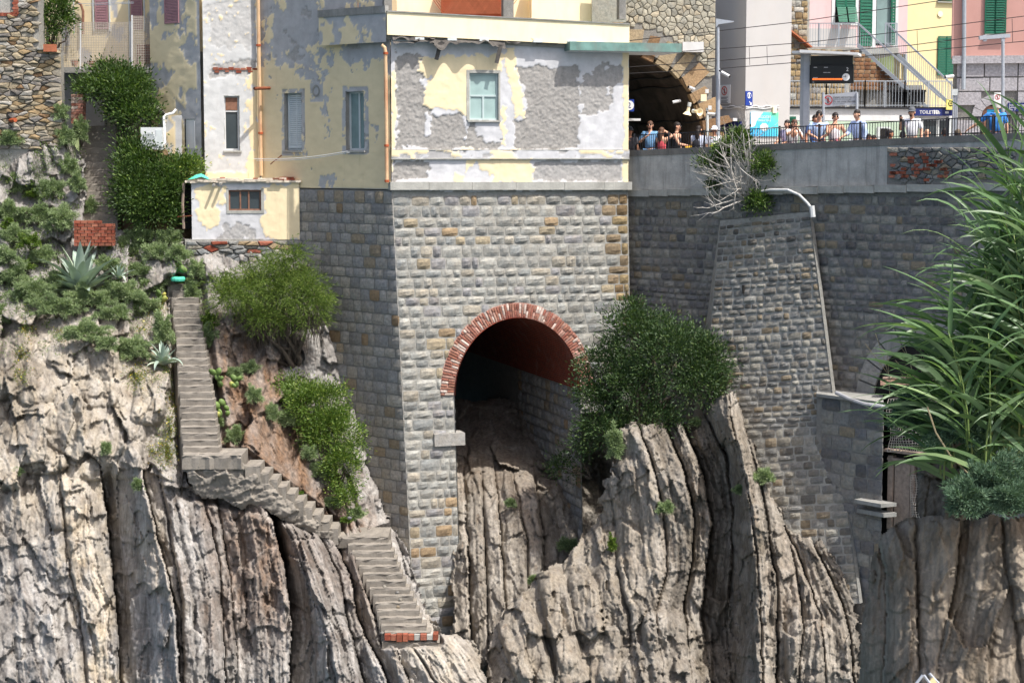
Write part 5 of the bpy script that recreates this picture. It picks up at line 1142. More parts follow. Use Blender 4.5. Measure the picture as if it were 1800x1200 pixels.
# low wing beside the air conditioner
Wl = Wall((288, 4.6), (323, 4.5)); lw = thing('low_wing', 'low pale plaster wing between the air conditioner and the white door', 'wall', P(305, 280, 4.5))
mesh_grid('wing_plaster', Wl, (288, 203, 323, 300), [], lambda a, b: dict(paint=(nz(a, b, 14, 22, 5, 4) > .1) * (a < 308) * 1.0, rough=0 * a), M['plaster_white'], lw, .06); mb = MB(); mb.wbox(Wl, .02, Wl.L - .02, 17, float(Wl.uv(300, 204)[1]), -.5, -.03); mb.build('core', M['concrete'], lw)
mb = MB(); mb.pbox(243, 128, 270, 215, 7.0, .5); tag(mb.build('white_pier', M['plaster_white']), 'pale plaster pier under the terrace corner above the shrubs', 'wall')
tag(MB().pbox(264, 138, 273, 151, 6.0, .2).build('meter_box', M['yellow']), 'small ochre meter box on the wall under the terrace', 'meter box')
ac = thing('air_conditioner', 'white air conditioner unit half hidden in the evergreen shrubs', 'air conditioner', P(266, 265, 3.6))
a = P(247, 224, 3.4); b = P(285, 263, 3.4); mb = MB(); mb.box(a[0], b[0], 3.4, 3.85, b[2], a[2]); mb.build('casing', M['white'], ac)
mb = MB(); mb.box(b[0] - .2, b[0] + .012, 3.385, 3.6, b[2] + .08, a[2] - .08); mb.build('side_panel', M['offwhite'], ac)
c = P(262, 245, 3.39); MB().lathe(c, (0, -1, 0), [(0, .24), (.012, .24), (.012, .2), (.004, .2)], 18).build('fan_ring', M['offwhite'], ac)
for k in range(6): mb = MB(); q = c + np.array([0, 0, -.17 + .068 * k]); mb.box(q[0] - .19, q[0] + .19, 3.375, 3.386, q[2] - .012, q[2] + .012); mb.build('grille_bar', M['offwhite'], ac)
tag(MB().tube([P(286, 256, 3.6), P(290, 250, 3.7), P(288, 206, 3.9), P(292, 202, 4.0), P(304, 199, 4.1), P(309, 193, 4.2)], .045, 8).build('conduit', M['white']), 'bent white conduit rising beside the air conditioner', 'pipe')
rock('garden_bank', [(212, 250), (222, 235), (300, 240), (345, 290), (345, 440), (206, 440), (206, 330)], [(190, 240, 5.2), (340, 240, 4.6), (190, 440, 3.3), (340, 440, 2.9), (260, 330, 3.9)], (), (), None, seed=19, fs=30, fa=.15, fine=.05, res=2.4, back=1.5, jag=3, mat=M['soil'])
# banister and dry path border above the unit
o = rock('slope_path', [(255, 165), (280, 178), (300, 198), (292, 208), (262, 196)], [(255, 165, 5.4), (300, 200, 4.6), (262, 196, 4.9)], (), (), None, seed=14, fs=24, fa=.08, fine=.04, res=2, back=.8, jag=3)

# ------------------------------------------------------------------ railway station behind the parapet
def text(s, W, px, py, size, m, parent, off=.01, name='lettering', align='LEFT', squash=1.0):
    cu = bpy.data.curves.new('t', 'FONT'); cu.body = s; cu.size = size; cu.align_x = align; cu.extrude = 0.001; cu.resolution_u = 2
    ob = bpy.data.objects.new('t', cu); COL.objects.link(ob); dg = bpy.context.evaluated_depsgraph_get(); me = bpy.data.meshes.new_from_object(ob.evaluated_get(dg))
    n = len(me.vertices); v = np.zeros(n * 3); me.vertices.foreach_get('co', v); v = v.reshape(-1, 3); F = [tuple(p.vertices) for p in me.polygons]
    bpy.data.objects.remove(ob); bpy.data.curves.remove(cu); bpy.data.meshes.remove(me)
    u, z = W.uv(px, py); pts = W.pt(u + v[:, 0] * squash, z + v[:, 1], off + v[:, 2]); return mesh(name, pts, F, m, parent)
def flat(y): return Wall((1000, y), (1100, y))
def disc(W, px, py, r, m, parent, name, off=.012, inner=0.0, n=24, th=.004):
    u, z = W.uv(px, py); mb = MB(); o = [W.pt(u + r * math.cos(2 * math.pi * i / n), z + r * math.sin(2 * math.pi * i / n), off) for i in range(n)]
    if inner:
        q = [W.pt(u + inner * math.cos(2 * math.pi * i / n), z + inner * math.sin(2 * math.pi * i / n), off) for i in range(n)]
        mb.add(o + q, [(i, (i + 1) % n, n + (i + 1) % n, n + i) for i in range(n)])
    else: mb.add(o, [tuple(range(n))])
    return mb.build(name, m, parent)
def wquad(W, x0, y0, x1, y1, off, m, name, parent, th=.02):
    mb = MB(); W.box(mb, x0, y0, x1, y1, off - th, off); return mb.build(name, m, parent)
PZ = lambda x, y=0: 18.86 + .062 * (x - 4)
Wy = lambda px: float(W3.pt(W3.uv(px, 260)[0], 20)[1])
xs_ = [W3.pt(-1.5, 0, -.38), W3.pt(W3.L + 6, 0, -.38)]
pts = [(xs_[0][0], xs_[0][1]), (xs_[1][0], xs_[1][1]), (30, 40), (2, 40)]
mb = MB(); mb.prism([(x, y, PZ(x)) for x, y in pts], (0, 0, -2.5)); tag(mb.build('platform', M['paving']), kind='structure')
rl = thing('platform_railing', 'black iron railing along the top of the platform parapet', 'railing', W3.pt(6, 20))
mb = MB(); n = 165
for i in range(n):
    u = .15 + (W3.L + .6) * i / n; q = W3.pt(u, zp(u) - .03, -.15); mb.bar(q, q + (0, 0, .53), .018)
mb.build('bars', M['dark_iron'], rl)
for i in range(10): u = .25 + 1.5 * i; q = W3.pt(u, zp(u) - .05, -.15); MB().bar(q, q + (0, 0, .6), .06).build('post', M['dark_iron'], rl)
MB().bar(W3.pt(.1, zp(0) + .5, -.15), W3.pt(W3.L + .7, zp(W3.L + .7) + .5, -.15), .03).build('top_rail', M['dark_iron'], rl)
MB().bar(W3.pt(.1, zp(0) + .06, -.15), W3.pt(W3.L + .7, zp(W3.L + .7) + .06, -.15), .022).build('bottom_rail', M['dark_iron'], rl)
# --- tunnel portal
Wp = Wall((1050, 8.4), (1250, 9.6)); tun = thing('tunnel_portal', 'rough stone railway tunnel portal with orange arch stones beside the yellow house', 'tunnel portal', Wp.pt(3, 19))
cu_, cz_ = (float(q) for q in Wp.uv(1085, 262)); ra = float(Wp.uv(1243, 262)[0]) - cu_; rb = float(Wp.uv(1085, 88)[1]) - cz_
el = lambda k, n=28: [(cu_ + ra * k * math.cos(math.pi * i / n), cz_ + rb * k * math.sin(math.pi * i / n)) for i in range(n + 1)]
mb = MB(); e = el(1.0); ztp = float(Wp.uv(1100, -60)[1]); ur = float(Wp.uv(1252, 100)[0])
for (a, b), (c, d) in zip(e[:-1], e[1:]): mb.add([Wp.pt(a, b), Wp.pt(c, d), Wp.pt(c, ztp), Wp.pt(a, ztp)], [(0, 1, 2, 3)])
mb.add([Wp.pt(cu_ + ra, cz_ - 2), Wp.pt(ur, cz_ - 2), Wp.pt(ur, ztp), Wp.pt(cu_ + ra, ztp)], [(0, 1, 2, 3)]); mb.build('mortar_bed', M['mortar_dark'], tun)
polystones(tun, Wp, (cu_ - .6, cz_ - .5, ur, ztp), 640, 1.0, 1.0, .05, lambda s: M['stone_portal'], lambda u, z: ((u - cu_) / (ra * 1.27)) ** 2 + ((z - cz_) / (rb * 1.27)) ** 2 > 1 and u > cu_ - .4, 'stone', .014, 0, 71, .55, 300)
rv = random.Random(4); th = .05
while th < 1.75:
    dt = rv.uniform(.12, .2); k0, k1 = .97 + rv.uniform(-.02, .02), rv.uniform(1.14, 1.32); pl = [(cu_ + ra * k * math.cos(t), cz_ + rb * k * math.sin(t)) for k, t in ((k0, th + .01), (k1, th + .03), (k1 * .98, th + dt - .04), (k0 + .01, th + dt - .015))]
    MB().prism([Wp.pt(u, z, -.2) for u, z in pl], Wp.n * rv.uniform(.24, .3)).build('arch_stone', M['stone_vous'], tun); th += dt
ax = np.array([-.30, 1.0, 0]); V = []; nn = 40; md = 20
for j in range(md + 1):
    for i in range(nn + 1):
        t = math.pi * i / nn * 1.12 - .18; rr = 1.0 + .03 * float(fbm(np.array(i / 3.), np.array(j / 2.), 3, 3)); V.append(Wp.pt(cu_ + ra * rr * math.cos(t), cz_ + rb * rr * math.sin(t)) + ax * (j * .8 - .1))
F = [(j * (nn + 1) + i, j * (nn + 1) + i + 1, (j + 1) * (nn + 1) + i + 1, (j + 1) * (nn + 1) + i) for j in range(md) for i in range(nn)]
mesh('tunnel_lining', V, F, grain('dark_brown_tunnel_rock', S(78, 68, 60), .5, 1.2, .95, .8, 6, dirt=S(40, 34, 30), dirtamt=.9), tun)  # dark brown rock with darker blotches at random
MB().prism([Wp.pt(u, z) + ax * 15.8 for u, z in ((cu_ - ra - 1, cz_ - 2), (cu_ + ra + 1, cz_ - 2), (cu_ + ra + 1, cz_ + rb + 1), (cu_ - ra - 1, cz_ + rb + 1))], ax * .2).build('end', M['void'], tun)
for k, zz in enumerate((.72, .86, .3)):
    q = [Wp.pt(cu_ + ra * .985 * math.cos(zz), cz_ + rb * .985 * math.sin(zz)) + ax * (.2 + j * .7) + np.array([0, 0, -.05 * math.sin(j)]) for j in range(14)]; MB().tube(q, .03, 5).build('cable', M['wire'], tun)
W = flat(6.0); sg = thing('platform_number_sign', 'blue platform sign with white disc and number 2 under the canopy', 'sign', P(1107, 196, 6)); wquad(W, 1094, 175, 1114.5, 196, 0, M['blue'], 'panel', sg, .05); disc(W, 1106, 185.5, .165, M['sign_white'], sg, 'disc'); text('2', W, 1106, 190, .28, M['navy'], sg, .02, 'numeral', 'CENTER')
tag(MB().pbox(1092, 208.5, 1126, 212.5, 7.5, .12).build('strip_lamp', M['white']), 'pale strip lamp hanging in the tunnel mouth', 'lamp')
tag(MB().pbox(1200, 74, 1237, 91.5, 9.0, .5).build('wall_box', M['white']), 'large white equipment box on the portal stonework', 'box')
def horn(px, py, Y, d, lab, r=.13):
    t = thing('horn_speaker', lab, 'loudspeaker', P(px, py, Y)); c = P(px, py, Y); MB().lathe(c, d, [(-.28, .05), (-.2, .06), (-.1, .07), (0, r), (.012, r + .012), (.0, r - .02), (-.09, .05), (-.12, .0)], 16).build('horn', M['cream'], t); MB().lathe(c - np.array(d) * .28, d, [(-.14, 0), (-.14, .07), (0, .07)], 10).build('driver', M['offwhite'], t)
horn(1230, 197, 8.0, (.5, -.85, -.1), 'beige horn loudspeaker at the tunnel mouth, facing out'); horn(1208, 201, 8.3, (-.2, .1, -1), 'beige horn loudspeaker in the tunnel mouth, pointing down', .15)
def cctv(px, py, Y, d, lab):
    t = thing('security_camera', lab, 'camera', P(px, py, Y)); c = P(px, py, Y); d = np.array(d) / np.linalg.norm(d); MB().tube([c, c + d * .32], .055, 8).build('housing', M['white'], t); MB().tube([c + d * .32, c + d * .34], .045, 8).build('lens', M['black'], t); MB().bar(c + d * .05, c + d * .05 + (-.1, .1, .08), .04).build('bracket', M['black'], t)
cctv(1244, 200, 8.8, (.8, -.5, -.1), 'white security camera beside the tunnel arch'); cctv(1268, 127, 3.0, (.75, -.4, -.45), 'white security camera on the lamp post'); cctv(1220, 157, 8.9, (-.6, -.6, .2), 'white dome camera under the arch stones'); cctv(1196, 177, 9.5, (-.9, -.3, -.2), 'grey security camera deep in the tunnel arch')
for i, (a, b, c, d, lab) in enumerate(((1232, 166, 1242, 178, 'beige junction box on the lowest arch stone'), (1240, 157, 1246, 164, 'small white junction box above the beige box'), (1245, 186, 1251, 193, 'small white box beside the security camera'))): tag(MB().pbox(a, b, c, d, 8.9, .15).build('junction_box', M['cream'] if i == 0 else M['white']), lab, 'box')
MB2 = MB().tube([P(1243, 190, 9.0), P(1244, 262, 9.0)], .05, 8); tag(MB2.build('cable_duct', M['offwhite']), 'vertical grey duct at the right jamb of the tunnel', 'pipe')
# --- lift tower
Wt1 = Wall((1246, 11.6), (1309, 9.8)); Wt2 = Wall((1309, 9.8), (1387, 11.2)); tw = thing('lift_tower', 'plain pale grey rendered tower beside the tunnel portal', 'tower', Wt2.pt(0, 19))
fp = [Wt1.pt(0, 18), Wt1.pt(Wt1.L, 18), Wt2.pt(Wt2.L, 18), Wt2.pt(Wt2.L, 18, -4), Wt1.pt(0, 18, -4)]; MB().prism(fp, (0, 0, 11)).build('shaft', M['tower'], tw)
for W, x0, x1 in ((Wt1, 1248, 1308), (Wt2, 1310, 1368)): 
    q = [W.pt(*W.uv(x0 + (x1 - x0) * k / 10, 187.5 + 1.6 * math.sin(k * 1.7)), .03) for k in range(11)]; MB().tube(q, .022, 5).build('conduit', M['white'], tw); q = [W.pt(*W.uv(x0 + (x1 - x0) * k / 10, 190.5 + 1.0 * math.sin(k * 1.1 + 2)), .03) for k in range(11)]; MB().tube(q, .018, 5).build('conduit', M['white'], tw)
wquad(Wt2, 1356, 188, 1362, 199, .1, M['cream'], 'junction_box', tw, .1)
def nocross(W, px, py, r, parent, off):
    disc(W, px, py, r, M['red'], parent, 'ring', off, r * .8); u, z = (float(q) for q in W.uv(px, py)); mb = MB(); mb.bar(W.pt(u - r * .62, z + r * .62, off), W.pt(u + r * .62, z - r * .62, off), r * .16, .004, W.n); mb.build('slash', M['red'], parent)
    mb = MB(); mb.wbox(W, u - r * .16, u + r * .16, z - r * .12, z + r * .34, off - .003, off - .001); mb.wbox(W, u - r * .15, u - r * .02, z - r * .62, z - r * .12, off - .003, off - .001); mb.wbox(W, u + r * .04, u + r * .16, z - r * .62, z - r * .12, off - .003, off - .001); mb.build('figure', M['black'], parent); disc(W, px, py - r * 25, r * .13, M['black'], parent, 'figure_head', off - .001, 0, 10)
sg = thing('warning_sign', 'white no-crossing sign with red ring on the shaded tower face', 'sign', Wt1.pt(.5, 21)); wquad(Wt1, 1266, 150, 1284.5, 182, .04, M['sign_white'], 'panel', sg, .03); nocross(Wt1, 1275, 160, .17, sg, .05)
for k in range(5): wquad(Wt1, 1269, 171 + k * 2.1 + (1 if k > 1 else 0), 1281 - 2 * (k % 2), 171.8 + k * 2.1 + (1 if k > 1 else 0), .043, M['print_grey'], 'printed_line', sg, .002)
sg = thing('toilet_direction_sign', 'blue toilet sign with white disc and arrow on the tower corner', 'sign', Wt2.pt(.2, 21)); wquad(Wt2, 1309.5, 160.5, 1321.5, 186, .04, M['blue'], 'panel', sg, .03); disc(Wt2, 1315.5, 168, .11, M['sign_white'], sg, 'disc', .045)
for dx in (-2, 2): wquad(Wt2, 1315.5 + dx - .9, 165.5, 1315.5 + dx + .9, 171, .05, M['blue'], 'figure', sg, .002)
u, z = (float(q) for q in Wt2.uv(1318, 182)); mb = MB(); mb.bar(Wt2.pt(u - .07, z + .07, .046), Wt2.pt(u + .03, z - .03, .046), .03, .004, Wt2.n); mb.add([Wt2.pt(u + .055, z - .055, .047), Wt2.pt(u + .055, z + .05, .047), Wt2.pt(u - .05, z - .055, .047)], [(0, 1, 2)]); mb.build('arrow', M['sign_white'], sg)
sg = thing('station_name_sign', 'navy station name sign with white lettering on the tower behind the shrub', 'sign', Wt1.pt(.5, 20)); wquad(Wt1, 1250, 215, 1305, 240, .09, M['navy'], 'panel', sg, .05); text('Riomaggiore', Wt1, 1252, 232, .40, M['sign_white'], sg, .095, squash=.92)
mb = MB(); Wt1.box(mb, 1252, 209, 1300, 213, .1, .3); mb.build('lamp_hood', M['white'], sg)
def postermat():
    t = NT('green_blue_poster'); sp = t.n('ShaderNodeSeparateXYZ'); t.l(t.pos, sp.inputs[0]); f = t.mr(t.math('ADD', t.math('MULTIPLY', sp.outputs[2], 1.2), t.math('MULTIPLY', sp.outputs[0], 1.0)), 33.4, 36.4)
    col = t.ramp(f, [(0, S(60, 150, 214)), (.5, S(80, 190, 214)), (.75, S(110, 206, 160))]); return t.done(col, .4, None, 0, .3)
sg = thing('welcome_poster', 'large blue and green welcome poster on the lit tower face', 'poster', Wt2.pt(.6, 20)); wquad(Wt2, 1318, 197, 1366, 240, .05, postermat(), 'panel', sg, .03)
mb = MB(); mb.add([Wt2.pt(*Wt2.uv(a, b), .053) for a, b in ((1318.3, 197.3), (1340, 197.3), (1333, 206), (1328, 213), (1325, 222), (1318.3, 224))], [(0, 1, 2, 3, 4, 5)]); mb.build('white_corner', M['sign_white'], sg)
text('RIOMAGGIORE', Wt2, 1320, 208, .15, M['sign_white'], sg, .056, squash=.98); text('CINQUE TERRE', Wt2, 1330, 213.5, .1, M['sign_white'], sg, .056); 
mb = MB(); mb.add([Wt2.pt(*Wt2.uv(1341.5 + 7.4 * math.cos(a), 223.5 + 7 * math.sin(a)), .056) for a in [math.pi / 4 * k + math.pi / 8 for k in range(8)]], [tuple(range(8))]); mb.build('badge', M['sign_white'], sg)
for k in range(4): wquad(Wt2, 1337.5, 219.5 + 2 * k, 1345.5, 220.4 + 2 * k, .0575, M['sign_grey'], 'badge_line', sg, .001)
# --- lamp post on the platform
lpst = thing('lamp_post', 'slim grey platform lamp post with flat wedge lamp head', 'street lamp', P(1262, 262, 3.2)); q = P(1262, 300, 3.2)
MB().tube([q, P(1262, 160, 3.2), P(1262, 120, 3.2)], .075, 10).build('lower_pole', M['metal'], lpst); MB().tube([P(1262, 121, 3.2), P(1262, 48, 3.2)], .055, 10).build('upper_pole', M['metal'], lpst)
a = [P(x, y, 3.1) for x, y in ((1258.5, 33), (1290, 37.5), (1290, 39), (1263, 43), (1259, 49))]; MB().prism(a, (0, .3, 0)).build('lamp_head', M['metal'], lpst)
# --- old stone wall, brown stair base, terrace block
Wo = Wall((1384, 15.0), (1500, 16.5)); ow = thing('old_stone_wall', 'old brown patched stone wall between the tower and the stair terrace', 'wall', Wo.pt(1, 20)); wquad(Wo, 1384, -40, 1420, 260, -.02, M['mortar'], 'mortar_bed', ow, .4); wquad(Wo, 1420, 86, 1492, 260, -.02, M['mortar'], 'mortar_bed', ow, .4)
a0, a1 = (float(Wo.uv(1385, 5)[0]), float(Wo.uv(1420, 5)[0])); z1, z0 = float(Wo.uv(1400, -20)[1]), float(Wo.uv(1400, 195)[1])
lst = courses(z1, z0, (.18, .3), lambda z: [(a0, a1 + (.0 if z > float(Wo.uv(1400, 85)[1]) else 2.0))], (.24, .5), RND, .02); emit(ow, wall_frames(Wo, lst, .06, RND), 'coursed', .45, lambda c: random.choice((M['stone_brown'], M['stone_rubble'])), 260)
tl = [Wo.pt(*Wo.uv(x, y), .1) for x, y in ((1377, 50), (1420, 84))]
for k in range(10): q = tl[0] + (tl[1] - tl[0]) * k / 10; MB().bar(q, q + (tl[1] - tl[0]) / 10.6, .4, .06, (0, 0, 1)).build('roof_tile', M['terracotta'], ow)
Wc = Wall((1480, 16.8), (1610, 18.0)); sb = thing('stair_base', 'stepped brown stone base under the metal stairs', 'wall', Wc.pt(1, 19)); lst = []
for k in range(10):
    x1 = 1500 + 10.5 * (k + 1); y0 = 88 + 7.2 * k; u1, zz = Wc.uv(x1, y0); zz2 = float(Wc.uv(x1, y0 + 7.2)[1]); mb = MB(); mb.wbox(Wc, float(Wc.uv(1470, y0)[0]), float(u1), zz2, float(zz), -2, -.01); mb.build('core_course', M['mortar_dark'], sb)
    lst += courses(float(zz), zz2 + .02, (float(zz) - zz2, float(zz) - zz2), lambda z: [(float(Wc.uv(1470, y0)[0]), float(u1))], (.22, .34), RND, .015)
emit(sb, wall_frames(Wc, lst, .04, RND), 'ashlar', .22, lambda c: bpy.data.materials['rusty_block'] if 'rusty_block' in bpy.data.materials else stone_mat('rusty_block', [(0, S(128, 92, 66)), (.4, S(108, 74, 54)), (.75, S(140, 110, 84))], .4), 200)
mb = MB(); mb.pbox(1470, 150, 1620, 200, 17.5, 2); mb.build('plinth', M['mortar_dark'], sb)
tb_ = thing('toilet_block', 'low white and pale green station building with blue toilet sign and roof terrace', 'building', P(1540, 250, 14))
Wk = Wall((1380, 13.5), (1690, 14.6))
wquad(Wk, 1380, 191, 1690, 213, 0, M['white'], 'upper_band', tb_, .5); wquad(Wk, 1380, 213, 1690, 275, -.01, M['pale_green'], 'lower_wall', tb_, .5); wquad(Wk, 1380, 187.5, 1690, 191, .12, M['dark_iron'], 'roof_edge', tb_, .6)
mb = MB(); a, b = Wk.uv(1380, 189), Wk.uv(1690, 189); mb.wbox(Wk, float(a[0]), float(b[0]), float(a[1]) - .15, float(a[1]), -4.5, -.3); mb.build('terrace_slab', M['concrete'], tb_)
wquad(Wk, 1620, 212, 1646, 275, .02, M['glass'], 'door_glass', tb_); wquad(Wk, 1648, 212, 1668, 275, .02, M['glass'], 'door_glass', tb_)
for x in (1618, 1646, 1668): wquad(Wk, x, 208, x + 3, 275, .05, M['offwhite'], 'door_post', tb_, .06)
wquad(Wk, 1541, 223, 1564, 275, .03, M['offwhite'], 'door_frame', tb_); wquad(Wk, 1547, 226, 1559, 275, .045, M['void'], 'door_gap', tb_)
wquad(Wk, 1378, 205, 1397, 250, .12, M['green'], 'green_louvre', tb_, .1); 
for k in range(8): wquad(Wk, 1379, 207 + 5 * k, 1396, 209 + 5 * k, .14, M['green'], 'louvre_slat', tb_, .02)
sg = thing('toilet_sign', 'long navy sign reading toilette above the glass doors', 'sign', Wk.pt(10, 20)); wquad(Wk, 1604, 191.5, 1672, 204, .2, M['navy'], 'panel', sg, .1); text('TOILETTE', Wk, 1613, 200.5, .19, M['sign_white'], sg, .205, squash=.95)
for dx in (0, 4.2): wquad(Wk, 1638 + dx, 196.6, 1640 + dx, 201, .21, M['sign_white'], 'figure', sg, .004); disc(Wk, 1639 + dx, 195.2, .028, M['sign_white'], sg, 'figure_head', .21, 0, 8)
disc(Wk, 1647, 199, .045, M['sign_white'], sg, 'wheel', .21, .03, 12); wquad(Wk, 1645.6, 195, 1646.8, 199, .212, M['sign_white'], 'seat', sg, .004); wquad(Wk, 1658, 196, 1664, 200, .21, M['sign_grey'], 'emblem', sg, .003)
sg = thing('bag_sign', 'yellow sign with black ringed symbol beside the station corner', 'sign', Wk.pt(11, 21)); wquad(Wk, 1658, 175.5, 1672, 193.5, .35, M['yellow_sign'], 'panel', sg, .06); disc(Wk, 1665.5, 182.5, .11, M['black'], sg, 'ring', .36); wquad(Wk, 1662.8, 179.5, 1668, 185.5, .366, M['yellow_sign'], 'symbol', sg, .003); wquad(Wk, 1664.2, 181, 1667, 184, .37, M['black'], 'symbol_core', sg, .003)
def railing(name, lab, pts, h, sp, m, r=.018, postn=3, mid=True):
    t = thing(name, lab, 'railing', pts[0])
    mb = MB(); rl_ = MB()
    for a, b in zip(pts[:-1], pts[1:]):
        a = np.array(a); b = np.array(b); L = np.linalg.norm(b - a); n = max(1, int(L / sp))
        for i in range(n + 1): q = a + (b - a) * i / n; mb.bar(q, q + (0, 0, h), r)
        rl_.bar(a + (0, 0, h), b + (0, 0, h), r * 2.4); rl_.bar(a + (0, 0, .08), b + (0, 0, .08), r * 1.6)
        for i in range(postn + 1): q = a + (b - a) * i / postn; MB().bar(q, q + (0, 0, h + .02), r * 3).build('post', m, t)
    mb.build('bars', m, t); rl_.build('rails', m, t); return t
Wr = Wall((1380, 13.4), (1690, 14.5)); railing('terrace_railing', 'grey railing along the roof terrace of the toilet block', [Wr.pt(*Wr.uv(x, 189)) for x in (1388, 1452, 1520, 1590, 1672)], 1.02, .12, M['rail_grey'], .016, 2)
railing('balcony_railing', 'pale railing on the landing of the pink house', [P(x, y, 18.6) for x, y in ((1405, 82), (1508, 82))], .95, .11, M['rail_grey'], .016, 3); railing('door_railing', 'short pale railing beside the glass door of the pink house', [P(x, y, 18.8) for x, y in ((1556, 80), (1576, 80))], .9, .1, M['rail_grey'], .016, 1)
stf = thing('metal_stairs', 'long metal staircase with grey railings rising to the pink house', 'stairs', P(1660, 195, 16))
for (x0, y0, x1, y1, Y, nm) in ((1508, 82, 1652, 212, 17.6, 'front'), (1557, 80, 1676, 192, 19.0, 'rear')):
    a, b = P(x0, y0, Y), P(x1, y1, Y - 1.2); hgt = np.array([0, 0, .92]); MB().bar(a + hgt, b + hgt, .07).build('handrail', M['metal'], stf); MB().bar(a + (0, 0, .06), b + (0, 0, .06), .08, .14).build('stringer', M['rail_grey'], stf); mb = MB(); n = 34
    for i in range(n): q = a + (b - a) * i / n; mb.bar(q, q + hgt, .016)
    mb.build('balusters', M['rail_grey'], stf)
a, b = P(1512, 84, 17.7), P(1655, 214, 16.5)
for i in range(18): q = a + (b - a) * (i + .5) / 18; mb = MB(); mb.box(q[0] - .16, q[0] + .16, q[1], q[1] + 1.3, q[2] - .04, q[2]); mb.build('tread', M['rail_grey'], stf)
mb = MB(); q = P(1400, 84, 18.5); r_ = P(1580, 84, 18.5); mb.box(q[0], r_[0], 18.5, 22.5, q[2] - .25, q[2]); mb.build('landing', M['concrete_lt'], stf)
for i, (a, b, c, d) in enumerate(((1565, 158, 1600, 188), (1598, 158, 1628, 188))): 
    t = thing('terrace_table', 'dark covered table on the roof terrace, %s the metal stairs' % ('beyond' if i else 'clear of'), 'table', P((a + c) / 2, d, 16)); mb = MB(); mb.pbox(a, b, c, b + 4, 15.5, .9); mb.build('table_top', M['black'], t); mb = MB(); mb.pbox(a + 2, b + 4, c - 2, d - 8, 15.7, .04); mb.build('cloth', M['black'], t); [MB().pbox(x, b + 4, x + 2, d + 1, 15.9, .06).build('leg', M['dark_iron'], t) for x in (a + 4, c - 6)]
# --- pink house, yellow house
Wq = Wall((1396, 21.5), (1594, 22.6)); ph = thing('pink_house', 'pale pink house with green shutters and doors above the metal stairs', 'house', Wq.pt(4, 21)); wquad(Wq, 1396, -80, 1594, 95, 0, M['pink'], 'wall', ph, .5); wquad(Wq, 1418, 50, 1504, 84, .03, M['tower'], 'plinth', ph, .03); wquad(Wq, 1398, -80, 1420, 90, .05, M['green'], 'side_door', ph, .05)
def leaf(W, x0, y0, x1, y1, off, parent, n=18):
    u0, z1 = W.uv(x0, y0); u1, z0 = W.uv(x1, y1); return slats(parent, W, (float(u0), float(z0), float(u1), float(z1)), M['green'], off, n)
wquad(Wq, 1463, -60, 1509, 45, .03, M['white'], 'window_surround', ph, .03); wquad(Wq, 1469, -60, 1503, 41, .04, M['void'], 'window_void', ph, .02)
leaf(Wq, 1470, -60, 1486, 13, .08, ph); leaf(Wq, 1487, -60, 1503, 13, .08, ph)
for x in (1470, 1488):   # tilted lower flaps
    u0, z1 = (float(q) for q in Wq.uv(x, 13)); u1, z0 = (float(q) for q in Wq.uv(x + 15, 41)); mb = MB()
    for k in range(9):
        t0, t1 = k / 9, (k + .85) / 9; mb.hexa([Wq.pt(u0 - .1 * t1, z1 + (z0 - z1) * t1, .1 + .5 * t1), Wq.pt(u1 - .1 * t1, z1 + (z0 - z1) * t1, .1 + .5 * t1), Wq.pt(u1 - .1 * t1, z1 + (z0 - z1) * t1, .06 + .5 * t1), Wq.pt(u0 - .1 * t1, z1 + (z0 - z1) * t1, .06 + .5 * t1), Wq.pt(u0 - .1 * t0, z1 + (z0 - z1) * t0, .1 + .5 * t0), Wq.pt(u1 - .1 * t0, z1 + (z0 - z1) * t0, .1 + .5 * t0), Wq.pt(u1 - .1 * t0, z1 + (z0 - z1) * t0, .06 + .5 * t0), Wq.pt(u0 - .1 * t0, z1 + (z0 - z1) * t0, .06 + .5 * t0)])
    mb.build('shutter_flap', M['green'], ph)
wquad(Wq, 1532, -60, 1538, 84, .06, M['white'], 'door_surround', ph, .05); leaf(Wq, 1512, -60, 1531, 82, .1, ph, 24); wquad(Wq, 1538, -5, 1566, 80, .02, M['black'], 'door_frame', ph, .03); wquad(Wq, 1541, 0, 1564, 77, .035, M['glass_mid'], 'glass_door', ph, .02); leaf(Wq, 1565, -60, 1570, 80, .2, ph, 26); wquad(Wq, 1571, -60, 1577, 84, .05, M['white'], 'door_surround', ph, .05)
Wx = Wall((1586, 23.0), (1700, 24.2)); yh = thing('pale_yellow_house', 'pale yellow house with closed green shutters between the pink houses', 'house', Wx.pt(1, 21)); wquad(Wx, 1586, -80, 1700, 230, 0, M['yellow'], 'wall', yh, .5); leaf(Wx, 1648, 64, 1662, 133, .08, yh, 22); leaf(Wx, 1662.5, 64, 1677, 133, .08, yh, 22); leaf(Wx, 1650, -60, 1676, 2, .08, yh, 16); wquad(Wx, 1646, 3, 1680, 6, .12, M['concrete_lt'], 'sill', yh, .12); disc(Wx, 1652, 25, .13, M['cream'], yh, 'vent_cover', .05); MB().tube([Wx.pt(*Wx.uv(1589, -60), .12), Wx.pt(*Wx.uv(1589, 180), .12)], .07, 8).build('drainpipe', M['rail_grey'], yh)
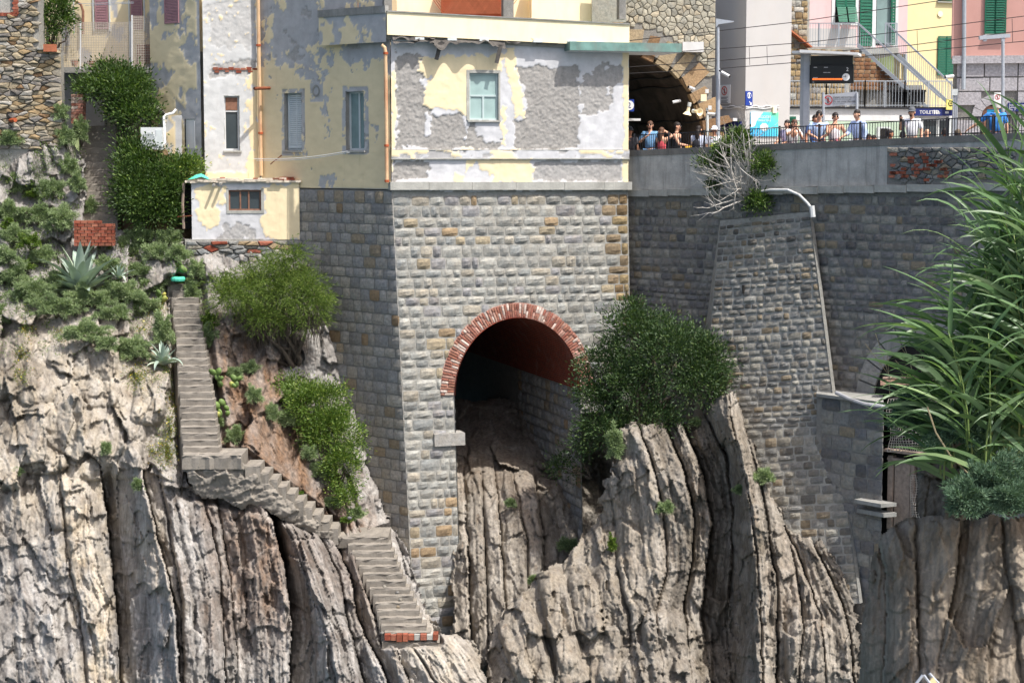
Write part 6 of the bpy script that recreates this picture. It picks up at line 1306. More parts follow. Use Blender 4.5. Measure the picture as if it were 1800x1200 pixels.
# --- station building on the right
Ws = Wall((1677, 6.6), (1850, 6.0)); sbld = thing('station_building', 'salmon pink station building with rusticated grey stone ground floor and arched door', 'building', Ws.pt(2, 19.5))
wquad(Ws, 1677, -80, 1850, 101, 0, M['pink_dk'], 'upper_wall', sbld, .5); wquad(Ws, 1674, 99, 1850, 111, .14, M['rust_stone'], 'cornice', sbld, .3)
dc = tuple(float(q) for q in Ws.uv(1747, 205)); dr_ = float(Ws.uv(1768, 205)[0]) - dc[0]; hb_ = float(Ws.uv(1747, 260)[1]); ht_ = float(Ws.uv(1747, 111)[1])
wquad(Ws, 1677, 111, 1850, 275, -.08, M['mortar_dark'], 'joint_bed', sbld, .4)
for j in range(6):
    za_ = ht_ - (ht_ - hb_) * j / 6; zb_ = ht_ - (ht_ - hb_) * (j + 1) / 6; u = .02; k = 0
    while u < 3.9:
        w = .95 + .2 * ((j + k) % 2); a, b = u, min(u + w, 4.0); cu2 = (a + b) / 2; zc = (za_ + zb_) / 2
        inside = lambda q, z: abs(q - dc[0]) < dr_ * 1.02 and z < dc[1] or (q - dc[0]) ** 2 + (z - dc[1]) ** 2 < (dr_ * 1.9) ** 2
        if inside(a, zc) and not inside(a - .01, zc): pass
        if inside(cu2, zc):
            k += 1; u += w; continue
        if inside(b, zc): b = min(b, dc[0] - math.sqrt(max(dr_ ** 2 * (1.02 if zc < dc[1] - dr_ * .6 else 3.4) - (0 if zc < dc[1] else (zc - dc[1]) ** 2), .01)) - .02) if cu2 < dc[0] else b
        if inside(a, zc) and cu2 > dc[0]: a = max(a, dc[0] + math.sqrt(max(dr_ ** 2 * (1.02 if zc < dc[1] - dr_ * .6 else 3.4) - (0 if zc < dc[1] else (zc - dc[1]) ** 2), .01)) + .02)
        if b - a > .1: mb = MB(); mb.wbox(Ws, a + .02, b - .02, zb_ + .02, za_ - .02, -.1, RND.uniform(-.01, .02)); mb.build('rusticated_block', M['rust_stone'], sbld)
        k += 1; u += w
for k in range(7):
    t0, t1 = math.pi * k / 7 + .015, math.pi * (k + 1) / 7 - .015; pl = [(dc[0] + dr_ * r * math.cos(t), dc[1] + dr_ * r * math.sin(t)) for r, t in ((1.05, t0), (1.88, t0), (1.88, t1), (1.05, t1))]; MB().prism([Ws.pt(u, z, -.1) for u, z in pl], Ws.n * .12).build('arch_block', M['rust_stone'], sbld)
pl = [(dc[0] + dr_ * math.cos(math.pi * i / 20), dc[1] + dr_ * math.sin(math.pi * i / 20)) for i in range(21)]; dz = pl + [(dc[0] - dr_, hb_ - .3), (dc[0] + dr_, hb_ - .3)]
MB().prism([Ws.pt(u, z, -.12) for u, z in dz], Ws.n * .06).build('door_recess', M['void'], sbld); MB().prism([Ws.pt(dc[0] + (u - dc[0]) * .9, dc[1] + (z - dc[1]) * .9, -.06) for u, z in pl], Ws.n * .03).build('fanlight_sign', grain('cyan_sign', S(40, 130, 170), .1, 1, .4, 0), sbld); text('Cinque Terre', Ws, 1734, 185, .2, M['sign_white'], sbld, -.02, squash=.85)
for a, b in ((1728, 1733), (1761, 1766)): wquad(Ws, a, 190, b, 275, -.03, M['wood'], 'door_post', sbld, .06)
wquad(Ws, 1728, 187, 1766, 192, -.02, M['wood'], 'door_lintel', sbld, .06); wquad(Ws, 1733, 192, 1761, 275, -.05, M['glass'], 'door_glass', sbld, .03)
leaf(Ws, 1733, -60, 1750, 60, .08, sbld, 26); leaf(Ws, 1750.5, -60, 1768, 60, .08, sbld, 26); wquad(Ws, 1731, 60.5, 1770, 64, .14, M['concrete_lt'], 'sill', sbld, .14)
MB().tube([Ws.pt(*Ws.uv(1695, -60), .12), Ws.pt(*Ws.uv(1694, 108), .12), Ws.pt(*Ws.uv(1693, 158), .2)], .075, 8).build('drainpipe', M['rail_grey'], sbld); wquad(Ws, 1673, 157, 1684, 168, .15, M['offwhite'], 'meter_box', sbld, .15)
for k in range(3): MB().tube([Ws.pt(*Ws.uv(1675.5 + 3 * k, 168), .1), Ws.pt(*Ws.uv(1675.5 + 3 * k, 262), .1)], .03, 6).build('conduit', M['metal'], sbld)
cctv(1676, 134, 6.0, (-.9, -.3, -.1), 'white security camera on the corner of the station building')
sg = thing('subway_sign', 'navy subway direction sign on the rusticated wall', 'sign', Ws.pt(3.2, 20)); wquad(Ws, 1771, 181, 1830, 196, .1, M['navy'], 'panel', sg, .06); text('Sottopassaggio', Ws, 1773, 186.5, .1, M['sign_white'], sg, .11); text('Subway', Ws, 1773, 190.5, .09, M['sign_white'], sg, .11); text('Bin. 3', Ws, 1773, 194.6, .1, M['sign_white'], sg, .11)
arm = thing('platform_lamp', 'grey double-armed platform lamp in front of the green shutters', 'street lamp', P(1763, 262, 1.0)); MB().tube([P(1763, 290, 1), P(1763, 72, 1)], .055, 8).build('pole', M['metal'], arm); MB().bar(P(1721, 67, 1), P(1775, 63, 1), .14, .12).build('lamp_head', M['metal'], arm); MB().bar(P(1731, 73, 1), P(1731, 62, 1), .1).build('bracket', M['metal'], arm); MB().bar(P(1763, 73, 1), P(1763, 62, 1), .1).build('bracket', M['metal'], arm)
W = flat(.9); sg = thing('pole_warning_sign', 'small white no-crossing sign fixed to the lamp pole by the arched door', 'sign', P(1753, 190, .9)); wquad(W, 1748, 163, 1759, 190, 0, M['sign_white'], 'panel', sg, .02); nocross(W, 1753.5, 171, .085, sg, .006)
for k in range(4): wquad(W, 1750, 179 + 2.4 * k, 1757, 180.2 + 2.4 * k, .003, M['print_grey'], 'printed_line', sg, .002)
# --- departure display on its pillar, crossing sign, wires
dp = thing('departure_display', 'black departure display with clock under a white roof on a grey pillar', 'display', P(1415, 250, 4.2)); W = Wall((1380, 4.4), (1520, 3.7))
wquad(W, 1408, 92, 1414, 275, .1, M['rail_grey'], 'pillar', dp, .3); wquad(W, 1414, 92, 1421.5, 275, .12, M['metal'], 'pillar_face', dp, .28)
q = lambda x, y, o: W.pt(*W.uv(x, y), o)
MB().hexa([q(1411, 95, .9), q(1512, 99, .9), q(1512, 99, -.5), q(1411, 95, -.5), q(1411, 90, .9), q(1512, 95, .9), q(1512, 94, -.5), q(1411, 88, -.5)]).build('roof', M['white'], dp); wquad(W, 1395, 91, 1412, 95, .5, M['rail_grey'], 'roof_wing', dp, .8); wquad(W, 1426, 99, 1500, 117, .2, M['screen'], 'hood', dp, .25); wquad(W, 1425, 115, 1501, 147, .3, M['black'], 'casing', dp, .3); wquad(W, 1428, 117, 1498, 145, .306, M['screen'], 'screen', dp, .01)
def emis(name, c, s):
    t = NT(name); t.p.inputs['Emission Color'].default_value = (*c, 1); t.p.inputs['Emission Strength'].default_value = s; return t.done(c, .5)
led = emis('orange_led', S(255, 120, 50), .8)
text('2', W, 1491, 126, .17, M['sign_white'], dp, .312, 'numeral', 'CENTER'); disc(W, 1488.5, 136.5, .125, M['sign_white'], dp, 'clock_face', .311); u, z = (float(v) for v in W.uv(1488.5, 136.5)); MB().bar(W.pt(u, z, .316), W.pt(u - .01, z + .07, .316), .014, .003, W.n).build('hour_hand', M['black'], dp); MB().bar(W.pt(u, z, .316), W.pt(u - .09, z + .025, .316), .012, .003, W.n).build('minute_hand', M['black'], dp)
rr = random.Random(2); x = 1430
while x < 1479: w = rr.uniform(1.2, 3.4); wquad(W, x, 138.6, x + w, 141.6, .311, led, 'led_text', dp, .003); x += w + .6
for (a, b, c) in ((1432, 119, 1438), (1450, 119, 1457), (1449, 128, 1455), (1456, 128, 1461), (1431, 137, 1439), (1430, 145, 1433)): wquad(W, a, b, c, b + .9, .311, M['sign_grey'], 'printed_line', dp, .003)
W = Wall((1440, 1.9), (1515, 1.3)); sg = thing('crossing_sign', 'grey do not cross the railway lines sign on two posts', 'sign', P(1480, 250, 1.6)); u0, z1 = (float(v) for v in W.uv(1447.5, 166)); u1, z0 = (float(v) for v in W.uv(1506, 187))
mb = MB(); dzz = .09; mb.hexa([W.pt(u0, z0 - .02, .02), W.pt(u1, z0 + dzz - .02, .02), W.pt(u1, z0 + dzz - .02, -.02), W.pt(u0, z0 - .02, -.02), W.pt(u0, z1 - .02, .02), W.pt(u1, z1 + dzz - .02, .02), W.pt(u1, z1 + dzz - .02, -.02), W.pt(u0, z1 - .02, -.02)]); mb.build('panel', M['sign_grey'], sg)
for x in (1448, 1507): MB().tube([W.pt(*W.uv(x, 290), .05), W.pt(*W.uv(x, 163), .05)], .045, 8).build('post', M['metal'], sg)
nocross(W, 1456, 176.5, .15, sg, .03)
for (s_, x, y, sz, m) in (('Vietato attraversare i binari', 1464.5, 172.8, .098, 'black'), ('Servirsi del sottopassaggio', 1464.5, 176, .07, 'print_grey'), ('Do not cross the railway lines', 1464.5, 180.6, .098, 'black'), ('Use the subway', 1464.5, 184, .07, 'print_grey')): text(s_, W, x, y, sz, M[m], sg, .028, squash=.86)
for i, pts_ in enumerate((((1095, 73), (1250, 56), (1400, 39), (1649, 2), (1800, -22)), ((1095, 98), (1250, 87), (1418, 75), (1600, 54), (1830, 25)), ((1095, 119), (1250, 108), (1400, 96), (1600, 80), (1830, 50)), ((1095, 130), (1250, 122), (1400, 110), (1580, 94), (1830, 70)))):
    q = [P(x, y, 7 - .004 * (x - 1095)) for x, y in pts_]; tag(MB().tube(q, .014, 5).build('overhead_wire', M['wire']), ('topmost', 'second from top', 'third from top', 'lowest')[i] + ' of the thin overhead railway wires above the platform', 'wire', 'overhead railway wires')
for (x, y0, y1) in ((1317, 83, 115), (1348, 82, 113), (1612, 54, 91), (1779, 33, 74)): tag(MB().tube([P(x, y0, 5.9 - .004 * (x - 1317)), P(x + 1, y1, 5.9 - .004 * (x - 1317))], .01, 4).build('wire_dropper', M['wire']), 'thin vertical dropper hanging between the overhead wires', 'wire', 'wire droppers')
# backdrop hillside behind the station and the houses
Xh, Zh = np.meshgrid(np.linspace(-60, 60, 60), np.linspace(-2, 26, 24)); Yh = 42 + .5 * Zh + 2 * fbm(Xh / 8, Zh / 8, 3, 4); i = np.arange(Xh.size).reshape(Xh.shape)
tag(mesh('hillside', np.stack([Xh, Yh, Zh + 8], -1), np.stack([i[:-1, :-1], i[:-1, 1:], i[1:, 1:], i[1:, :-1]], -1).reshape(-1, 4), grain('scrub_hillside', S(96, 104, 70), .4, .6, .95, .6, 2), None, True), kind='structure')

# ------------------------------------------------------------------ people on the platform
def skinmesh(name, joints, edges, m, parent, root=0, sub=1, org=(0, 0, 0), yaw=0, sc=1.0):
    keys = list(joints); ix = {k: i for i, k in enumerate(keys)}; me = bpy.data.meshes.new(name)
    me.from_pydata([joints[k][0] for k in keys], [(ix[a], ix[b]) for a, b in edges], []); ob = bpy.data.objects.new(name, me); COL.objects.link(ob)
    mod = ob.modifiers.new('skin', 'SKIN'); mod.use_smooth_shade = True
    sv = me.skin_vertices[0].data
    for k in keys:
        r = joints[k][1]; sv[ix[k]].radius = r if isinstance(r, tuple) else (r, r)
        sv[ix[k]].use_root = (ix[k] == root)
    if sub: s2 = ob.modifiers.new('sub', 'SUBSURF'); s2.levels = sub; s2.render_levels = sub
    dg = bpy.context.evaluated_depsgraph_get(); ev = bpy.data.meshes.new_from_object(ob.evaluated_get(dg)); n = len(ev.vertices); v = np.zeros(n * 3); ev.vertices.foreach_get('co', v); v = v.reshape(-1, 3)
    F = [tuple(p.vertices) for p in ev.polygons]; bpy.data.objects.remove(ob); bpy.data.meshes.remove(me); bpy.data.meshes.remove(ev)
    return xf(name, v, F, m, parent, org, yaw, sc)
def xf(name, v, F, m, parent, org, yaw, sc):
    c, s = math.cos(yaw), math.sin(yaw); v = np.asarray(v, float) * sc; w = np.stack([c * v[:, 0] - s * v[:, 1], s * v[:, 0] + c * v[:, 1], v[:, 2]], 1) + np.asarray(org)
    return mesh(name, w, F, m, parent, True)
CL = {}
def cloth(c, var=.06):
    k = tuple(c)
    if k not in CL: CL[k] = grain('cloth_%d_%d_%d' % k, S(*c), var, 12, .9, .15, 60)
    return CL[k]
ARM = {'down': ((.25, .02, 1.14), (.26, -.08, .88)), 'rail': ((.27, -.10, 1.17), (.10, -.30, 1.09)), 'railwide': ((.40, -.05, 1.22), (.62, -.1, 1.08)), 'strap': ((.30, -.05, 1.16), (.10, -.17, 1.30)), 'hair': ((.30, -.12, 1.50), (.10, -.05, 1.64)), 'phone': ((.27, -.12, 1.18), (.20, -.30, 1.42)), 'chin': ((.24, -.2, 1.18), (.07, -.16, 1.44)), 'fwd': ((.22, -.14, 1.14), (.14, -.36, 1.10)), 'camera': ((.26, -.18, 1.30), (.08, -.26, 1.50))}
def person(px, top, Y, label, yaw=0., arms=('down', 'down'), shirt=(200, 200, 200), pants=(60, 60, 70), hair='hair', skin='skin', hairlen=0, hat=None, glasses=False, sleeve=.45, lean=0., look=0., dress=False, vest=None, bag=None, pack=None, beard=False, seated=False, phone=False, strap=None, headtilt=0.):
    hp = P(px, top, Y); fz = PZ(hp[0]); H = hp[2] - fz; sc = (H / 1.25 if seated else H / (1.755 + (.04 if hat else 0))); sc = float(np.clip(sc, 1.02, 1.2)); org = np.array([hp[0], Y, hp[2] - (1.25 if seated else 1.755 + (.04 if hat else 0)) * sc])
    t = thing('person', label, 'person', (org[0], org[1], org[2]), None); kw = dict(org=org, yaw=yaw, sc=sc); dz = -.5 if seated else 0.0
    L = lambda p: (p[0], p[1] - lean * max(0, p[2] - .95), p[2] + dz)
    J = {}; J['pelvis'] = (L((0, 0, .96)), (.135, .10)); J['waist'] = (L((0, 0, 1.10)), (.12, .09)); J['chest'] = (L((0, 0, 1.30)), (.16, .112)); J['neck0'] = (L((0, .01, 1.44)), (.075, .065)); J['neck'] = (L((0, .0, 1.50)), (.055, .055))
    ht = headtilt; ca, sa = math.sin(look), math.cos(look); fw = lambda d, z: L((-ca * d * 1, -sa * d, z))
    J['jaw'] = (fw(.02 + ht, 1.555), (.062, .068)); J['face'] = (fw(.022 + ht, 1.62), (.074, .088)); J['brow'] = (fw(.012 + ht, 1.68), (.073, .088)); J['crown'] = (fw(.0 + ht, 1.73), (.05, .06)); J['nose'] = (fw(.115 + ht, 1.615), .012)
    E = [('pelvis', 'waist'), ('waist', 'chest'), ('chest', 'neck0'), ('neck0', 'neck'), ('neck', 'jaw'), ('jaw', 'face'), ('face', 'brow'), ('brow', 'crown'), ('face', 'nose')]
    for s, a in ((-1, arms[0]), (1, arms[1])):
        el_, wr = ARM[a]; k = 'L' if s < 0 else 'R'; shp = np.array([s * .195, 0, 1.41]); elp = np.array([s * el_[0], el_[1], el_[2]]); wrp = np.array([s * wr[0], wr[1], wr[2]]); d = (wrp - elp) / np.linalg.norm(wrp - elp)
        J['sh' + k] = (L(tuple(shp)), .062); J['up' + k] = (L(tuple(shp * .5 + elp * .5)), .05); J['el' + k] = (L(tuple(elp)), .046); J['fo' + k] = (L(tuple(elp * .55 + wrp * .45)), .044); J['wr' + k] = (L(tuple(wrp)), .031); J['pa' + k] = (L(tuple(wrp + d * .07)), (.036, .02))
        E += [('chest', 'sh' + k), ('sh' + k, 'up' + k), ('up' + k, 'el' + k), ('el' + k, 'fo' + k), ('fo' + k, 'wr' + k), ('wr' + k, 'pa' + k)]
        side = np.cross(d, (0, 0, 1.0)); side = side / (np.linalg.norm(side) + 1e-6)
        for f_, (o_, ln) in enumerate(((-.03, .07), (-.01, .085), (.01, .08), (.03, .062))):
            p1 = wrp + d * .09 + side * o_; J['f%d%s' % (f_, k)] = (L(tuple(p1 + d * ln * .5 + np.array([0, 0, -.012]))), .010); J['g%d%s' % (f_, k)] = (L(tuple(p1 + d * ln * .85 + np.array([0, 0, -.035]))), .008); E += [('pa' + k, 'f%d%s' % (f_, k)), ('f%d%s' % (f_, k), 'g%d%s' % (f_, k))]
        J['th' + k] = (L(tuple(wrp + d * .05 - side * s * .05)), .011); E.append(('wr' + k, 'th' + k))
        hx = s * .09
        if seated: J['hip' + k] = ((hx, -.02, .44), .085); J['kn' + k] = ((hx * 1.3, -.42, .46), .06); J['an' + k] = ((hx * 1.3, -.44, .09), .04); J['toe' + k] = ((hx * 1.4, -.6, .04), .035)
        else: J['hip' + k] = ((hx, 0, .90), .095); J['kn' + k] = ((hx * 1.1, -.03, .50), .06); J['ca' + k] = ((hx * 1.1, .01, .34), .055); J['an' + k] = ((hx * 1.1, .02, .09), .038); J['toe' + k] = ((hx * 1.3, -.15, .035), .035)
        E += [('pelvis', 'hip' + k), ('hip' + k, 'kn' + k)] + ([('kn' + k, 'an' + k)] if seated else [('kn' + k, 'ca' + k), ('ca' + k, 'an' + k)]) + [('an' + k, 'toe' + k)]
    skinmesh('body', J, E, M[skin], t, **kw)
    g = lambda k, add: (J[k][0], tuple(q + add for q in J[k][1]) if isinstance(J[k][1], tuple) else J[k][1] + add)
    S_ = {'waist': g('waist', .035), 'pelvis': g('pelvis', .032), 'chest': g('chest', .022), 'neck0': (L((0, .01, 1.425)), (.085, .075))}; ES = [('pelvis', 'waist'), ('waist', 'chest'), ('chest', 'neck0')]
    for k in 'LR':
        if sleeve > 0:
            S_['sh' + k] = g('sh' + k, .016); a = np.array(J['sh' + k][0]); b = np.array(J['el' + k][0]); S_['sl' + k] = (tuple(a + (b - a) * min(1, sleeve * 1.5)), .066); ES += [('chest', 'sh' + k), ('sh' + k, 'sl' + k)]
            if sleeve > .8: S_['wr' + k] = (tuple(np.array(J['el' + k][0]) * .25 + np.array(J['wr' + k][0]) * .75), .042); ES.append(('sl' + k, 'wr' + k))
    skinmesh('dress' if dress else 'shirt', S_, ES, cloth(shirt), t, root=1, **kw)
    if dress: V = []; n = 16; pr = [(.74, .27), (.9, .2), (1.02, .17)]; V = [(r * math.cos(2 * math.pi * i / n), r * .8 * math.sin(2 * math.pi * i / n), z + dz) for z, r in pr for i in range(n)]; xf('skirt', V, [(a * n + i, a * n + (i + 1) % n, (a + 1) * n + (i + 1) % n, (a + 1) * n + i) for a in range(2) for i in range(n)], cloth(shirt), t, org, yaw, sc)
    else:
        T = {'pelvis': (L((0, 0, .95)), (.15, .118))}; ET = []
        for k in 'LR':
            T['hip' + k] = g('hip' + k, .02); T['kn' + k] = g('kn' + k, .022); T['an' + k] = (J['an' + k][0], .055); ET += [('pelvis', 'hip' + k), ('hip' + k, 'kn' + k), ('kn' + k, 'an' + k)]
        skinmesh('trousers', T, ET, cloth(pants), t, **kw)
    hc = np.array(J['brow'][0]) + np.array([ca * .012, sa * .012, -.005])
    def cap(name, m, rx, ry, rz, c, zmin, n=14, back=0., rag=0.):
        V = []; F = []; rings = 6; rg = random.Random(int(px))
        for a in range(rings + 1):
            ph = (math.pi / 2) * (1 - a / rings) ; zz = math.sin(ph)
            for i in range(n):
                th = 2 * math.pi * i / n; k = math.cos(ph) if a < rings else 1.0; front = (math.cos(th) * -sa + math.sin(th) * 0)
                z_ = zz * rz if a < rings else zmin * (1 if (math.cos(th) * ca + math.sin(th) * sa) > -.35 else .0); kk = 1 + rag * rg.uniform(-1, 1)
                V.append((c[0] + rx * k * kk * math.cos(th), c[1] + ry * k * kk * math.sin(th), c[2] + z_ * kk))
        for a in range(rings):
            for i in range(n): F.append((a * n + i, a * n + (i + 1) % n, (a + 1) * n + (i + 1) % n, (a + 1) * n + i))
        return xf(name, V, F, m, t, org, yaw, sc)
    if hair: cap('hair', M[hair], .086, .1, .088, hc, -.10 if not hairlen else -.14, rag=.05)
    if hairlen:
        a = hc + np.array([ca * .06, sa * .06, -.02]); pts = {'a': (tuple(a), (.07, .05)), 'b': (tuple(a + np.array([ca * .05, sa * .05, -.14])), (.08, .045)), 'c': (tuple(a + np.array([ca * .05, sa * .05, -.14 - hairlen])), (.05, .03))}; skinmesh('long_hair', pts, [('a', 'b'), ('b', 'c')], M[hair], t, **kw)
    if hat:
        cap('hat', cloth(hat[0]), .094, .108, .10, hc + np.array([0, 0, .012]), -.02); n = 14; V = []
        for i in range(n):
            th = 2 * math.pi * i / n; fr_ = max(0, -(math.cos(th) * ca + math.sin(th) * sa)); ext = (.05 if hat[1] == 'bucket' else .075 * fr_ ** 2)
            V += [(hc[0] + .09 * math.cos(th), hc[1] + .104 * math.sin(th), hc[2] + .015), (hc[0] + (.092 + ext) * math.cos(th), hc[1] + (.106 + ext) * math.sin(th), hc[2] - .012)]
        xf('hat_brim', V, [(2 * i, 2 * i + 1, (2 * i + 3) % (2 * n), (2 * i + 2) % (2 * n)) for i in range(n)], cloth(hat[0]), t, org, yaw, sc)
    fc = np.array(J['face'][0]); fd = np.array([-ca, -sa, 0]); fs = np.array([sa, -ca, 0])
    for s in (-1, 1):
        mb = MB(); c = fc + fd * .088 + fs * s * .034 + np.array([0, 0, .028]); rr_ = .028 if glasses else .011; mb.lathe(c, fd, [(0, rr_), (.006, rr_ * .8), (.008, 0)], 8); xf('sunglass_lens' if glasses else 'eye', mb.v, mb.f, M['black'], t, org, yaw, sc)
        mb = MB(); c = fc + fs * s * .076 + np.array([0, 0, .005]); mb.lathe(c, fs * s, [(0, .026), (.012, .03), (.018, 0)], 8); xf('ear', mb.v, mb.f, M[skin], t, org, yaw, sc)
    mb = MB(); c = fc + fd * .083 + np.array([0, 0, -.045]); mb.bar(c - fs * .022, c + fs * .022, .01, .008); xf('mouth', mb.v, mb.f, cloth((150, 84, 76)), t, org, yaw, sc)
    if beard: skinmesh('beard', {'a': (tuple(fc + fd * .045 + fs * .04 + np.array([0, 0, -.06])), .032), 'b': (tuple(fc + fd * .07 + np.array([0, 0, -.075])), .034), 'c': (tuple(fc + fd * .045 - fs * .04 + np.array([0, 0, -.06])), .032)}, [('a', 'b'), ('b', 'c')], M['hair_br'], t, **kw)
    if vest: V_ = {k: (S_[k][0], tuple(q + .018 for q in S_[k][1])) for k in ('pelvis', 'waist', 'chest')}; skinmesh('safety_vest', V_, [('pelvis', 'waist'), ('waist', 'chest')], cloth(vest), t, **kw)
    if pack: skinmesh('backpack', {'a': (L((0, .19, 1.36)), (.12, .08)), 'b': (L((0, .22, 1.15)), (.15, .1)), 'c': (L((0, .2, 1.0)), (.13, .08))}, [('a', 'b'), ('b', 'c')], cloth(pack), t, **kw)
    if strap: mb = MB(); s = strap[1]; mb.tube([L((s * .1, -.11, 1.42)), L((s * .115, -.16, 1.32)), L((s * .13, -.165, 1.18)), L((s * .16, -.13, 1.05))], .022, 6); xf('shoulder_strap', mb.v, mb.f, cloth(strap[0]), t, org, yaw, sc)
    if bag: skinmesh('bag', {'a': (L((bag[1] - .09, -.2, 1.0)), (.07, .07)), 'b': (L((bag[1] + .09, -.2, 1.0)), (.07, .07))}, [('a', 'b')], cloth(bag[0]), t, **kw)
    if phone: w = np.array(ARM['phone'][1]) * np.array([-1, 1, 1]); mb = MB(); mb.box(w[0] - .035, w[0] + .035, w[1] - .06, w[1] - .05, w[2] + .0, w[2] + .14); xf('phone', mb.v, mb.f, M['black'], t, org, yaw, sc)
    return t
Yw = lambda px, d: Wy(px) + d
person(1107, 221, Yw(1107, 1.1), 'person in a black bucket hat and dark patterned shirt at the house corner', .2, ('down', 'down'), (72, 70, 74), (50, 50, 60), hat=((40, 42, 46), 'bucket'), skin='skin2')
person(1143, 213, Yw(1143, 1.3), 'bearded person in a sky blue shirt holding a shoulder strap', -.25, ('strap', 'down'), (116, 158, 196), (90, 130, 170), 'hair_br', beard=True, glasses=True, strap=((40, 40, 44), -1), sleeve=.8)
person(1163, 224, Yw(1163, 1.5), 'person in a red dress lifting both arms to the hair', 2.6, ('hair', 'hair'), (206, 84, 92), hair='hair_br', hairlen=.2, dress=True, sleeve=0)
person(1190, 215, Yw(1190, 1.2), 'person in glasses and black sleeveless top turned to the right', 1.15, ('fwd', 'down'), (34, 34, 38), (40, 40, 46), 'hair', beard=True, glasses=True, sleeve=0)
person(1228, 221, Yw(1228, 1.4), 'person with long black hair, pale top and black backpack seen from behind', 2.7, ('down', 'fwd'), (190, 196, 214), (60, 64, 80), 'hair', hairlen=.2, pack=(34, 34, 40), sleeve=.6)
person(1256, 220, Yw(1256, 1.8), 'person in a yellow safety vest and white cap behind the lamp post', -.5, ('down', 'down'), (226, 226, 226), (60, 70, 100), 'hair_gr', skin='skin2', hat=((226, 226, 224), 'cap'), vest=(214, 240, 90))
person(1384, 211, Yw(1384, 1.6), 'person with long dark hair and violet patterned top leaning towards a companion', -.7, ('fwd', 'rail'), (186, 178, 206), (150, 60, 90), 'hair', hairlen=.24)
person(1392, 210, Yw(1392, .9), 'person in white lace top and sunglasses with hands raised over the railing', .35, ('camera', 'chin'), (226, 222, 222), (190, 60, 100), 'hair_br', hairlen=.1, glasses=True, lean=.2)
person(1433, 202, Yw(1433, 2.6), 'dark-haired person mostly hidden behind the light blue shirt', .1, ('down', 'down'), (90, 110, 160), (50, 50, 60), 'hair', skin='skin2')
person(1440, 195, Yw(1440, .8), 'person in a light blue short-sleeved shirt and sunglasses leaning on the railing', -.15, ('rail', 'rail'), (176, 198, 232), (70, 110, 170), 'hair', glasses=True, sleeve=.5, lean=.12)
person(1467, 198, Yw(1467, .9), 'person in white sleeveless top and sunglasses with a pink bag at the railing', .1, ('chin', 'rail'), (230, 226, 228), (44, 44, 60), 'hair', glasses=True, sleeve=0, bag=((222, 130, 150), .06), lean=.1)
person(1509, 193, Yw(1509, 1.2), 'person in a long-sleeved light blue shirt looking down beside the crossing sign', -.9, ('fwd', 'down'), (186, 204, 238), (200, 200, 205), 'hair', sleeve=.95, headtilt=.05)
person(1604, 187, Yw(1604, 1.0), 'person in white shirt and grey cap looking at a phone', -.5, ('phone', 'down'), (240, 240, 242), (120, 112, 100), 'hair', hat=((92, 94, 98), 'cap'), phone=True, sleeve=.55, beard=True, headtilt=.03)
person(1752, 177, Yw(1752, 1.0), 'grey-haired person in a bright blue shirt seen from behind with an arm along the railing', 2.9, ('down', 'railwide'), (64, 132, 204), (50, 50, 70), 'hair_gr', skin='skin', sleeve=.6)
for (px, top, d, lab, sh, hr, ht, yw) in ((1527, 236, 1.2, 'seated person in a red checked top whose head just clears the parapet', (206, 50, 60), 'hair', None, .4), (1536, 238, 1.4, 'seated dark-haired person beside the red checked top', (80, 80, 90), 'hair', None, .2), (1564, 228, 1.3, 'seated bare-shouldered person with dark hair near the door gap', (206, 160, 140), 'hair', None, 1.4), (1587, 231, 1.3, 'seated bare-shouldered person with dark hair at the side of the white shirt', (214, 164, 140), 'hair', None, 2.8), (1630, 226, 1.5, 'seated bald person in a dark top', (70, 74, 84), None, None, 3.0), (1661, 226, 1.4, 'seated person in a white top with short dark hair seen from behind', (236, 236, 238), 'hair', None, 3.1), (1684, 229, 1.6, 'seated person in a brown cap near the station corner', (120, 100, 84), 'hair', ((96, 84, 70), 'cap'), 2.6)):
    person(px, top, Yw(px, d), lab, yw, ('down', 'down'), sh, (80, 80, 90), hr, 'skin2' if hr else 'skin', hat=ht, seated=True, sleeve=.5 if sh[0] != 206 and sh[0] != 214 else 0)
bg_ = P(1214, 259, Yw(1214, 1.2)); tag(MB().lathe(bg_ - np.array([.2, 0, .06]), (1, 0, 0), [(0, .02), (.02, .1), (.2, .13), (.36, .1), (.4, .02)], 12).build('duffel_bag', cloth((222, 172, 50))), 'yellow duffel bag behind the railing beside the black sleeveless top', 'bag')
for i, (a, b, lab) in enumerate(((1534, 1600, 'low bench behind the railing near the door gap'), (1618, 1700, 'low bench behind the railing in front of the glass doors'))):
    t = thing('bench', lab, 'bench', P((a + b) / 2, 262, Yw((a + b) / 2, 1.5))); q0, q1 = P(a, 262, Yw(a, 1.35)), P(b, 262, Yw(b, 1.6)); fz = PZ((q0[0] + q1[0]) / 2)
    q0 = np.array([q0[0], q0[1], fz + .38]); q1 = np.array([q1[0], q1[1], fz + .38]); MB().bar(q0, q1, .4, .06).build('seat', M['wood_grey'], t)
    for k in (.15, .85): q = q0 + (q1 - q0) * k; MB().bar(q - (0, 0, .4), q - (0, 0, .03), .08).build('leg', M['dark_iron'], t)

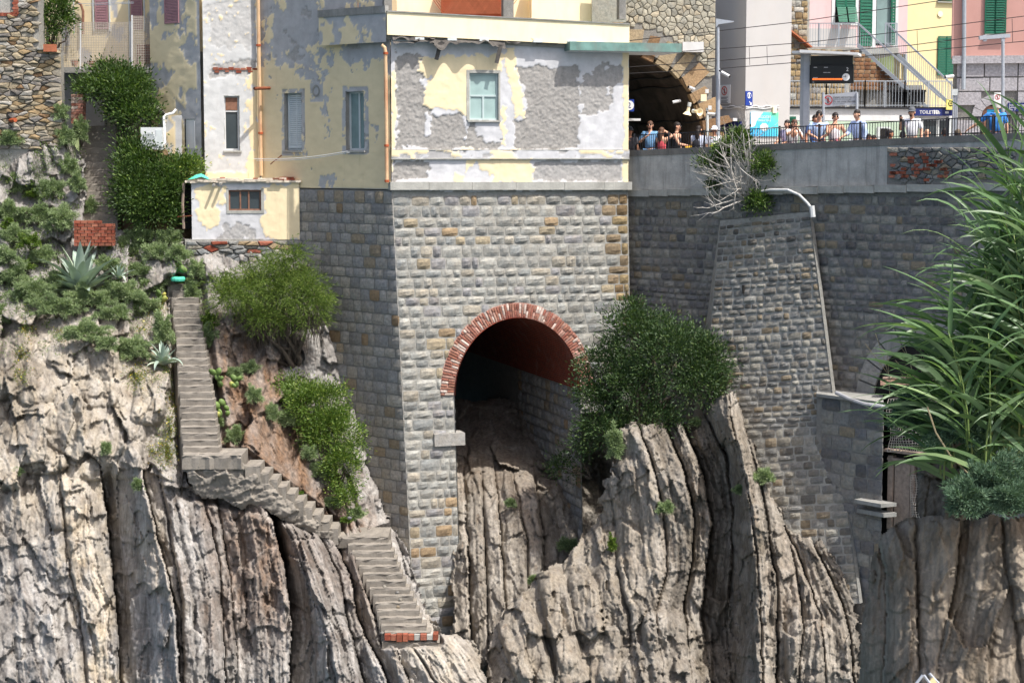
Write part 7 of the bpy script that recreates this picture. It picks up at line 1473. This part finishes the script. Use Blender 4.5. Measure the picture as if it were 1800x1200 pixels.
# ------------------------------------------------------------------ vegetation
rng = np.random.default_rng(12)
def unit(n):
    v = rng.normal(size=(n, 3)); return v / np.linalg.norm(v, axis=1)[:, None]
def leaves(pos, d, L, Wd, name, m, parent, fold=.25, upb=.4, up=None):
    """one folded leaf (two quads) at each position, pointing along d"""
    n = len(pos); L = np.broadcast_to(np.asarray(L, float), n)[:, None]; Wd = np.broadcast_to(np.asarray(Wd, float), n)[:, None]
    r = unit(n); s = np.cross(d, r); s /= np.linalg.norm(s, axis=1)[:, None] + 1e-9; nr = np.cross(s, d); nr[nr[:, 2] < 0] *= -1
    a = pos; b = pos + d * L * .5 + nr * Wd * fold * -.3; c = pos + d * L; e = pos + d * L * .45 + s * Wd / 2 + nr * Wd * fold; f = pos + d * L * .45 - s * Wd / 2 + nr * Wd * fold
    V = np.stack([a, e, c, f, b], 1).reshape(-1, 3); k = np.arange(n)[:, None] * 5
    F = np.concatenate([k + np.array([[0, 1, 2, 4]]), k + np.array([[0, 4, 2, 3]])]); o = mesh(name, V, F, m, parent); o['kind'] = 'stuff'; return o
def crown(blobs, n, clump=.16, per=26, shell=.55, jit=.5):
    """leaf positions gathered in clumps over the blobs' outer shells; returns positions and outward directions"""
    vol = np.array([b[3] * b[4] + b[4] * b[5] + b[3] * b[5] for b in blobs]); vol /= vol.sum(); ps, ds = [], []
    for b, w in zip(blobs, vol):
        k = max(1, int(n * w / per)); u = unit(k); u[:, 2] = np.where(u[:, 2] < -.5, -u[:, 2], u[:, 2]); r = shell + (1.05 - shell) * rng.random(k) ** .6; c = np.array(b[:3]) + u * r[:, None] * np.array(b[3:6])
        for q, uu in zip(c, u):
            m_ = int(per * rng.uniform(.4, 1.6)); g = rng.normal(size=(m_, 3)) * clump * rng.uniform(.6, 1.3); ps.append(q + g); d = uu * .7 + rng.normal(size=(m_, 3)) * jit + np.array([0, 0, .25]) + g / clump * .5; ds.append(d / np.linalg.norm(d, axis=1)[:, None])
    return np.vstack(ps), np.vstack(ds)
def branches(name, root, tips, m, parent, r0=.06, wob=.12, r1=.012):
    mb = MB(); root = np.array(root, float)
    for tp in tips:
        tp = np.array(tp, float); k = 5; pts = [root + (tp - root) * i / k + (rng.normal(size=3) * wob * np.linalg.norm(tp - root) * .25 if 0 < i < k else 0) for i in range(k + 1)]
        mb.tube(pts, [r0 + (r1 - r0) * i / k for i in range(k + 1)], 5)
    return mb.build(name, m, parent, True)
def B(px, py, Y, rx, ry, rd=None):
    """a blob centred at a photo pixel on plane Y, half sizes in photo pixels"""
    c = P(px, py, Y); s = (Y + CD) / FPX; return (c[0], c[1], c[2], rx * s, (rd or rx) * s, ry * s)
def shrub(name, label, blobs, n, L, Wd, m, root, group=None, cat='shrub', clump=.16, per=26, stem=.05, shell=.5):
    t = thing(name, label, cat, root, group); ps, ds = crown(blobs, n, clump * 1.05, per * 2.6, shell); leaves(ps, ds, L * rng.uniform(.6, 1.5, len(ps)), Wd * 1.05, 'foliage', m, t)
    branches('stems', root, [np.array(b[:3]) + rng.normal(size=3) * .1 for b in blobs for _ in range(2)], M['bark'], t, stem); return t
shrub('evergreen_shrub', 'arching dark evergreen shrub over the head of the garden steps', [B(205, 150, 4.9, 50, 22), B(160, 158, 5.0, 30, 12), B(228, 185, 4.6, 36, 32), B(246, 206, 4.3, 34, 26), B(195, 135, 5.2, 30, 16)], 10080, .13, .05, M['leaf'], P(225, 250, 4.4), clump=.2)
shrub('evergreen_shrub', 'dense rounded evergreen shrub between the garden steps and the hut', [B(246, 300, 3.5, 40, 48), B(264, 350, 3.1, 54, 50), B(228, 345, 3.2, 24, 46), B(300, 325, 3.1, 34, 34), B(232, 272, 3.8, 24, 22), B(275, 380, 2.9, 40, 24)], 19680, .12, .045, M['leaf'], P(250, 400, 3.2), clump=.2)
shrub('bright_shrub', 'fresh light green bush tucked behind the hut roof', [B(325, 296, 3.3, 24, 14), B(310, 300, 3.4, 16, 14)], 2160, .12, .045, M['leaf_lt'], P(325, 312, 3.4))
shrub('bright_shrub', 'bright green rounded pittosporum bush spilling down beside the shaded flank wall', [B(520, 690, .0, 34, 30), B(560, 712, -.4, 50, 36), B(590, 765, -1.0, 46, 44), B(560, 760, -.8, 36, 36), B(605, 830, -1.5, 32, 42), B(612, 875, -1.8, 24, 18)], 19680, .085, .036, M['leaf_lt'], P(590, 880, -.8), clump=.13)
shrub('evergreen_shrub', 'large dark evergreen shrub growing on the rock beside the brick arch', [B(1190, 640, -1.6, 88, 68), B(1110, 600, -.9, 52, 60), B(1070, 660, -.8, 42, 50), B(1225, 690, -2.2, 50, 44), B(1110, 690, -1.4, 60, 54), B(1040, 640, -.9, 22, 24), B(1055, 730, -1.2, 40, 46), B(1110, 555, -.4, 26, 26), B(1150, 740, -2.0, 50, 24), B(1160, 570, -.7, 30, 18), B(1050, 775, -1.4, 34, 40), B(1085, 765, -1.9, 40, 34), B(1040, 700, -1.0, 36, 34), B(1240, 640, -2.0, 40, 40)], 32400, .11, .042, M['leaf_dk'], P(1130, 765, -1.8), clump=.17, stem=.08)
shrub('evergreen_shrub', 'small dark sprig of shrub hanging in the shadow inside the arch', [B(990, 825, 1.0, 24, 22), B(1010, 800, .8, 18, 16)], 1248, .1, .04, M['leaf_dk'], P(1040, 840, .6), stem=.02)
shrub('evergreen_shrub', 'dark creeper with loose leaves above the lattice terrace', [B(98, 20, 6.0, 24, 26), B(80, 60, 5.8, 16, 30), B(110, 40, 6.2, 16, 20)], 2400, .14, .05, M['leaf'], P(90, 100, 6.0))
# tamarisk: feathery drooping sprays
tm = thing('tamarisk', 'feathery green tamarisk with drooping grey twigs against the flank wall', 'tree', P(520, 640, 1.2))
bl = [B(455, 510, .4, 62, 36), B(520, 520, .5, 56, 44), B(490, 475, .9, 40, 24), B(545, 545, .3, 36, 36), B(410, 530, .3, 40, 30), B(515, 455, 1.2, 26, 18), B(460, 560, .2, 36, 18), B(390, 510, .6, 30, 18)]
ps, ds = crown(bl, 6000, .13, 16, .3); K = 9
dd = ds * .6 + np.array([0, 0, -.15]); dd /= np.linalg.norm(dd, axis=1)[:, None]
pp = np.repeat(ps, K, 0) + np.repeat(dd, K, 0) * np.tile(np.linspace(0, .26, K), len(ps))[:, None] + np.repeat(np.array([[0, 0, -1.]]), len(ps) * K, 0) * (np.tile(np.linspace(0, 1, K), len(ps)) ** 2 * .1)[:, None]
d2 = np.repeat(dd, K, 0) + unit(len(pp)) * .55; d2 /= np.linalg.norm(d2, axis=1)[:, None]; leaves(pp, d2, .10 * rng.uniform(.6, 1.3, len(pp)), .016, 'foliage', M['tamarisk'], tm, .0)
mb = MB(); root = P(520, 650, 1.3)
for i in range(260):
    a = P(rng.uniform(430, 560), rng.uniform(505, 560), .8 + rng.uniform(-.5, .4)); b = a + np.array([rng.normal() * .22, rng.normal() * .1, -rng.uniform(.5, 1.7)]); mid = (a + b) / 2 + rng.normal(size=3) * .1; mb.tube([a, mid, b], [.014, .01, .004], 4)
mb.build('hanging_twigs', M['bark'], tm)['kind'] = 'stuff'
branches('limbs', root, [np.array(b[:3]) for b in bl], M['bark'], tm, .1, .2)
# silver wormwood mounds on the slope
def mound(label, px, py, rx, ry, rockn, m='silver', n=None, grp='silver wormwood mounds on the left slope', name='wormwood', lift=0., L=.11, w=.015, K=9, cat='plant'):
    c = surf(rockn, px, py) + np.array([0, -.18, .05]) if rockn else P(px, py, lift); s = (c[1] + CD) / FPX; r = np.array([rx, min(rx, ry) * .8, ry]) * s; t = thing(name, label, cat, c + np.array([0, .05, -r[2] * .6]), grp)
    n = n or int(160 + rx * ry * .75); u = unit(n); u[:, 2] = np.where(u[:, 2] < -.4, -u[:, 2], u[:, 2]); u[:, 1] = np.where(u[:, 1] > .3, -u[:, 1], u[:, 1]); lump = .75 + .35 * np.sin(u[:, 0] * 5 + px) * np.sin(u[:, 2] * 6 + py); p0 = c + u * r * (lump * rng.uniform(.5, 1.08, n))[:, None] - np.array([0, .06, 0])
    pp = np.repeat(p0, K, 0); d = np.repeat(u, K, 0) * .8 + unit(n * K) * .9 + np.array([0, 0, .35]); d /= np.linalg.norm(d, axis=1)[:, None]; leaves(pp, d, L * rng.uniform(.6, 1.3, len(pp)), w, 'foliage', M[m], t, .0)
    branches('stems', t.location, p0[:6], M['bark'], t, .015); return t
SL = [(110, 205, 12, 14), (118, 250, 14, 18), (125, 300, 16, 16), (145, 240, 12, 22), (140, 330, 14, 18), (20, 250, 24, 16), (40, 330, 30, 16), (95, 340, 22, 16), (20, 380, 26, 18), (70, 385, 34, 16), (110, 395, 24, 22), (30, 420, 26, 14), (160, 370, 12, 14), (225, 440, 24, 16), (250, 420, 24, 14), (300, 425, 20, 14), (315, 450, 22, 14), (275, 450, 20, 14), (20, 490, 32, 22), (60, 520, 36, 20), (100, 545, 40, 18), (160, 530, 36, 18), (215, 520, 40, 20), (250, 540, 36, 16), (200, 555, 30, 12), (155, 590, 40, 18), (235, 620, 34, 22), (290, 590, 16, 30), (5, 560, 18, 20), (110, 500, 26, 16), (270, 505, 26, 14), (340, 520, 12, 24), (350, 480, 12, 16), (365, 600, 16, 22), (190, 610, 16, 12), (75, 455, 24, 14), (15, 455, 20, 14), (195, 470, 24, 12), (240, 480, 24, 10)]
WW = ['beside the rubble wall foot', 'beside the garden steps', 'below the big agave', 'above the bare boulders', 'along the cliff steps']
SLN = ['at the foot of the rubble wall', 'beside the garden steps', 'around the big agave', 'on the shoulder above the bare boulders', 'along the edge of the cliff steps']
for (px, py, rx, ry) in SL:
    k = 0 if (py < 345 and px < 100) else 1 if py < 400 and px > 100 else 4 if px > 262 else 3 if py > 535 else 2
    mound('silvery feathery wormwood mound ' + SLN[k], px, py, rx * 1.3, ry * 1.5, 'cliff', n=None)
for (px, py, rx, ry, rk, lab) in ((190, 792, 8, 14, 'cliff', 'lone grey-green tuft in the crevice of the big boulder'), (245, 855, 8, 14, 'cliff', 'lone grey-green tuft on the tan ledge below the ice plants'), (35, 830, 9, 7, 'cliff', 'lone grey-green tuft on the bare left rock face'), (340, 690, 10, 16, 'cliff', 'grey-green tuft beside the cliff steps'), (415, 770, 18, 24, 'cliff', 'silvery wormwood on the brown rock beside the cliff steps'), (505, 740, 22, 24, 'cliff', 'silvery wormwood above the brown rock slabs'), (410, 660, 22, 14, 'cliff', 'silvery wormwood under the tamarisk'), (480, 730, 12, 22, 'cliff', 'narrow silvery wormwood in the brown rock seam'), (625, 905, 20, 14, 'cliff', 'silvery wormwood by the landing at the flank wall'), (560, 830, 14, 20, 'cliff', 'silvery wormwood below the bright green bush'), (1340, 840, 22, 20, 'outcrop', 'large silvery wormwood on the outcrop against the buttress'), (1300, 862, 14, 10, 'outcrop', 'small silvery wormwood on the dark outcrop face'), (1168, 895, 16, 15, 'outcrop', 'silvery wormwood tuft on the pale outcrop slab'), (1080, 790, 16, 46, 'outcrop', 'tall silvery wormwood hanging from the outcrop edge'), (1220, 745, 12, 10, 'outcrop', 'small silvery wormwood on top of the outcrop'), (940, 1022, 14, 12, 'gully_rock', 'grey-green tuft in the gully below the arch'), (898, 886, 9, 10, 'gully_rock', 'small grey-green tuft on the sunlit gully rock'), (975, 745, 10, 8, 'gully_rock', 'dry grey tuft inside the arch'), (1000, 960, 26, 18, 'gully_rock', 'dark green tuft in the shaded gully corner'), (440, 650, 20, 14, 'cliff', 'low silvery wormwood on the brown slope below the tamarisk limbs'), (450, 700, 16, 22, 'cliff', 'silvery wormwood beside the prickly pear and brown slab'), (545, 800, 16, 18, 'cliff', 'silvery wormwood on the brown slab under the bright green bush'), (585, 885, 16, 10, 'cliff', 'silvery wormwood above the last of the short flight of steps'), (385, 745, 10, 20, 'cliff', 'narrow grey-green tuft at the right edge of the cliff steps')):
    if rx: mound(lab, px, py, rx, ry, rk, grp=None, K=8)
for (px, py, rx, ry, rk, lab) in ((60, 345, 16, 10, 'cliff', 'low bright green herb under the rubble wall'), (55, 430, 26, 20, 'cliff', 'bright green herb patch left of the brick wall'), (20, 400, 18, 18, 'cliff', 'bright green herb patch on the upper left slope'), (200, 505, 18, 12, 'cliff', 'bright green leafy herb in front of the big agave'), (45, 470, 24, 16, 'cliff', 'bright green herb patch left of the big agave'), (370, 570, 16, 22, 'cliff', 'bright green leafy herb along the right edge of the cliff steps'), (1075, 960, 9, 24, 'outcrop', 'bright green strip of leaves in the outcrop cleft'), (610, 915, 12, 8, 'cliff', 'small bright green herb on the landing corner'), (525, 870, 16, 8, 'cliff', 'small bright green herb above the short flight of steps'), (320, 495, 12, 10, 'cliff', 'bright green herb at the top of the cliff steps')):
    mound(lab, px, py, rx, ry, rk, 'leaf_lt', None, None, 'herb_patch', L=.07, w=.022, K=6)
# ice plants trailing between the boulders and the steps
def iceplant(lab, pts, spread, n, m='succulent'):
    t = thing('ice_plant', lab, 'plant', surf('cliff', *pts[0])); P0 = []
    for i in range(n):
        k = rng.integers(len(pts)); px, py = pts[k]; q = surf('cliff', px + rng.normal() * spread, py + rng.normal() * spread * 1.1); P0.append(q + np.array([0, -.08, .02]))
    P0 = np.repeat(np.array(P0), 7, 0) + rng.normal(size=(n * 7, 3)) * .05; d = unit(len(P0)); d[:, 1] = -np.abs(d[:, 1]); d[:, 2] += .5; d /= np.linalg.norm(d, axis=1)[:, None]; leaves(P0, d, .075, .02, 'foliage', M[m], t, .1); k = rng.choice(len(P0), len(P0) // 40, False)
    leaves(P0[k] + d[k] * .06, d[k], .05, .045, 'flowers', M['flower'], t, .1); return t
iceplant('flowering ice plant carpet beside the lower cliff steps', [(300, 770), (295, 800), (305, 740), (285, 790), (310, 700)], 11, 420); iceplant('reddish ice plant trailing over the boulder under the agave', [(300, 650), (310, 690), (250, 660), (235, 665)], 12, 300); iceplant('red and green ice plant hanging in the crevice of the left boulders', [(40, 620), (38, 660), (45, 580), (105, 590)], 7, 200); iceplant('ice plant strip along the cliff steps beside the small agave', [(320, 715), (325, 680), (280, 545), (255, 575)], 10, 220)
# agaves, each leaf a part
def agave(lab, px, py, rk, n, L, sp=1.0, Y=None):
    c = surf(rk, px, py) + np.array([0, -.25, 0]); t = thing('agave', lab, 'agave', c); r = random.Random(px)
    for i in range(n):
        az = i * 2.39996 + r.uniform(-.2, .2); el = math.radians(88 - 75 * (i / n) ** .8 * sp); ln = L * r.uniform(.75, 1.1); K = 9; V = []; w0 = .085 * L / .9
        h = np.array([math.cos(az), math.sin(az), 0]); sd = np.array([-math.sin(az), math.cos(az), 0]); p = c.copy(); e = el; ben = r.uniform(.0, .16) + (.25 if r.random() < .25 and i > n * .4 else 0)
        for k in range(K):
            s = k / (K - 1); w = w0 * (.75 + .6 * math.sin(min(1, s * 1.6) * math.pi * .55)) * (1 - s ** 2.2); nr = np.array([-h[0] * math.sin(e), -h[1] * math.sin(e), math.cos(e)])
            V += [p + sd * w + nr * w * .45, p - nr * w * .12, p - sd * w + nr * w * .45]; p = p + (h * math.cos(e) + np.array([0, 0, math.sin(e)])) * ln / (K - 1); e -= ben * (.3 + s)
        F = []
        for k in range(K - 1):
            b = k * 3; F += [(b, b + 1, b + 4, b + 3), (b + 1, b + 2, b + 5, b + 4)]
        mesh('leaf', V, F, M['agave'], t, True)
agave('large blue-grey agave with long arching leaves below the brick wall', 145, 515, 'cliff', 34, 1.75); agave('small spiky agave beside the cliff steps', 290, 640, 'cliff', 22, .85); agave('young agave between the big agave and the side steps', 212, 490, 'cliff', 14, .6)
# prickly pears: pads as parts
def pear(lab, px, py, rk, n, L, Yo=-.2):
    c = surf(rk, px, py) + np.array([0, Yo, 0]); t = thing('prickly_pear', lab, 'cactus', c); r = random.Random(px); base = [c + np.array([r.uniform(-.3, .3), r.uniform(-.1, .1), 0]) for _ in range(3)]
    for i in range(n):
        b = r.choice(base); d = np.array([r.uniform(-.8, .8), r.uniform(-.4, .1), r.uniform(.5, 1)]); d /= np.linalg.norm(d); f = np.array([r.uniform(-.7, .7), -1, r.uniform(-.3, .4)]); s = np.cross(d, f); s /= np.linalg.norm(s); nr = np.cross(s, d); l = L * r.uniform(.7, 1.2); m_ = 10; V = []
        for q in (-1, 1): V += [b + d * l * (.5 - .5 * math.cos(2 * math.pi * k / m_)) + s * l * .36 * math.sin(2 * math.pi * k / m_) + nr * q * .015 for k in range(m_)]
        V += [b + d * l * .5 - nr * .03, b + d * l * .5 + nr * .03]; F = [(k, (k + 1) % m_, m_ + (k + 1) % m_, m_ + k) for k in range(m_)] + [((k + 1) % m_, k, 2 * m_) for k in range(m_)] + [(m_ + k, m_ + (k + 1) % m_, 2 * m_ + 1) for k in range(m_)]
        mesh('pad', V, F, M['cactus'], t, True)
        if len(base) < 9: base.append(b + d * l * .92)
pear('prickly pear below the tamarisk with yellow flowers', 500, 705, 'cliff', 22, .26); pear('yellowing prickly pear at the edge of the cliff steps above the brown slab', 405, 680, 'cliff', 14, .24); pear('small prickly pear beside the lower part of the cliff steps', 395, 730, 'cliff', 9, .24); pear('prickly pear at the top of the cliff steps', 290, 530, 'cliff', 10, .24); pear('scrappy prickly pear next to the green basin', 325, 478, 'cliff', 9, .24)
# wild fig on the parapet: bleached bare branches with leafy patches
wf_ = thing('wall_shrub', 'half-bare shrub with bleached white branches growing out of the parapet wall', 'shrub', P(1310, 345, Yw(1310, -.4))); mb = MB(); Y0 = Yw(1310, -.45); rt = P(1308, 352, Y0)
def twig(p, d, ln, r, lev):
    p = np.array(p); d = d / np.linalg.norm(d); k = 5; pts = [p]; e = d.copy()
    for i in range(k): e = e + rng.normal(size=3) * .16 + np.array([0, -.0, .05]); e /= np.linalg.norm(e); pts.append(pts[-1] + e * ln / k)
    mb.tube(pts, [r * (1 - .75 * i / k) for i in range(k + 1)], 5 if lev < 2 else 4)
    if lev < 3:
        for i in range(3 if lev else 4):
            q = pts[rng.integers(1, k)]; nd = e + rng.normal(size=3) * .55; nd[1] = nd[1] * .5 - .05; twig(q, nd, ln * rng.uniform(.4, .7), r * .45, lev + 1)
for (x, y, l) in ((-.75, .9, 1.9), (-.5, 1.0, 2.0), (-.25, 1.0, 1.7), (.05, 1.0, 2.2), (.3, 1.0, 2.0), (.6, .7, 1.5), (-1, .55, 1.6), (-.9, .15, .9), (.5, .35, .9), (-.6, .7, 1.8)): twig(rt + np.array([rng.normal() * .05, 0, rng.normal() * .05]), np.array([x, -.25, y]), l, .04, 0)
twig(rt, np.array([-.8, -.3, -.35]), 1.4, .035, 1); twig(rt, np.array([-1, -.2, -.1]), 1.2, .04, 1)
mb.build('bare_branches', M['bone'], wf_, True)
for k, (bl, n) in enumerate((([B(1292, 264, Yw(1296, -.3), 26, 20), B(1300, 243, Yw(1300, -.2), 13, 14), B(1276, 268, Yw(1278, -.1), 16, 14)], 2600), ([B(1340, 296, Yw(1340, -.3), 22, 24)], 1000), ([B(1238, 290, Yw(1238, -.2), 14, 12), B(1255, 330, Yw(1255, -.2), 12, 10)], 520), ([B(1333, 358, Yw(1333, -.4), 22, 16)], 1000), ([B(1270, 290, Yw(1270, -.1), 20, 26)], 900))):
    ps, ds = crown(bl, n, .11, 18, .25); leaves(ps, ds, .13 * rng.uniform(.7, 1.3, len(ps)), .05, 'foliage', M['leaf'], wf_)
branches('dead_stem', P(1345, 815, -2.9), [], M['bone'], None) if False else None
# near reeds on the right: each cane with its long leaves
rd = thing('giant_reed_clump', 'tall clump of giant reeds with long arching leaves on the near rock', 'reeds', P(1740, 905, -42)); r9 = random.Random(15); leafs = []; CY = -42.2
def ribbon(p, d, L, w, droop, K=9):
    d = np.array(d, float); d /= np.linalg.norm(d); V = []; sd = np.cross(d, (0, 0, 1.)); sd /= np.linalg.norm(sd) + 1e-9; p = np.array(p, float); tw = r9.uniform(-.6, .6); roll = r9.uniform(-1.3, 1.3)
    for k in range(K):
        s = k / (K - 1); ww = w * min(1, .35 + s * 4) * (1 - s ** 1.6) / 2 + .0006; nr = np.cross(sd, d); a = roll + tw * s; s2 = sd * math.cos(a) + nr * math.sin(a)
        V += [p + s2 * ww + nr * ww * .35, p.copy(), p - s2 * ww + nr * ww * .35]; p = p + d * L / (K - 1); d = d + np.array([0, 0, -droop * (.25 + 1.2 * s)]); d /= np.linalg.norm(d)
    F = []
    for k in range(K - 1): b = 3 * k; F += [(b, b + 1, b + 4, b + 3), (b + 1, b + 2, b + 5, b + 4)]
    return V, F
for i in range(120):
    bx_ = r9.uniform(1650, 1990); by = r9.uniform(720, 880); Y = CY + r9.uniform(-.9, .9); lean_ = r9.uniform(-.2, .12); a = P(bx_, by, Y); topy = 235 + max(0, (1840 - bx_)) * r9.uniform(1.9, 2.7) + r9.uniform(0, 200); tp = P(bx_, topy, Y); H = max(.5, tp[2] - a[2]); K = 7
    pts = [a + np.array([lean_ * H * (k / K) ** 1.5, r9.uniform(-.02, .02), H * k / K]) for k in range(K + 1)]; MB().tube(pts, [.012 - .008 * k / K for k in range(K + 1)], 6).build('cane', M['cane'], rd, True)
    n = int(H / .10)
    for j in range(n):
        s = .02 + .98 * (j + r9.random() * .5) / n; k = min(K - 1, int(s * K)); f = s * K - k; q = pts[k] + (pts[k + 1] - pts[k]) * f; az = (0 if j % 2 else math.pi) + r9.uniform(-.9, .9); el = r9.uniform(.5, 1.15) if s < .9 else r9.uniform(.9, 1.4)
        ribb = ribbon(q, (math.cos(az) * math.cos(el) - .15, math.sin(az) * .8 * math.cos(el), math.sin(el)), r9.uniform(.5, 1.0), r9.uniform(.04, .07), r9.uniform(.08, .30)); leafs.append(ribb)
for i in range(60):   # outer leaves reaching over the gap to the left
    q = P(r9.uniform(1640, 1730), r9.uniform(540, 820), CY + r9.uniform(-.6, .3)); leafs.append(ribbon(q, (-1, r9.uniform(-.5, .3), r9.uniform(.1, .9)), r9.uniform(.6, 1.0), r9.uniform(.045, .075), r9.uniform(.05, .2)))
r9.shuffle(leafs); leafs.sort(key=lambda q: -abs(np.linalg.norm(q[0][0] - q[0][-1])))
def leafpx(q): return proj(np.array(q[0]).mean(0))[0]
vis = [q for q in leafs if leafpx(q) < 1800]; hid = [q for q in leafs if leafpx(q) >= 1800]
for V, F in vis[:300]: mesh('leaf', V, F, M['reed'], rd, True)
V, F = [], []
for v, f in vis[300:] + hid:
    b = len(V); V += v; F += [tuple(b + q for q in g_) for g_ in f]
mesh('leaf_infill', V, F, M['reed'], rd, True)['kind'] = 'stuff'
for i in range(14):
    q = P(r9.uniform(1560, 1640), r9.uniform(650, 720), CY + .8); MB().tube([q, q + np.array([r9.uniform(-.25, -.02), 0, r9.uniform(.2, .5)])], .004, 4).build('dry_cane', M['dry'], rd)
q = [P(x, y, CY - .9) for x, y in ((1630, 715), (1645, 760), (1670, 800), (1705, 835), (1735, 848), (1745, 852))]; tag(MB().tube(q, .008, 5).build('bent_stalk', M['dry'], None), 'long dry bent stalk hanging in front of the reeds', 'stalk')
for k, (lab, px, py, rx, ry) in enumerate((('blue-green needle shrub spreading at the foot of the reeds', 1740, 850, 80, 60), ('blue-green needle shrub hanging over the edge of the near rock', 1695, 885, 40, 50), ('dark blue-green needle shrub beside the netted doorway', 1600, 730, 50, 50), ('dark needle shrub under the reeds above the rock pillar', 1680, 760, 60, 46), ('blue-green needle shrub under the tallest reeds', 1830, 860, 90, 70), ('blue-green needle shrub filling the gap at the rock edge under the reeds', 1775, 884, 62, 40))):
    mound(lab, px, py, rx, ry, None, 'rosemary', 1500 if k != 1 else 700, None, 'needle_shrub', CY + (-1.0, -1.15, .0, -.5, -.9, -1.2)[k], .055, .008, 9)
# low tangled ground cover over the soil of the slope: too fine to count
G = []
for i in range(3600):
    x, y = rng.uniform(-10, 345), rng.uniform(245, 625)
    if (145 < x < 210 and y < 385) or (300 < x < 345 and y > 490) or (y > 560 and rng.random() < .75) or fbm(np.array(x / 40), np.array(y / 30), 5, 3) < -.15: continue
    if x > 190 and y < 420: continue
    G.append(surf('cliff', x, y) + np.array([0, -.08, .0]))
G = np.repeat(np.array(G), 7, 0); d = unit(len(G)); d[:, 1] = -np.abs(d[:, 1]); d[:, 2] = np.abs(d[:, 2]) + .2; d /= np.linalg.norm(d, axis=1)[:, None]; h = len(G) // 2 // 7 * 7
for nm, sl_, m_ in (('ground_cover', slice(0, h), 'silver'), ('herb_cover', slice(h, None), 'leaf_lt')):
    o = leaves(G[sl_] + rng.normal(size=G[sl_].shape) * .07, d[sl_], .11, .024, nm, M[m_], None); tag(o, 'low silvery ground cover spread over the left slope' if m_ == 'silver' else 'low green herb cover spread over the left slope', 'ground cover', None, 'stuff')
# the folding chair whose top just shows at the lower edge, on the viewer's own path
path = MB().box(2.2, 9, -52, -43.7, 14.6, 14.9); tag(path.build('path', M['concrete_lt']), kind='structure')
ch = thing('folding_chair', 'metal tube folding chair with tan canvas below the near rock', 'chair', (P(1625, 1200, -45)[0], -45, 14.9)); A = lambda x, y, Y=-45.0: P(x, y, Y)
for (a, b, Y) in (((1608, 1204), (1622, 1186), -45), ((1624, 1186), (1645, 1215), -45), ((1634, 1183), (1655, 1206), -44.6)): MB().tube([A(*a, Y), A(*b, Y)], .012, 6).build('frame_tube', M['metal'], ch)
for (x, Y) in ((1606, -45), (1650, -44.6)): q = A(x, 1206, Y); MB().tube([q, (q[0], q[1], 14.9)], .012, 6).build('leg', M['metal'], ch)
MB().prism([A(1626, 1206), A(1641, 1190), A(1652, 1206)], (0, .02, 0)).build('canvas', M['cloth_tan'], ch)
